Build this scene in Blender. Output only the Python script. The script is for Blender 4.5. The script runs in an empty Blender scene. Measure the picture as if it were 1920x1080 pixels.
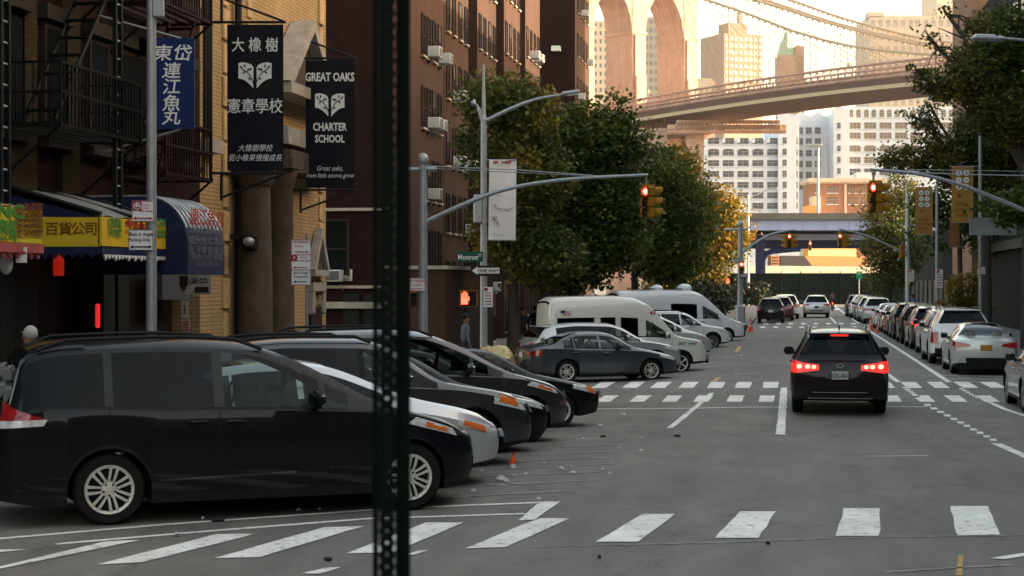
import bpy, bmesh, math, random
from math import sin, cos, pi, radians, sqrt, atan2
from mathutils import Vector, Matrix
random.seed(7)
SC = bpy.context.scene
COL = SC.collection
# ------------------------------------------------------------------ camera, sky, sun, exposure
TH = radians(9.32)          # the street runs along +Y; the camera looks a little left of it
CH = 2.6                    # eye height over the far road
F = 3200.0                  # focal length in photo pixels
X0, Y0 = 960.0, 530.0       # principal column and horizon row of the photo
cam = bpy.data.cameras.new('camera')
cam.sensor_width = 36.0
cam.lens = 36.0 * F / 1920.0
cam.shift_y = -10.0 / 1920.0
cam.clip_start = 0.1
cam.clip_end = 6000
cam.dof.use_dof = True
cam.dof.focus_distance = 34.0
cam.dof.aperture_fstop = 5.0
camo = bpy.data.objects.new('camera', cam)
COL.objects.link(camo)
camo.location = (0, 0, CH)
camo.rotation_euler = (pi / 2, 0, TH)
SC.camera = camo
SUN_EL = radians(13.0)
SUN_AZ = radians(80.0)      # clockwise from +Y (down the street), so from the right and a little ahead
w = bpy.data.worlds.new("World")
SC.world = w
w.use_nodes = True
nt = w.node_tree
bg = nt.nodes['Background']
sk = nt.nodes.new('ShaderNodeTexSky')
sk.sky_type = 'NISHITA'
sk.sun_disc = False
sk.sun_elevation = SUN_EL
sk.sun_rotation = SUN_AZ
sk.air_density = 1.0
sk.dust_density = 3.0
sk.ozone_density = 1.0
wt = nt.nodes.new('ShaderNodeMix'); wt.data_type = 'RGBA'; wt.blend_type = 'MULTIPLY'; wt.inputs[0].default_value = 1.0
wt.inputs[7].default_value = (1.0, 0.79, 0.575, 1)      # evening warmth of the whole sky
nt.links.new(sk.outputs[0], wt.inputs[6]); nt.links.new(wt.outputs[2], bg.inputs[0])
bg.inputs[1].default_value = 0.15
sun = bpy.data.lights.new('sun', 'SUN')
sun.energy = 2.0
sun.angle = radians(0.5)
sun.color = (1.0, 0.80, 0.58)
suno = bpy.data.objects.new('sun', sun)
COL.objects.link(suno)
sd = Vector((sin(SUN_AZ) * cos(SUN_EL), cos(SUN_AZ) * cos(SUN_EL), sin(SUN_EL)))
suno.rotation_euler = sd.to_track_quat('Z', 'Y').to_euler()
vs = SC.view_settings
vs.view_transform = 'Standard'
vs.look = 'None'
vs.gamma = 1.0
vs.exposure = 3.08
SC.render.engine = 'CYCLES'
SC.cycles.use_denoising = True
SC.cycles.max_bounces = 7
SC.cycles.diffuse_bounces = 3
SC.cycles.glossy_bounces = 3
SC.cycles.transparent_max_bounces = 12
SC.cycles.volume_bounces = 0
SC.cycles.sample_clamp_indirect = 6.0

# ------------------------------------------------------------------ placing helpers
def W(px, py, d):
    """world point seen at photo pixel (px,py) at depth d"""
    xc = (px - X0) / F * d
    return Vector((xc * cos(TH) - d * sin(TH), xc * sin(TH) + d * cos(TH), CH + (Y0 - py) / F * d))
def sm(t):
    t = max(0.0, min(1.0, t)); return t * t * (3 - 2 * t)
def zg(X, Y):
    """height of the road: a hump near the camera, sagging to the left gutter"""
    return 0.22 * (1 - sm((Y - 20) / 12)) - 0.2 * sm((-X - 0.5) / 5) * sm((Y - 26) / 14)
def G(px, py):
    z = 0.0
    for _ in range(8):
        d = (CH - z) * F / (py - Y0)
        p = W(px, py, d); z = zg(p.x, p.y)
    p.z = z
    return p
def YX(px, X):
    """Y where photo column px meets the plane X"""
    r = (px - X0) / F
    return -X * (cos(TH) + sin(TH) * r) / (sin(TH) - cos(TH) * r)
def DEP(X, Y): return -X * sin(TH) + Y * cos(TH)
def ZP(py, X, Y): return CH + (Y0 - py) / F * DEP(X, Y)
CAMYAW = TH                 # objects facing the camera squarely are turned by this

# ------------------------------------------------------------------ materials
MATS = {}
def nd(nt, t, **kw):
    n = nt.nodes.new(t)
    for k, v in kw.items(): setattr(n, k, v)
    return n
def pmat(name, col, rough=0.6, metal=0.0, noise=0.0, nscale=6.0, spec=None, coat=0.0, bump=0.0, bscale=40.0, emit=None, estr=0.0, col2=None):
    """plain procedural material: colour broken up by noise, optional bump"""
    if name in MATS: return MATS[name]
    if spec is None: spec = .5 if rough < .35 else .14
    m = bpy.data.materials.new(name); m.use_nodes = True; MATS[name] = m
    nt = m.node_tree; b = nt.nodes['Principled BSDF']
    b.inputs['Roughness'].default_value = rough
    b.inputs['Metallic'].default_value = metal
    b.inputs['Specular IOR Level'].default_value = spec
    if coat:
        b.inputs['Coat Weight'].default_value = coat; b.inputs['Coat Roughness'].default_value = 0.04
    c = (*col, 1)
    if noise or col2:
        tc = nd(nt, 'ShaderNodeTexCoord'); nz = nd(nt, 'ShaderNodeTexNoise')
        nz.inputs['Scale'].default_value = nscale; nz.inputs['Detail'].default_value = 6; nz.inputs['Roughness'].default_value = 0.65
        nt.links.new(tc.outputs['Object'], nz.inputs['Vector'])
        cr = nd(nt, 'ShaderNodeValToRGB')
        cr.color_ramp.elements[0].position = 0.3; cr.color_ramp.elements[1].position = 0.7
        k = noise
        cr.color_ramp.elements[0].color = (col[0] * (1 - k), col[1] * (1 - k), col[2] * (1 - k), 1)
        cc = col2 or tuple(min(1, x * (1 + k)) for x in col)
        cr.color_ramp.elements[1].color = (*cc, 1)
        nt.links.new(nz.outputs['Fac'], cr.inputs['Fac']); nt.links.new(cr.outputs['Color'], b.inputs['Base Color'])
        mr = nd(nt, 'ShaderNodeMapRange'); mr.inputs['To Min'].default_value = max(0.02, rough * 0.8); mr.inputs['To Max'].default_value = min(1, rough * 1.2)
        nt.links.new(nz.outputs['Fac'], mr.inputs['Value']); nt.links.new(mr.outputs[0], b.inputs['Roughness'])
    else:
        b.inputs['Base Color'].default_value = c
    if bump:
        tc = nd(nt, 'ShaderNodeTexCoord'); nz = nd(nt, 'ShaderNodeTexNoise'); nz.inputs['Scale'].default_value = bscale; nz.inputs['Detail'].default_value = 4
        bp = nd(nt, 'ShaderNodeBump'); bp.inputs['Strength'].default_value = bump; bp.inputs['Distance'].default_value = 0.02
        nt.links.new(tc.outputs['Object'], nz.inputs['Vector']); nt.links.new(nz.outputs['Fac'], bp.inputs['Height']); nt.links.new(bp.outputs[0], b.inputs['Normal'])
    if emit:
        b.inputs['Emission Color'].default_value = (*emit, 1); b.inputs['Emission Strength'].default_value = estr
    return m
def brick(name, c1, c2, mortar, bw=0.22, bh=0.075, stain=0.35):
    if name in MATS: return MATS[name]
    m = bpy.data.materials.new(name); m.use_nodes = True; MATS[name] = m
    nt = m.node_tree; b = nt.nodes['Principled BSDF']; b.inputs['Roughness'].default_value = 0.85; b.inputs['Specular IOR Level'].default_value = 0.08
    tc = nd(nt, 'ShaderNodeTexCoord'); sp = nd(nt, 'ShaderNodeSeparateXYZ'); ad = nd(nt, 'ShaderNodeMath', operation='ADD'); cb = nd(nt, 'ShaderNodeCombineXYZ')
    nt.links.new(tc.outputs['Object'], sp.inputs[0]); nt.links.new(sp.outputs[0], ad.inputs[0]); nt.links.new(sp.outputs[1], ad.inputs[1])
    nt.links.new(ad.outputs[0], cb.inputs[0]); nt.links.new(sp.outputs[2], cb.inputs[1])
    bt = nd(nt, 'ShaderNodeTexBrick'); bt.inputs['Scale'].default_value = 1.0
    bt.inputs['Brick Width'].default_value = bw; bt.inputs['Row Height'].default_value = bh; bt.inputs['Mortar Size'].default_value = bh * 0.13
    bt.inputs['Color1'].default_value = (*c1, 1); bt.inputs['Color2'].default_value = (*c2, 1); bt.inputs['Mortar'].default_value = (*mortar, 1)
    nt.links.new(cb.outputs[0], bt.inputs['Vector'])
    nz = nd(nt, 'ShaderNodeTexNoise'); nz.inputs['Scale'].default_value = 0.5; nz.inputs['Detail'].default_value = 8; nz.inputs['Roughness'].default_value = 0.7
    mp = nd(nt, 'ShaderNodeMapping'); mp.inputs['Scale'].default_value = (1, 1, 0.3)
    nt.links.new(tc.outputs['Object'], mp.inputs[0]); nt.links.new(mp.outputs[0], nz.inputs['Vector'])
    mr = nd(nt, 'ShaderNodeMapRange'); mr.inputs['From Min'].default_value = 0.3; mr.inputs['From Max'].default_value = 0.7
    mr.inputs['To Min'].default_value = 1 - stain; mr.inputs['To Max'].default_value = 1 + stain * 0.5
    nt.links.new(nz.outputs['Fac'], mr.inputs['Value'])
    mx = nd(nt, 'ShaderNodeMix', data_type='RGBA', blend_type='MULTIPLY'); mx.inputs[0].default_value = 1
    nt.links.new(bt.outputs['Color'], mx.inputs[6]); nt.links.new(mr.outputs[0], mx.inputs[7]); nt.links.new(mx.outputs[2], b.inputs['Base Color'])
    bp = nd(nt, 'ShaderNodeBump'); bp.inputs['Strength'].default_value = 0.5; bp.inputs['Distance'].default_value = 0.01; bp.invert = True
    nt.links.new(bt.outputs['Fac'], bp.inputs['Height']); nt.links.new(bp.outputs[0], b.inputs['Normal'])
    return m
def glassm(name, tint, mixf=0.12, rough=0.02):
    """tinted see-through car glass: transparent under a mirror coat"""
    if name in MATS: return MATS[name]
    m = bpy.data.materials.new(name); m.use_nodes = True; MATS[name] = m
    nt = m.node_tree; nt.nodes.clear()
    o = nd(nt, 'ShaderNodeOutputMaterial'); t = nd(nt, 'ShaderNodeBsdfTransparent'); t.inputs[0].default_value = (*tint, 1)
    g = nd(nt, 'ShaderNodeBsdfGlossy'); g.inputs['Roughness'].default_value = rough; g.inputs[0].default_value = (0.9, 0.95, 1, 1)
    fr = nd(nt, 'ShaderNodeLayerWeight'); fr.inputs[0].default_value = 0.5
    pw = nd(nt, 'ShaderNodeMath', operation='POWER'); pw.inputs[1].default_value = 4
    ad = nd(nt, 'ShaderNodeMath', operation='ADD', use_clamp=True); ad.inputs[1].default_value = mixf
    mx = nd(nt, 'ShaderNodeMixShader')
    nt.links.new(fr.outputs['Facing'], pw.inputs[0]); nt.links.new(pw.outputs[0], ad.inputs[0]); nt.links.new(ad.outputs[0], mx.inputs[0])
    nt.links.new(t.outputs[0], mx.inputs[1]); nt.links.new(g.outputs[0], mx.inputs[2]); nt.links.new(mx.outputs[0], o.inputs[0])
    return m
def leafm(name, stops, scale=0.45):
    if name in MATS: return MATS[name]
    m = bpy.data.materials.new(name); m.use_nodes = True; MATS[name] = m
    nt = m.node_tree; nt.nodes.clear()
    o = nd(nt, 'ShaderNodeOutputMaterial'); tc = nd(nt, 'ShaderNodeTexCoord')
    nz = nd(nt, 'ShaderNodeTexNoise'); nz.inputs['Scale'].default_value = scale; nz.inputs['Detail'].default_value = 5; nz.inputs['Roughness'].default_value = 0.75
    oi = nd(nt, 'ShaderNodeObjectInfo')
    va = nd(nt, 'ShaderNodeVectorMath', operation='ADD')
    nt.links.new(tc.outputs['Object'], va.inputs[0]); nt.links.new(oi.outputs['Location'], va.inputs[1]); nt.links.new(va.outputs[0], nz.inputs['Vector'])
    cr = nd(nt, 'ShaderNodeValToRGB')
    els = cr.color_ramp.elements
    els[0].position, els[0].color = stops[0][0], (*stops[0][1], 1)
    els[1].position, els[1].color = stops[-1][0], (*stops[-1][1], 1)
    for p, c in stops[1:-1]:
        e = els.new(p); e.color = (*c, 1)
    nt.links.new(nz.outputs['Fac'], cr.inputs[0])
    pb = nd(nt, 'ShaderNodeBsdfPrincipled'); pb.inputs['Roughness'].default_value = 0.5; pb.inputs['Specular IOR Level'].default_value = 0.3
    tl = nd(nt, 'ShaderNodeBsdfTranslucent'); mx = nd(nt, 'ShaderNodeMixShader'); mx.inputs[0].default_value = 0.35
    nt.links.new(cr.outputs[0], pb.inputs['Base Color']); nt.links.new(cr.outputs[0], tl.inputs[0])
    nt.links.new(pb.outputs[0], mx.inputs[1]); nt.links.new(tl.outputs[0], mx.inputs[2]); nt.links.new(mx.outputs[0], o.inputs[0])
    return m
def asphalt():
    m = bpy.data.materials.new('asphalt'); m.use_nodes = True; MATS['asphalt'] = m
    nt = m.node_tree; b = nt.nodes['Principled BSDF']; b.inputs['Roughness'].default_value = 0.78; b.inputs['Specular IOR Level'].default_value = 0.35
    tc = nd(nt, 'ShaderNodeTexCoord')
    def noise(scale, detail, sx=1, sy=1):
        mp = nd(nt, 'ShaderNodeMapping'); mp.inputs['Scale'].default_value = (sx, sy, 1)
        n = nd(nt, 'ShaderNodeTexNoise'); n.inputs['Scale'].default_value = scale; n.inputs['Detail'].default_value = detail; n.inputs['Roughness'].default_value = 0.7
        nt.links.new(tc.outputs['Object'], mp.inputs[0]); nt.links.new(mp.outputs[0], n.inputs['Vector']); return n
    big = noise(0.22, 6, 1.4, 0.5); fine = noise(55, 3); mid = noise(1.6, 5, 1, 0.35)
    r1 = nd(nt, 'ShaderNodeValToRGB'); r1.color_ramp.elements[0].position = 0.32; r1.color_ramp.elements[1].position = 0.68
    r1.color_ramp.elements[0].color = (0.122, 0.115, 0.104, 1); r1.color_ramp.elements[1].color = (0.186, 0.171, 0.150, 1)
    nt.links.new(big.outputs['Fac'], r1.inputs[0])
    def mul(a, fac, lo, hi, fmin=0.3, fmax=0.7):
        mr = nd(nt, 'ShaderNodeMapRange'); mr.inputs['From Min'].default_value = fmin; mr.inputs['From Max'].default_value = fmax
        mr.inputs['To Min'].default_value = lo; mr.inputs['To Max'].default_value = hi
        nt.links.new(fac, mr.inputs['Value'])
        x = nd(nt, 'ShaderNodeMix', data_type='RGBA', blend_type='MULTIPLY'); x.inputs[0].default_value = 1
        nt.links.new(a, x.inputs[6]); nt.links.new(mr.outputs[0], x.inputs[7]); return x.outputs[2]
    c = mul(r1.outputs[0], fine.outputs['Fac'], 0.72, 1.25)
    c = mul(c, mid.outputs['Fac'], 0.74, 1.14)
    st = noise(0.55, 7, 1.2, 0.9); c = mul(c, st.outputs['Fac'], 0.62, 1.0, 0.30, 0.42)
    ln = noise(1.0, 3, 0.9, 0.03); c = mul(c, ln.outputs['Fac'], 0.86, 1.08)
    # cracks: thin dark lines of a distorted voronoi
    vo = nd(nt, 'ShaderNodeTexVoronoi', feature='DISTANCE_TO_EDGE'); vo.inputs['Scale'].default_value = 0.16
    wn = noise(0.8, 5); va = nd(nt, 'ShaderNodeVectorMath', operation='MULTIPLY_ADD'); va.inputs[1].default_value = (2.2, 2.2, 0)
    nt.links.new(wn.outputs['Color'], va.inputs[0]); nt.links.new(tc.outputs['Object'], va.inputs[2]); nt.links.new(va.outputs[0], vo.inputs['Vector'])
    c = mul(c, vo.outputs['Distance'], 0.68, 1.0, 0.0, 0.006)
    nt.links.new(c, b.inputs['Base Color'])
    bp = nd(nt, 'ShaderNodeBump'); bp.inputs['Strength'].default_value = 0.35; bp.inputs['Distance'].default_value = 0.01
    nt.links.new(fine.outputs['Fac'], bp.inputs['Height']); nt.links.new(bp.outputs[0], b.inputs['Normal'])
    return m
def roadpaint(name, col, wear=0.42, under=(0.15, 0.142, 0.128)):
    """thermoplastic paint, worn through to the asphalt in flecks"""
    if name in MATS: return MATS[name]
    m = bpy.data.materials.new(name); m.use_nodes = True; MATS[name] = m
    nt = m.node_tree; b = nt.nodes['Principled BSDF']; b.inputs['Roughness'].default_value = 0.7
    tc = nd(nt, 'ShaderNodeTexCoord'); n = nd(nt, 'ShaderNodeTexNoise'); n.inputs['Scale'].default_value = 9; n.inputs['Detail'].default_value = 8; n.inputs['Roughness'].default_value = 0.75
    nt.links.new(tc.outputs['Object'], n.inputs['Vector'])
    cr = nd(nt, 'ShaderNodeValToRGB'); cr.color_ramp.elements[0].position = wear - 0.06; cr.color_ramp.elements[1].position = wear + 0.05
    cr.color_ramp.elements[0].color = (*under, 1); cr.color_ramp.elements[1].color = (*col, 1)
    nt.links.new(n.outputs['Fac'], cr.inputs[0])
    n2 = nd(nt, 'ShaderNodeTexNoise'); n2.inputs['Scale'].default_value = 1.7; n2.inputs['Detail'].default_value = 6
    nt.links.new(tc.outputs['Object'], n2.inputs['Vector'])
    mr = nd(nt, 'ShaderNodeMapRange'); mr.inputs['From Min'].default_value = .3; mr.inputs['From Max'].default_value = .7; mr.inputs['To Min'].default_value = 0.74; mr.inputs['To Max'].default_value = 1.06
    nt.links.new(n2.outputs['Fac'], mr.inputs['Value'])
    mx = nd(nt, 'ShaderNodeMix', data_type='RGBA', blend_type='MULTIPLY'); mx.inputs[0].default_value = 1
    nt.links.new(cr.outputs[0], mx.inputs[6]); nt.links.new(mr.outputs[0], mx.inputs[7]); nt.links.new(mx.outputs[2], b.inputs['Base Color'])
    return m
M_asph = asphalt()
M_white = roadpaint('road_paint_white', (0.82, 0.80, 0.745), 0.41)
M_worn = roadpaint('road_paint_worn', (0.36, 0.36, 0.35), 0.50)
M_yellow = roadpaint('road_paint_yellow', (0.50, 0.30, 0.06), 0.42)
M_steel = pmat('galvanised_steel', (0.30, 0.32, 0.34), 0.5, 0.55, noise=0.15, nscale=8)
M_dsteel = pmat('dark_green_steel', (0.004, 0.008, 0.007), 0.8, 0.0, spec=.12, noise=0.3, nscale=30, bump=0.2, bscale=120)
M_black = pmat('black_plastic', (0.012, 0.012, 0.013), 0.5, noise=0.2)
M_rubber = pmat('tyre_rubber', (0.012, 0.012, 0.012), 0.85, noise=0.3, nscale=20)
M_alloy = pmat('alloy_wheel', (0.66, 0.64, 0.58), 0.4, 0.45, noise=0.1, nscale=20)
M_dalloy = pmat('dull_alloy_wheel', (0.30, 0.30, 0.30), 0.4, 0.7, noise=0.15, nscale=20)
M_chrome = pmat('chrome', (0.7, 0.7, 0.72), 0.12, 1.0)
M_glass = glassm('car_glass', (0.58, 0.64, 0.62), 0.012)
M_privacy = glassm('dark_car_glass', (0.05, 0.06, 0.07), 0.012)
M_int = pmat('car_interior', (0.16, 0.16, 0.155), 0.9, noise=0.2)
M_dint = pmat('car_floor', (0.03, 0.03, 0.03), 0.9, noise=0.2)
M_redlit = pmat('lit_red_lens', (0.6, 0.02, 0.02), 0.2, emit=(1, 0.02, 0.012), estr=.16)
M_hotlit = pmat('lit_brake_bulb', (0.8, 0.3, 0.2), 0.2, emit=(1, 0.30, 0.16), estr=.5)
M_redlens = pmat('red_lens', (0.30, 0.008, 0.012), 0.12, coat=0.8, noise=0.2, nscale=25)
M_clear = pmat('clear_lens', (0.55, 0.56, 0.56), 0.12, coat=0.8, noise=0.35, nscale=18)
M_amber = pmat('amber_lens', (0.70, 0.16, 0.03), 0.15, coat=0.8, noise=0.2, nscale=30)
M_plate = pmat('plate_white', (0.5, 0.5, 0.46), 0.4, noise=0.1)
M_plateo = pmat('plate_orange', (0.42, 0.17, 0.03), 0.4, noise=0.1)
M_ink = pmat('plate_ink', (0.03, 0.04, 0.08), 0.5, noise=0.1)

# ------------------------------------------------------------------ mesh building
class MB:
    def __init__(s): s.v = []; s.f = []; s.mi = []; s.mats = []; s.sm = []
    def mat(s, m):
        if m not in s.mats: s.mats.append(m)
        return s.mats.index(m)
    def add(s, vs, fs, m, smooth=False, mx=None):
        o = len(s.v); i = s.mat(m)
        if mx is not None: vs = [mx @ Vector(v) for v in vs]
        s.v += [tuple(v) for v in vs]
        for f in fs:
            s.f.append([o + k for k in f]); s.mi.append(i); s.sm.append(smooth)
        return s
    def box(s, c, d, m, rz=0.0, mx=None, bev=0.0):
        x, y, z = d[0] / 2, d[1] / 2, d[2] / 2
        if bev:
            b = min(bev, x * .9, y * .9, z * .9); vs = []
            for sz, in ((-1,), (1,)):
                pass
            vs = []; fs = []
            # chamfered box: three shells of 4 chamfered rects
            def rect(hx, hy, zz): return [(hx - b, -hy, zz), (hx, -hy + b, zz), (hx, hy - b, zz), (hx - b, hy, zz), (-hx + b, hy, zz), (-hx, hy - b, zz), (-hx, -hy + b, zz), (-hx + b, -hy, zz)]
            rings = [rect(x - b, y - b, -z), rect(x, y, -z + b), rect(x, y, z - b), rect(x - b, y - b, z)]
            for r in rings: vs += r
            for k in range(3):
                for i in range(8):
                    j = (i + 1) % 8; fs.append((k * 8 + i, k * 8 + j, k * 8 + 8 + j, k * 8 + 8 + i))
            fs.append(tuple(range(7, -1, -1))); fs.append(tuple(range(24, 32)))
        else:
            vs = [(a * x, b_ * y, c_ * z) for c_ in (-1, 1) for b_ in (-1, 1) for a in (-1, 1)]
            fs = [(0, 2, 3, 1), (4, 5, 7, 6), (0, 1, 5, 4), (2, 6, 7, 3), (0, 4, 6, 2), (1, 3, 7, 5)]
        R = Matrix.Translation(c) @ Matrix.Rotation(rz, 4, 'Z')
        if mx is not None: R = mx @ R
        return s.add(vs, fs, m, False, R)
    def tube(s, pts, r, m, n=8, cap=True, mx=None):
        pts = [Vector(p) for p in pts]
        rs = r if isinstance(r, (list, tuple)) else [r] * len(pts)
        vs = []; fs = []; up = None
        for i, p in enumerate(pts):
            t = (pts[min(i + 1, len(pts) - 1)] - pts[max(i - 1, 0)])
            if t.length < 1e-9: t = Vector((0, 0, 1))
            t.normalize()
            if up is None:
                up = Vector((0, 0, 1)) if abs(t.z) < .9 else Vector((1, 0, 0))
            a = t.cross(up); a.normalize(); b = a.cross(t); up = b
            for k in range(n):
                q = 2 * pi * k / n
                vs.append(p + (a * cos(q) + b * sin(q)) * rs[i])
        for i in range(len(pts) - 1):
            for k in range(n):
                j = (k + 1) % n; fs.append((i * n + k, i * n + j, (i + 1) * n + j, (i + 1) * n + k))
        if cap: fs.append(tuple(range(n - 1, -1, -1))); fs.append(tuple(range((len(pts) - 1) * n, len(pts) * n)))
        return s.add(vs, fs, m, n > 5, mx)
    def lathe(s, prof, m, n=20, mx=None, smooth=True):
        """prof: list of (r,z) turned about z"""
        vs = []; fs = []
        for r, z in prof:
            for k in range(n):
                q = 2 * pi * k / n; vs.append((r * cos(q), r * sin(q), z))
        for i in range(len(prof) - 1):
            for k in range(n):
                j = (k + 1) % n; fs.append((i * n + k, i * n + j, (i + 1) * n + j, (i + 1) * n + k))
        return s.add(vs, fs, m, smooth, mx)
    def prism(s, poly, t, m, mx=None):
        """poly in (x,z), extruded along +y by t"""
        n = len(poly)
        vs = [(x, 0, z) for x, z in poly] + [(x, t, z) for x, z in poly]
        fs = [tuple(range(n)), tuple(range(2 * n - 1, n - 1, -1))] + [(i, i + n, (i + 1) % n + n, (i + 1) % n) for i in range(n)]
        return s.add(vs, fs, m, False, mx)
    def ell(s, c, r, m, nu=12, nv=8, mx=None):
        vs = []; fs = []
        for j in range(nv + 1):
            a = -pi / 2 + pi * j / nv
            for i in range(nu):
                q = 2 * pi * i / nu; vs.append((c[0] + r[0] * cos(a) * cos(q), c[1] + r[1] * cos(a) * sin(q), c[2] + r[2] * sin(a)))
        for j in range(nv):
            for i in range(nu):
                k = (i + 1) % nu; fs.append((j * nu + i, j * nu + k, (j + 1) * nu + k, (j + 1) * nu + i))
        return s.add(vs, fs, m, True, mx)
    def mesh(s, name):
        me = bpy.data.meshes.new(name); me.from_pydata(s.v, [], s.f); me.validate()
        for m in s.mats: me.materials.append(m)
        if len(me.polygons) == len(s.f):
            me.polygons.foreach_set('material_index', s.mi); me.polygons.foreach_set('use_smooth', s.sm)
        if any(s.sm): me.set_sharp_from_angle(angle=radians(40))
        me.update(); return me
    def build(s, name, parent=None, loc=None, rz=0.0):
        o = bpy.data.objects.new(name, s.mesh(name)); COL.objects.link(o)
        if loc is not None: o.location = loc
        if rz: o.rotation_euler = (0, 0, rz)
        if parent is not None: o.parent = parent
        return o
def tag(o, label=None, cat=None, group=None, kind=None):
    if label: o['label'] = label
    if cat: o['category'] = cat
    if group: o['group'] = group
    if kind: o['kind'] = kind
    return o
def thing(name, label, cat, loc=(0, 0, 0), rz=0.0, group=None):
    o = bpy.data.objects.new(name, None); COL.objects.link(o); o.location = loc; o.rotation_euler = (0, 0, rz); o.empty_display_size = .2
    return tag(o, label, cat, group)
def inst(mesh, name, parent, loc=(0, 0, 0), rz=0.0, sc=None):
    o = bpy.data.objects.new(name, mesh); COL.objects.link(o); o.parent = parent; o.location = loc; o.rotation_euler = (0, 0, rz)
    if sc: o.scale = sc
    return o
def copy_tree(o, parent=None):
    c = o.copy(); COL.objects.link(c)
    if parent is not None: c.parent = parent
    for ch in list(o.children): copy_tree(ch, c)
    return c
_TX = {}
def text(mb, body, size, m, mx, sx=1.0, bold=0.0, align='CENTER', shear=0.0):
    """lettering: glyph outlines filled flat in the local XZ plane, facing -Y"""
    key = (body, bold, align, shear)
    if key not in _TX:
        cu = bpy.data.curves.new('lettering', 'FONT'); cu.body = body; cu.size = 1; cu.align_x = align; cu.offset = bold; cu.resolution_u = 2; cu.shear = shear
        cu.extrude = 0.004
        ob = bpy.data.objects.new('lettering', cu); COL.objects.link(ob)
        dg = bpy.context.evaluated_depsgraph_get(); me = bpy.data.meshes.new_from_object(ob.evaluated_get(dg))
        _TX[key] = ([tuple(v.co) for v in me.vertices], [tuple(p.vertices) for p in me.polygons])
        bpy.data.objects.remove(ob); bpy.data.curves.remove(cu); bpy.data.meshes.remove(me)
    vs, fs = _TX[key]
    mb.add([(x * size * sx, -z * size * .6, y * size) for x, y, z in vs], fs, m, False, mx)
def face_mx(p, yaw=None):
    """local frame at p with -Y looking to the camera side (street frame turned by yaw)"""
    return Matrix.Translation(p) @ Matrix.Rotation(CAMYAW if yaw is None else yaw, 4, 'Z')
# ------------------------------------------------------------------ vehicles
def pchip(pts):
    xs = [p[0] for p in pts]; ys = [p[1] for p in pts]; n = len(xs)
    h = [xs[i + 1] - xs[i] for i in range(n - 1)]; d = [(ys[i + 1] - ys[i]) / h[i] for i in range(n - 1)]
    m = [d[0]] + [0 if d[i - 1] * d[i] <= 0 else 2 * d[i - 1] * d[i] / (d[i - 1] + d[i]) for i in range(1, n - 1)] + [d[-1]]
    def f(x):
        if x <= xs[0]: return ys[0]
        if x >= xs[-1]: return ys[-1]
        i = 0
        while x > xs[i + 1]: i += 1
        t = (x - xs[i]) / h[i]
        return (2 * t**3 - 3 * t * t + 1) * ys[i] + (t**3 - 2 * t * t + t) * h[i] * m[i] + (3 * t * t - 2 * t**3) * ys[i + 1] + (t**3 - t * t) * h[i] * m[i + 1]
    return f
_WH = {}
def wheel_meshes(R, n, pair, mrim, wd=0.22):
    key = (R, n, pair, mrim.name)
    if key in _WH: return _WH[key]
    Q = Matrix.Rotation(-pi / 2, 4, 'X')            # local +z (outer face) -> +y
    rr = R * 0.69; h = wd / 2
    t = MB()
    t.lathe([(rr, -h), (R * .92, -h), (R * .985, -h * .75), (R, -h * .4), (R, h * .4), (R * .985, h * .75), (R * .92, h), (rr, h * .93), (rr - .004, h * .5)], M_rubber, 36, Q)
    t.lathe([(rr, h * .3), (0.001, h * .25)], M_black, 24, Q)
    r = MB()
    r.lathe([(rr - .03, h * .5), (rr - .028, h * .93), (rr - .004, h * 1.0), (rr + .004, h * .9)], mrim, 36, Q)
    r.lathe([(.085, h * .45), (.075, h * .8), (.05, h * .86), (0.001, h * .88)], mrim, 16, Q)
    for i in range(5):
        a = 2 * pi * i / 5 + .3
        r.lathe([(.012, h * .86), (.011, h * .9), (.001, h * .91)], M_black, 8, Q @ Matrix.Translation((.058 * cos(a), .058 * sin(a), 0)))
    for i in range(n):
        for k in ((-1, 1) if pair else (0,)):
            a = 2 * pi * i / n
            da0, da1 = k * .34, k * (1.05 / n)
            wi, wo = (.012, .017) if pair else (.024, .034)
            p0 = Vector((.065 * cos(a + da0), .065 * sin(a + da0), h * .70)); p1 = Vector(((rr - .02) * cos(a + da1), (rr - .02) * sin(a + da1), h * .84))
            pm = (p0 + p1) / 2 + Vector((0, 0, .012))
            tdir = (p1 - p0).normalized(); nrm = Vector((-tdir.y, tdir.x, 0)).normalized()
            vs = []
            for p, ww in ((p0, wi), (pm, (wi + wo) / 2), (p1, wo)):
                vs += [p + nrm * ww + Vector((0, 0, .0)), p + nrm * ww * .7 + Vector((0, 0, .016)), p - nrm * ww * .7 + Vector((0, 0, .016)), p - nrm * ww]
            fs = []
            for q in range(2):
                for c in range(3): fs.append((q * 4 + c, q * 4 + c + 1, q * 4 + 5 + c, q * 4 + 4 + c))
            r.add([Q @ v for v in vs], [tuple(reversed(f)) for f in fs], mrim)
    _WH[key] = (t.mesh('tyre'), r.mesh('rim')); return _WH[key]

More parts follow.
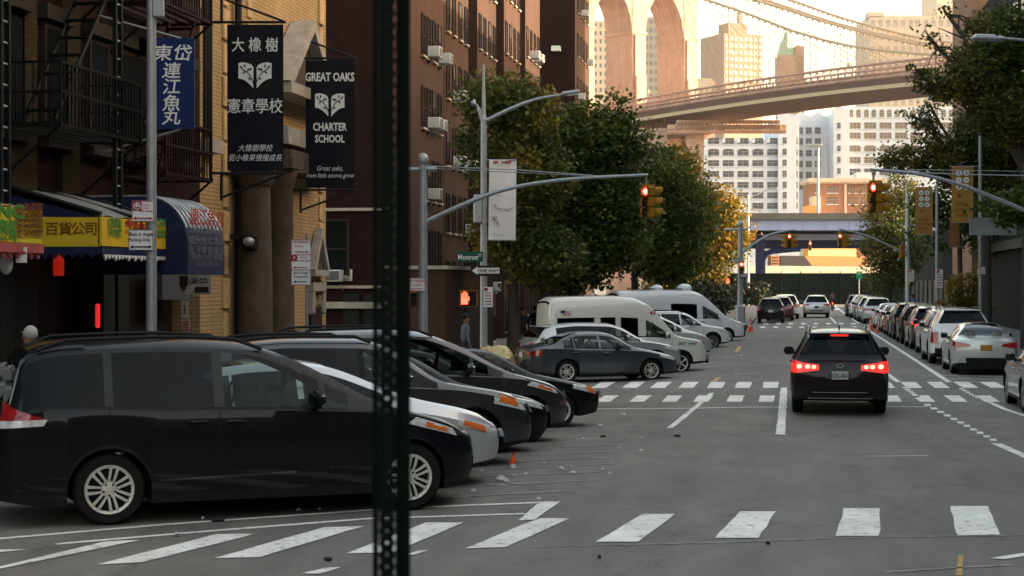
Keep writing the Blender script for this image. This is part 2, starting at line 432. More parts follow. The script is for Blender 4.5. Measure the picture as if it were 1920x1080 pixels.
def make_car(name, label, cat, S, loc, yaw, k=1.0, group=None):
    L, Wd, Hh = S['L'], S['W'], S['H']
    top, belt = pchip(S['top']), pchip(S['belt'])
    R = S.get('R', .34); swf = S['fo']; swr = S['fo'] + S['wb']; ra = R + .055
    sill = S.get('sill', .21); wr = S['wr']; lod = S.get('lod', 1)
    body = S['paint']; clad = S.get('clad', M_black); pil = S.get('pillar', M_black)
    nf, nr_ = S.get('nf', .72), S.get('nrr', .86); lf, lr = S.get('lf', .75), S.get('lr', .45)
    Hmax = Hh - belt(L / 2)
    f0, f1 = S.get('fr', (.06, .90))
    def wid(s):
        a = 1 - (1 - nf) * (max(0, 1 - s / lf)) ** 2.6
        b = 1 - (1 - nr_) * (max(0, 1 - (L - s) / lr)) ** 2.4
        return Wd / 2 * a * b
    def low(s):
        z = sill + .05 * max(0, 1 - s / .5) + .08 * max(0, 1 - (L - s) / .5)
        for sw in (swf, swr):
            if abs(s - sw) < ra: z = max(z, R + sqrt(max(0, ra * ra - (s - sw) ** 2)))
        return z
    def sf(u):
        return 1 - .055 * ((u - .62) / .62) ** 2 if u < .62 else 1 - .03 * ((u - .62) / .38) ** 2
    def upper(s):
        zb = belt(s); dz = max(top(s) - zb, .012); w_ = wid(s); kk = min(1, dz / (Hmax * .92))
        yb = w_ * .97
        q1 = (yb - .014, zb + .012 * kk + .002)
        y2 = q1[0] - (Wd / 2 * .97 - wr) * kk * (w_ / (Wd / 2)); z2 = q1[1] + (dz - .014) * (.62 + .24 * kk)
        return q1, (y2, z2), (y2 - .11 * (.4 + .6 * kk), zb + dz * (.93 + .02 * kk)), (y2 * .5, zb + dz * .985), (0, zb + dz)
    TL = (0, .1, .3, .55, .8, 1); FR = (0, f0, f0 + (f1 - f0) / 2, f1, 1)
    def ring(s):
        zl, zb, w_ = low(s), belt(s), wid(s)
        pts = []
        for t in TL:
            z = zl + (zb - zl) * t; y = w_ * sf(z / zb)
            if t <= .1 and zl > sill + .14: y += .012
            pts.append((y, z))
        q1, q2, q3, q35, q4 = upper(s)
        for f in FR: pts.append((q1[0] + (q2[0] - q1[0]) * f, q1[1] + (q2[1] - q1[1]) * f))
        pts += [q3, q35, q4]
        return pts
    nb, rb = S.get('nb', .10), S.get('rb', .05)
    kf, kr = S.get('kf', .16), S.get('kr', .05)
    zf, zr = S.get('zf', .50), S.get('zr', .62)
    def xpos(s, z):
        d = 0
        if s < .55: d -= kf * (1 - s / .55) ** 2 * min(1.6, ((z - zf) / .4) ** 2)
        if L - s < .4: d += kr * (1 - (L - s) / .4) ** 2 * min(1.6, ((z - zr) / .4) ** 2)
        return L / 2 - s + d
    def side(s, z, off=0.0):
        zb = belt(s)
        if z <= zb: y = wid(s) * sf(z / zb)
        else:
            q1, q2 = upper(s)[:2]; t = (z - q1[1]) / max(1e-4, q2[1] - q1[1]); y = q1[0] + (q2[0] - q1[0]) * t
        return (xpos(s, z), y + off, z)
    def capx(end, y, z, off=0.0):
        s = 0 if end == 'f' else L
        w_ = max(.05, wid(s) * sf(min(1, z / belt(s)))); b = (nb if end == 'f' else rb) * (1 - min(1, abs(y) / w_) ** 2)
        return (xpos(s, z) + (b + off if end == 'f' else -b - off), y, z)
    st = set()
    n = int(L / (.085 if lod < 2 else .13))
    for i in range(n + 1): st.add(round(L * i / n, 4))
    for e in (.03, .07, .12, .2): st.add(e); st.add(L - e)
    for a, b in S['win']: st.add(a); st.add(b)
    for a in S['ws'] + S['rw']: st.add(a)
    for sw in (swf, swr):
        for i in range(13): st.add(round(sw - ra * cos(pi * i / 12) * .998, 4))
        st.add(round(sw - ra - .002, 4)); st.add(round(sw + ra + .002, 4))
    keep = set([0, L] + [x for ab in S['win'] for x in ab] + list(S['ws']) + list(S['rw']))
    st = sorted(x for x in st if 0 <= x <= L)
    out = []
    for x in st:
        if out and x - out[-1] < .018 and x not in keep and not any(abs(abs(x - sw) - ra) < .006 or abs(x - sw) < ra for sw in (swf, swr)): continue
        out.append(x)
    st = out
    rings = [ring(s) for s in st]; K = len(rings[0])
    iF = 6; iQ2 = 10; iQ3 = 11
    B = MB(); glass = {}
    def P(i, j, sgn): y, z = rings[i][j]; return (xpos(st[i], z), y * sgn, z)
    mg, mp = M_glass, S.get('rear_glass', M_privacy)
    priv = S.get('priv', 99.0)
    for i in range(len(st) - 1):
        sm_ = (st[i] + st[i + 1]) / 2
        dzm = (rings[i][-1][1] - belt(st[i]) + rings[i + 1][-1][1] - belt(st[i + 1])) / 2
        wi = next((q for q, (a, b) in enumerate(S['win']) if a < sm_ < b), None)
        for j in range(K - 1):
            for sg in (1, -1):
                q = [P(i, j, sg), P(i + 1, j, sg), P(i + 1, j + 1, sg), P(i, j + 1, sg)]
                if sg < 0: q.reverse()
                m = body; tgt = B
                if j == 0: m = clad
                elif iF <= j < iQ2 and S['ws'][0] < sm_ < S['rw'][1] and dzm > .10:
                    if j in (iF + 1, iF + 2) and wi is not None:
                        tgt = glass.setdefault(('window', wi, sg), MB()); m = mp if sm_ > priv else mg
                    elif j == iF: m = M_black
                    elif j < iQ2 - 1 and S['win'] and S['win'][0][0] - .05 < sm_ < S['win'][-1][1] + .02: m = pil
                elif j >= iQ3 and S['ws'][0] < sm_ < S['ws'][1]: tgt = glass.setdefault(('windshield', 0, 0), MB()); m = mg
                elif j >= iQ3 and S['rw'][0] < sm_ < S['rw'][1]: tgt = glass.setdefault(('rear_window', 0, 0), MB()); m = mp
                elif j >= iQ3 and S.get('sunroof') and S['sunroof'][0] < sm_ < S['sunroof'][1]: m = M_black
                tgt.add(q, [(0, 1, 2, 3)] if True else [], m, True)
    # underside and the two ends
    for i in range(len(st) - 1):
        B.add([P(i, 0, 1), P(i, 0, -1), P(i + 1, 0, -1), P(i + 1, 0, 1)], [(0, 1, 2, 3)], M_black)
    NC = 8
    for e, i in (('f', 0), ('r', len(st) - 1)):
        for j in range(K - 1):
            for c in range(NC):
                q = []
                for jj, cc in ((j, c), (j, c + 1), (j + 1, c + 1), (j + 1, c)):
                    y, z = rings[i][jj]; t = 2 * cc / NC - 1
                    b = (nb if e == 'f' else rb) * (1 - t * t) * (1 if jj < iQ2 else .9)
                    if jj == K - 1: y = rings[i][jj - 1][0] * .999
                    q.append((xpos(st[i], z) + (b if e == 'f' else -b), y * -t if e == 'f' else y * t, z))
                if e == 'r': pass
                mm = clad if j == 0 else body
                if e == 'r' and S.get('rbump') and rings[i][j + 1][1] <= S['rbump'] + .02: mm = M_black
                B.add(q if e == 'r' else q, [(3, 2, 1, 0)] if e == 'f' else [(3, 2, 1, 0)], mm, True)
    def merge(mb):                                   # weld the strips so shading runs smoothly
        key = {}; remap = []; nv = []
        for v in mb.v:
            kx = (round(v[0], 4), round(v[1], 4), round(v[2], 4))
            if kx not in key: key[kx] = len(nv); nv.append(v)
            remap.append(key[kx])
        fs, mi, sm2 = [], [], []
        for f, a, b in zip(mb.f, mb.mi, mb.sm):
            g = []
            for q in f:
                q = remap[q]
                if q not in g: g.append(q)
            if len(g) > 2: fs.append(g); mi.append(a); sm2.append(b)
        mb.v, mb.f, mb.mi, mb.sm = nv, fs, mi, sm2
    merge(B)
    def pside(mb, c, m, off=.006, nx=6, nz=3, sides=(1, -1)):
        for sg in sides:
            vs = []; fs = []
            for b in range(nz + 1):
                for a in range(nx + 1):
                    u, v = a / nx, b / nz
                    s = (c[0][0] * (1 - u) + c[1][0] * u) * (1 - v) + (c[3][0] * (1 - u) + c[2][0] * u) * v
                    z = (c[0][1] * (1 - u) + c[1][1] * u) * (1 - v) + (c[3][1] * (1 - u) + c[2][1] * u) * v
                    x, y, z = side(s, z, off); vs.append((x, y * sg, z))
            for b in range(nz):
                for a in range(nx):
                    q = b * (nx + 1) + a; fs.append((q, q + 1, q + nx + 2, q + nx + 1) if sg > 0 else (q + nx + 1, q + nx + 2, q + 1, q))
            mb.add(vs, fs, m, True)
    def pcap(mb, end, c, m, off=.008, nx=6, nz=2, mirror=False):
        for sg in ((1, -1) if mirror else (1,)):
            vs = []; fs = []
            for b in range(nz + 1):
                for a in range(nx + 1):
                    u, v = a / nx, b / nz
                    y = (c[0][0] * (1 - u) + c[1][0] * u) * (1 - v) + (c[3][0] * (1 - u) + c[2][0] * u) * v
                    z = (c[0][1] * (1 - u) + c[1][1] * u) * (1 - v) + (c[3][1] * (1 - u) + c[2][1] * u) * v
                    x, y, z = capx(end, y, z, off); vs.append((x, y * sg, z))
            for b in range(nz):
                for a in range(nx):
                    q = b * (nx + 1) + a; fs.append((q, q + 1, q + nx + 2, q + nx + 1) if (sg > 0) == (end == 'f') else (q + nx + 1, q + nx + 2, q + 1, q))
            mb.add(vs, fs, m, True)
    # door seams, sill strip
    if lod < 2:
        for s in S.get('seams', ()):
            for z0, z1 in [(low(s) + .06, belt(s) - .005)]:
                pside(B, [(s - .005, z0), (s + .005, z0), (s + .005, z1), (s - .005, z1)], M_black, .0025, 1, 8)
        for c, m in S.get('trims', ()): pside(B, c, m, .006, 8, 1)
    for c, m, off in S.get('captrim', ()): pcap(B, 'r', c, m, off, 8, 2)
    for c, m, off in S.get('nosetrim', ()): pcap(B, 'f', c, m, off, 8, 2)
    root = thing(name, label, cat, loc, yaw, group)
    root.scale = (k, k, k)
    B.build('body', root)
    lodwin = {}
    for (nm, i, sg), mb in glass.items():
        if lod == 2 and nm == 'window':
            t = lodwin.setdefault(sg, MB())
            for f, a in zip(mb.f, mb.mi): t.add([mb.v[q] for q in f], [tuple(range(len(f)))], mb.mats[a], True)
        else:
            merge(mb); mb.build(nm, root)
    for mb in lodwin.values(): merge(mb); mb.build('window', root)
    # interior: floor, dash and seats
    I = MB(); x0 = L / 2 - S['ws'][0]; x1 = L / 2 - S['rw'][0] + .05; zb = belt(L / 2)
    I.box(((x0 + x1) / 2 - .3, 0, zb - .32), (x0 - x1 - 1.0, Wd * .84, .12), M_dint)
    xs = L / 2 - (S['ws'][1] + .75)
    if Hh < 2.3 or lod < 2:
        for q in range(S.get('rows', 2)):
            for y in (-.36, .36):
                hr = min(Hh - .26, zb + .40); I.box((xs - q * .92, y, hr - .38), (.16, .48, .56), M_int, bev=.06); I.box((xs - q * .92 - .04, y, hr - .02), (.10, .26, .18), M_int, bev=.04)
    I.box((x0 - .52, 0, zb - .06), (.5, Wd * .8, .1), M_dint, bev=.04)
    if lod == 0:
        I.tube([(xs + .45 + .05 * cos(a), .36 + .18 * sin(a), zb + .08 + .17 * cos(a)) for a in [2 * pi * q / 16 for q in range(17)]], .016, M_dint, 6, False)
    I.build('interior', root)
    # wheels
    tm, rm = wheel_meshes(R, *S.get('rim', (5, True, M_dalloy)))
    for s in (swf, swr):
        for sg in (1, -1):
            o = inst(tm, 'wheel', root, (L / 2 - s, sg * (Wd / 2 - .135), R), 0 if sg > 0 else pi)
            inst(rm, 'rim', o)
    # lamps
    for sg in (1, -1):
        h = MB(); pside(h, S['hl'], M_clear, .007, 8, 4, (sg,))
        if 'hla' in S: pside(h, S['hla'], M_amber, .010, 4, 3, (sg,))
        if 'hlc' in S: pcap(h, 'f', [(y * sg, z) for y, z in S['hlc']], M_clear, .010)
        h.build('headlight', root)
        t = MB(); tl = S.get('tlm', M_redlens)
        if 'tl' in S: pside(t, S['tl'], tl, .007, 6, 4, (sg,))
        if 'tlw' in S: pside(t, S['tlw'], M_clear, .010, 6, 2, (sg,))
        if 'tlc' in S: pcap(t, 'r', [(y * sg, z) for y, z in S['tlc']] if sg > 0 else [(y * sg, z) for y, z in S['tlc']], tl, .012)
        for y, z, r in S.get('bulbs', ()):
            p = capx('r', y * sg, z, .03); t.ell(p, (.02, r, r * .8), M_hotlit, 10, 6)
        if t.v: t.build('taillight', root)
        mr = MB(); ms = S.get('mirror', S['ws'][0] + .62); p = side(ms, belt(ms) + .09)
        mr.box((p[0] + .02, sg * (p[1] + .13), p[2] + .03), (.14, .22, .17), S.get('mirm', body), bev=.055)
        mr.box((p[0] - .052, sg * (p[1] + .13), p[2] + .03), (.006, .18, .13), M_black)
        mr.box((p[0] + .02, sg * (p[1] + .01), p[2] - .02), (.08, .08, .05), M_black)
        mr.build('wing_mirror', root)
    if lod < 2:
        for s in S.get('handles', ()):
            for sg in (1, -1):
                hb = MB(); z = belt(s) - .10; p = side(s, z)
                hb.box((p[0], sg * (p[1] + .012), z), (.20, .045, .035), S.get('hanm', body), bev=.012)
                hb.box((p[0], sg * (p[1] + .002), z - .012), (.17, .012, .065), M_black, bev=.01)
                hb.build('door_handle', root)
    # plate, rails, rear bits
    z = S.get('platez', .72); p = capx('r', 0, z, .02)
    pl = MB(); pl.box(p, (.012, .32, .16), S.get('plate', M_plate), bev=.01)
    if S.get('platetxt'):
        text(pl, S['platetxt'], .12, M_ink, Matrix.Translation((p[0] - .008, 0, z - .045)) @ Matrix.Rotation(-pi / 2, 4, 'Z'), .8, .02)
    pl.build('licence_plate', root)
    if S.get('rails'):
        a, b = S['rails']
        for sg in (1, -1):
            pts = []
            for q in range(9):
                s = a + (b - a) * q / 8; u = upper(s); h = .055 if 0 < q < 8 else .0
                pts.append((xpos(s, u[2][1]), sg * (u[1][0] - .03), u[2][1] + h - .01))
            r = MB(); r.tube(pts, .022, S.get('railm', M_black), 6); r.build('roof_rail', root)
    if S.get('spoiler'):
        s = S['spoiler']; u = upper(s); sp = MB()
        sp.box((xpos(s, u[2][1]) - .06, 0, u[4][1] - .01), (.26, 2 * u[1][0] - .12, .035), body, bev=.015)
        if S.get('brake3'): sp.box((xpos(s, u[2][1]) - .2, 0, u[4][1] - .035), (.02, .34, .035), S['brake3'])
        sp.build('spoiler', root)
    root['upper'] = 0
    del root['upper']
    return root, dict(side=side, cap=capx, upper=upper, xpos=xpos, belt=belt)

def paint(name, col, metal=0.0, rough=0.28):
    dark = max(col) < .02
    return pmat(name, col, rough, metal, coat=.38 if dark else .9, spec=.06 if dark else .4)
P_black = paint('black_car_paint', (0.006, 0.007, 0.009))
P_black2 = paint('black_wine_car_paint', (0.010, 0.006, 0.008))
P_char = paint('charcoal_car_paint', (0.028, 0.030, 0.034), .3)
P_grey = paint('slate_grey_car_paint', (0.050, 0.055, 0.065), .4)
P_silver = paint('silver_car_paint', (0.42, 0.43, 0.44), .55)
P_silverw = paint('pale_silver_car_paint', (0.50, 0.51, 0.52), .35)
P_white = paint('white_car_paint', (0.66, 0.67, 0.68))
P_cream = paint('cream_van_paint', (0.58, 0.565, 0.52))
P_gold = paint('bronze_car_paint', (0.10, 0.075, 0.05), .5)
P_maroon = paint('maroon_car_paint', (0.10, 0.012, 0.02), .3)

def sedan(**kw):
    d = dict(L=4.55, W=1.78, H=1.46, fo=.88, wb=2.60, wr=.56, R=.32,
             top=[(0, .66), (.25, .76), (1.15, .96), (1.35, 1.01), (2.1, 1.42), (2.45, 1.46), (3.0, 1.45), (3.45, 1.33), (3.95, 1.08), (4.3, 1.04), (4.55, .98)],
             belt=[(0, .62), (.3, .71), (1.2, .89), (2.5, .95), (3.6, .98), (4.1, .99), (4.55, .94)],
             ws=(1.28, 2.12), rw=(3.05, 3.88), win=[(1.5, 2.42), (2.49, 3.22), (3.25, 3.56)],
             seams=(1.38, 2.45, 3.34), handles=(2.28, 3.2), hl=[(.08, .60), (.62, .72), (.60, .80), (.1, .70)], hlc=[(.72, .56), (.45, .55), (.45, .64), (.70, .66)],
             tl=[(4.2, .80), (4.53, .78), (4.53, .92), (4.22, .94)], tlc=[(.74, .78), (.42, .80), (.45, .90), (.74, .92)],
             platez=.80, nosetrim=[([(-.5, .32), (.5, .32), (.55, .45), (-.55, .45)], M_black, .006)], pillar=None)
    d.update(kw)
    if d['pillar'] is None: d['pillar'] = d['paint']
    return d
def suv(**kw):
    d = dict(L=4.7, W=1.88, H=1.70, fo=.90, wb=2.74, wr=.64, R=.36, sill=.24, nrr=.88, lr=.4,
             top=[(0, .80), (.25, .92), (1.1, 1.08), (1.3, 1.13), (1.95, 1.58), (2.35, 1.69), (3.2, 1.70), (4.05, 1.64), (4.3, 1.57), (4.58, 1.14), (4.7, 1.06)],
             belt=[(0, .74), (.3, .85), (1.2, 1.01), (2.5, 1.07), (3.8, 1.12), (4.4, 1.10), (4.7, 1.02)],
             ws=(1.22, 2.0), rw=(4.26, 4.57), win=[(1.42, 2.32), (2.40, 3.22), (3.29, 4.0)], priv=2.36,
             seams=(1.32, 2.36, 3.32), handles=(2.2, 3.12), hl=[(.06, .70), (.62, .82), (.60, .92), (.1, .84)], hlc=[(.76, .68), (.42, .66), (.42, .78), (.74, .80)],
             tl=[(4.36, .86), (4.68, .84), (4.66, 1.02), (4.40, 1.06)], tlc=[(.80, .84), (.42, .88), (.45, 1.00), (.80, 1.02)],
             platez=.80, rbump=.46, rails=(2.2, 4.0), spoiler=4.22, nosetrim=[([(-.5, .36), (.5, .36), (.5, .66), (-.5, .66)], M_black, .006)], pillar=M_black)
    d.update(kw); return d
def minivan(**kw):
    d = dict(L=4.92, W=1.985, H=1.80, fo=.81, wb=3.03, wr=.74, R=.345, sill=.2, nrr=.90, lr=.35, nf=.60, lf=.95, nb=.14, kf=.14,
             top=[(0, .74), (.22, .86), (.85, 1.04), (1.05, 1.10), (2.0, 1.60), (2.5, 1.76), (3.2, 1.80), (4.2, 1.775), (4.6, 1.70), (4.83, 1.15), (4.92, 1.02)],
             belt=[(0, .68), (.25, .79), (1.0, 1.00), (2.0, 1.06), (3.2, 1.08), (4.4, 1.12), (4.92, 1.0)],
             ws=(1.0, 2.1), rw=(4.58, 4.82), win=[(1.46, 1.68), (1.74, 2.72), (2.82, 3.80), (3.88, 4.66)], priv=2.75, fr=(.05, .93),
             seams=(1.64, 2.77, 3.84), handles=(2.62, 2.98), mirror=1.82, hl=[(.22, .74), (.84, .90), (.74, .96), (.26, .82)], hla=[(.36, .79), (.64, .86), (.62, .91), (.36, .84)],
             hlc=[(.62, .66), (.40, .64), (.40, .76), (.60, .80)],
             tl=[(4.42, 1.04), (4.90, 1.03), (4.88, 1.22), (4.74, 1.14)], tlw=[(4.46, .98), (4.90, .96), (4.90, 1.03), (4.42, 1.04)], tlc=[(.85, .82), (.6, .84), (.62, 1.05), (.84, 1.08)],
             rails=(2.3, 4.5), rim=(7, True, M_alloy), rows=3,
             nosetrim=[([(-.55, .30), (.55, .30), (.6, .48), (-.6, .48)], M_black, .006)], pillar=None)
    d.update(kw)
    if d['pillar'] is None: d['pillar'] = d['paint']
    return d
# ------------------------------------------------------------------ ground, pavements, markings
def sheet(name, xs, ys, zf, mat, skirt=None):
    mb = MB(); nx = len(xs)
    vs = [(x, y, zf(x, y)) for y in ys for x in xs]; fs = []
    for j in range(len(ys) - 1):
        for i in range(nx - 1): fs.append((j * nx + i, j * nx + i + 1, (j + 1) * nx + i + 1, (j + 1) * nx + i))
    mb.add(vs, fs, mat, True); return mb
def rng(a, b, n): return [a + (b - a) * i / n for i in range(n + 1)]
xs = [-3000, -900, -200, -60, -20] + rng(-9, 8, 34) + [20, 60, 200, 900, 3000]
ys = [-400, -100, -40, -10] + rng(0, 60, 120) + [70, 80, 100, 130, 180, 240, 400, 900, 2000, 4000]
tag(sheet('road', xs, ys, zg, M_asph).build('road'), kind='structure')
M_conc = pmat('pavement_concrete', (0.15, 0.145, 0.135), 0.85, noise=0.3, nscale=1.5, bump=0.2, bscale=30)
M_kerb = pmat('kerb_stone', (0.17, 0.165, 0.155), 0.8, noise=0.3, nscale=3)
def pavement(name, xa, xb, ys, edge, kname):
    mb = sheet(name, [xa, xb], ys, lambda x, y: zg(edge, y) + .15, M_conc)
    tag(mb.build(name), kind='structure')
    kb = MB(); sgn = 1 if edge > (xa + xb) / 2 else -1
    for a, b in zip(ys, ys[1:]):
        za, zb_ = zg(edge, a), zg(edge, b); e0, e1 = edge, edge + sgn * .16
        vs = [(e0, a, za + .152), (e1, a, za + .150), (e1, b, zb_ + .150), (e0, b, zb_ + .152), (e1 + .012 * sgn, a, za - .4), (e1 + .012 * sgn, b, zb_ - .4)]
        kb.add(vs, [(0, 1, 2, 3), (1, 4, 5, 2)], M_kerb)
    a = ys[0]; z = zg(edge, a); xo = xa if sgn > 0 else xb
    kb.add([(xo, a, z + .15), (edge + sgn * .17, a, z + .15), (edge + sgn * .17, a, z - .4), (xo, a, z - .4)], [(0, 1, 2, 3)], M_kerb)
    tag(kb.build(kname), kind='structure')
pavement('pavement', -14.5, -8.75, rng(13, 35, 22), -8.75, 'kerb')
pavement('pavement', -16.5, -8.75, rng(45, 100, 20), -8.75, 'kerb')
pavement('pavement', -16.5, -2.75, rng(102, 192, 12), -2.75, 'kerb')
pavement('pavement', 6.75, 12.5, rng(46, 100, 20), 6.75, 'kerb')
pavement('pavement', 6.75, 12.5, rng(108, 192, 12), 6.75, 'kerb')
pavement('pavement', 6.75, 12.5, rng(-20, 30, 25), 6.75, 'kerb')

def strip(mb, pts, wd, m, lift=.006):
    """a painted line along ground points"""
    P = []
    for a, b in zip(pts, pts[1:]):
        n = max(1, int((b - a).length / .5))
        P += [a + (b - a) * i / n for i in range(n)]
    P.append(pts[-1]); vs = []; fs = []
    for i, p in enumerate(P):
        t = P[min(i + 1, len(P) - 1)] - P[max(i - 1, 0)]; t.z = 0; t.normalize(); nrm = Vector((-t.y, t.x, 0)) * wd / 2
        if P is not None: nrm *= random.uniform(.88, 1.1)
        for s in (1, -1):
            q = p + nrm * s; vs.append((q.x, q.y, zg(q.x, q.y) + lift))
    for i in range(len(P) - 1): fs.append((2 * i, 2 * i + 1, 2 * i + 3, 2 * i + 2))
    mb.add(vs, fs, m)
def pxline(mb, px, wd, m, lift=.006): strip(mb, [G(*p) for p in px], wd, m, lift)
def bar(mb, px, m, lift=.008):
    c = [G(*p) for p in px]; n = 5; vs = []; fs = []
    for i in range(n + 1):
        t = i / n
        for a, b in ((c[0], c[3]), (c[1], c[2])):
            q = a + (b - a) * t; q = q + (c[1] - c[0]) * random.uniform(-.03, .03)
            vs.append((q.x, q.y, zg(q.x, q.y) + lift))
    for i in range(n): fs.append((2 * i, 2 * i + 1, 2 * i + 3, 2 * i + 2))
    mb.add(vs, fs, m)
mk = MB()
for q in ([(1117, 1017), (1198, 1017), (1267, 965), (1207, 965)], [(1341, 1010), (1421, 1010), (1456, 960), (1386, 960)], [(1568, 1006), (1649, 1006), (1651, 954), (1583, 954)],
          [(1794, 1005), (1876, 1004), (1851, 950), (1782, 950)], [(870, 1030), (950, 1027), (1068, 973), (1012, 973)], [(648, 1039), (735, 1038), (868, 981), (800, 981)],
          [(401, 1048), (486, 1046), (682, 988), (610, 990)], [(183, 1060), (265, 1056), (480, 1002), (405, 1003)], [(-110, 1090), (-30, 1074), (262, 1014), (200, 1016)], [(-150, 1046), (-80, 1044), (50, 1032), (0, 1032)]): bar(mk, q, M_white)
tag(mk.build('crosswalk_marking'), kind='structure')
mk = MB()
pxline(mk, [(-60, 1016), (300, 985), (695, 957), (880, 948), (1040, 942)], .11, M_white)
pxline(mk, [(105, 1021), (400, 996), (695, 973), (985, 964)], .10, M_white)
bar(mk, [(972, 977), (1002, 976), (1052, 941), (1008, 946)], M_white, .009)
bar(mk, [(563, 1077), (600, 1077), (640, 1065), (612, 1066)], M_white)
bar(mk, [(1855, 1048), (1882, 1050), (1990, 1034), (1960, 1032)], M_white)
bar(mk, [(755, 1043), (780, 1041), (804, 1033), (784, 1034)], M_white)
pxline(mk, [(1660, 1074), (1780, 1066), (1900, 1060)], .05, M_worn)
pxline(mk, [(1000, 1026), (1350, 1018), (1600, 1009), (1990, 1003)], .035, M_worn)
for a, b in (((810, 935), (1068, 920)), ((873, 912), (1112, 901)), ((913, 893), (1127, 885)), ((887, 882), (1153, 870)), ((927, 867), (1153, 858)), ((973, 855), (1153, 847)), ((1030, 840), (1170, 834)), ((1080, 818), (1180, 812)), ((1090, 803), (1255, 797))):
    pxline(mk, [a, b], .07, M_worn)
for y0, y1, xs_ in ((728, 716.5, (1122, 1180, 1233, 1286, 1340, 1392, 1445, 1665, 1716, 1768, 1822, 1874)), (754, 742, (1070, 1130, 1194, 1255, 1315, 1377, 1437, 1679, 1740, 1801, 1862))):
    for x in xs_:
        d = (1485 - x) * (y0 - y1) / (y0 - 528); wv = 15
        bar(mk, [(x - wv, y0), (x + wv * .9, y0), (x + wv * .9 + d * .95, y1), (x - wv + d, y1)], M_white)
for y, x0_, n, st_ in ((607, 1436, 9, 23.5), (613.5, 1430, 9, 24.5), (580, 1490, 6, 20)):
    for i in range(n):
        x = x0_ + st_ * i; bar(mk, [(x - 4.5, y + 1.4), (x + 4.5, y + 1.4), (x + 4.5, y - 1.2), (x - 4.5, y - 1.2)], M_white)
pxline(mk, [(1120, 767), (1300, 766), (1478, 764)], .14, M_white); pxline(mk, [(1662, 763), (1738, 763)], .14, M_white)
pxline(mk, [(1255, 803), (1335, 737)], .12, M_white)
pxline(mk, [(1463, 815), (1467, 770), (1470, 727)], .16, M_white)
pxline(mk, [(1300, 815), (1475, 815)], .06, M_worn); pxline(mk, [(1395, 795), (1465, 796)], .05, M_worn)
pxline(mk, [(1685, 717), (1648, 690)], .14, M_white); pxline(mk, [(1583, 626), (1572, 613)], .14, M_white); pxline(mk, [(1568, 607), (1556, 594)], .14, M_white)
pxline(mk, [(1780, 717), (1700, 665), (1640, 627), (1620, 614)], .15, M_white)
pxline(mk, [(1611, 607), (1580, 585), (1560, 570)], .15, M_white)
for y in (704, 710, 716): pxline(mk, [(1765 + (y - 704) * 2, y), (1890, y + 2)], .10, M_white)
for i in range(11):
    t = i / 10.4; x, y = 1738 + 128 * t, 759 + 68 * t; bar(mk, [(x - 4, y + 3), (x + 9, y + 3), (x + 6, y - 1), (x - 6, y - 1)], M_white)
for i in range(6):
    t = i / 5.; x, y = 1802 + 30 * t, 729 + 17 * t; bar(mk, [(x - 3, y + 1.5), (x + 5, y + 1.5), (x + 4, y - 1), (x - 4, y - 1)], M_white)
for i in range(6):
    t = i / 5.; x, y = 1697 + 22 * t, 727 + 17 * t; bar(mk, [(x - 5, y + 1.3), (x + 6, y + 1.3), (x + 5, y - 1), (x - 5, y - 1)], M_white)
pxline(mk, [(1868, 832), (1925, 857), (2000, 895)], .15, M_white)
pxline(mk, [(1846, 750), (1885, 768), (1985, 800)], .12, M_white)
pxline(mk, [(1622, 856), (1740, 855)], .05, M_white); pxline(mk, [(1377, 700.5), (1422, 700)], .10, M_white)
tag(mk.build('lane_marking'), kind='structure')
mk = MB()
bar(mk, [(1377, 660), (1385, 660), (1391, 649), (1384, 649)], M_yellow); bar(mk, [(1334, 716), (1342, 716), (1352, 708), (1344, 708)], M_yellow)
pxline(mk, [(1798, 1080), (1802, 1042)], .05, M_yellow); pxline(mk, [(1110, 729), (1085, 734)], .12, M_yellow)
tag(mk.build('yellow_lane_marking'), kind='structure')
mk = MB()
M_river = pmat('river_water', (0.10, 0.11, 0.12), 0.25, noise=0.2, nscale=.05, bump=.3, bscale=.3)
mk.add([(-600, 236, .03), (600, 236, .03), (600, 1100, .03), (-600, 1100, .03)], [(0, 1, 2, 3)], M_river)
tag(mk.build('river'), kind='structure')
# ------------------------------------------------------------------ left side buildings
M_ybrick = brick('yellow_brick', (0.36, 0.245, 0.118), (0.42, 0.29, 0.145), (0.23, 0.158, 0.08), .24, .085)
M_ytrim = pmat('yellow_quoin', (0.42, 0.29, 0.145), 0.8, noise=.2, nscale=3)
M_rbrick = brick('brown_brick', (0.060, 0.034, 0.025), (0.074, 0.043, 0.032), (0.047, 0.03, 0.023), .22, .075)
M_dbrick = brick('dark_shaded_red_brick', (0.020, 0.008, 0.007), (0.028, 0.011, 0.009), (0.014, 0.008, 0.007), .22, .075)  # also carries the shade of the brown blocks' unlit walls in its colour
M_stone = pmat('pale_stone', (0.30, 0.275, 0.235), .8, noise=.25, nscale=3, bump=.15)
M_bstone = pmat('brown_stone', (0.075, 0.056, 0.044), .8, noise=.35, nscale=2.5, bump=.2, bscale=25)
M_wpane = pmat('dark_window_pane', (0.006, 0.007, 0.008), .6, spec=.02, noise=.3, nscale=.7)
M_wpane2 = pmat('curtained_window_pane', (0.05, 0.047, 0.042), .6, spec=.05, noise=.5, nscale=2)
M_dframe = pmat('dark_window_frame', (0.030, 0.020, 0.018), .8, noise=.2, spec=.08)
M_sill = pmat('window_sill_stone', (0.36, 0.30, 0.24), .8, noise=.25)
M_ac = pmat('air_conditioner_case', (0.55, 0.55, 0.52), .5, noise=.15, nscale=4)
M_acg = pmat('air_conditioner_grille', (0.10, 0.10, 0.10), .6, noise=.3, nscale=30)
M_iron = pmat('fire_escape_iron', (0.016, 0.005, 0.005), .6, .3, noise=.4, nscale=6)
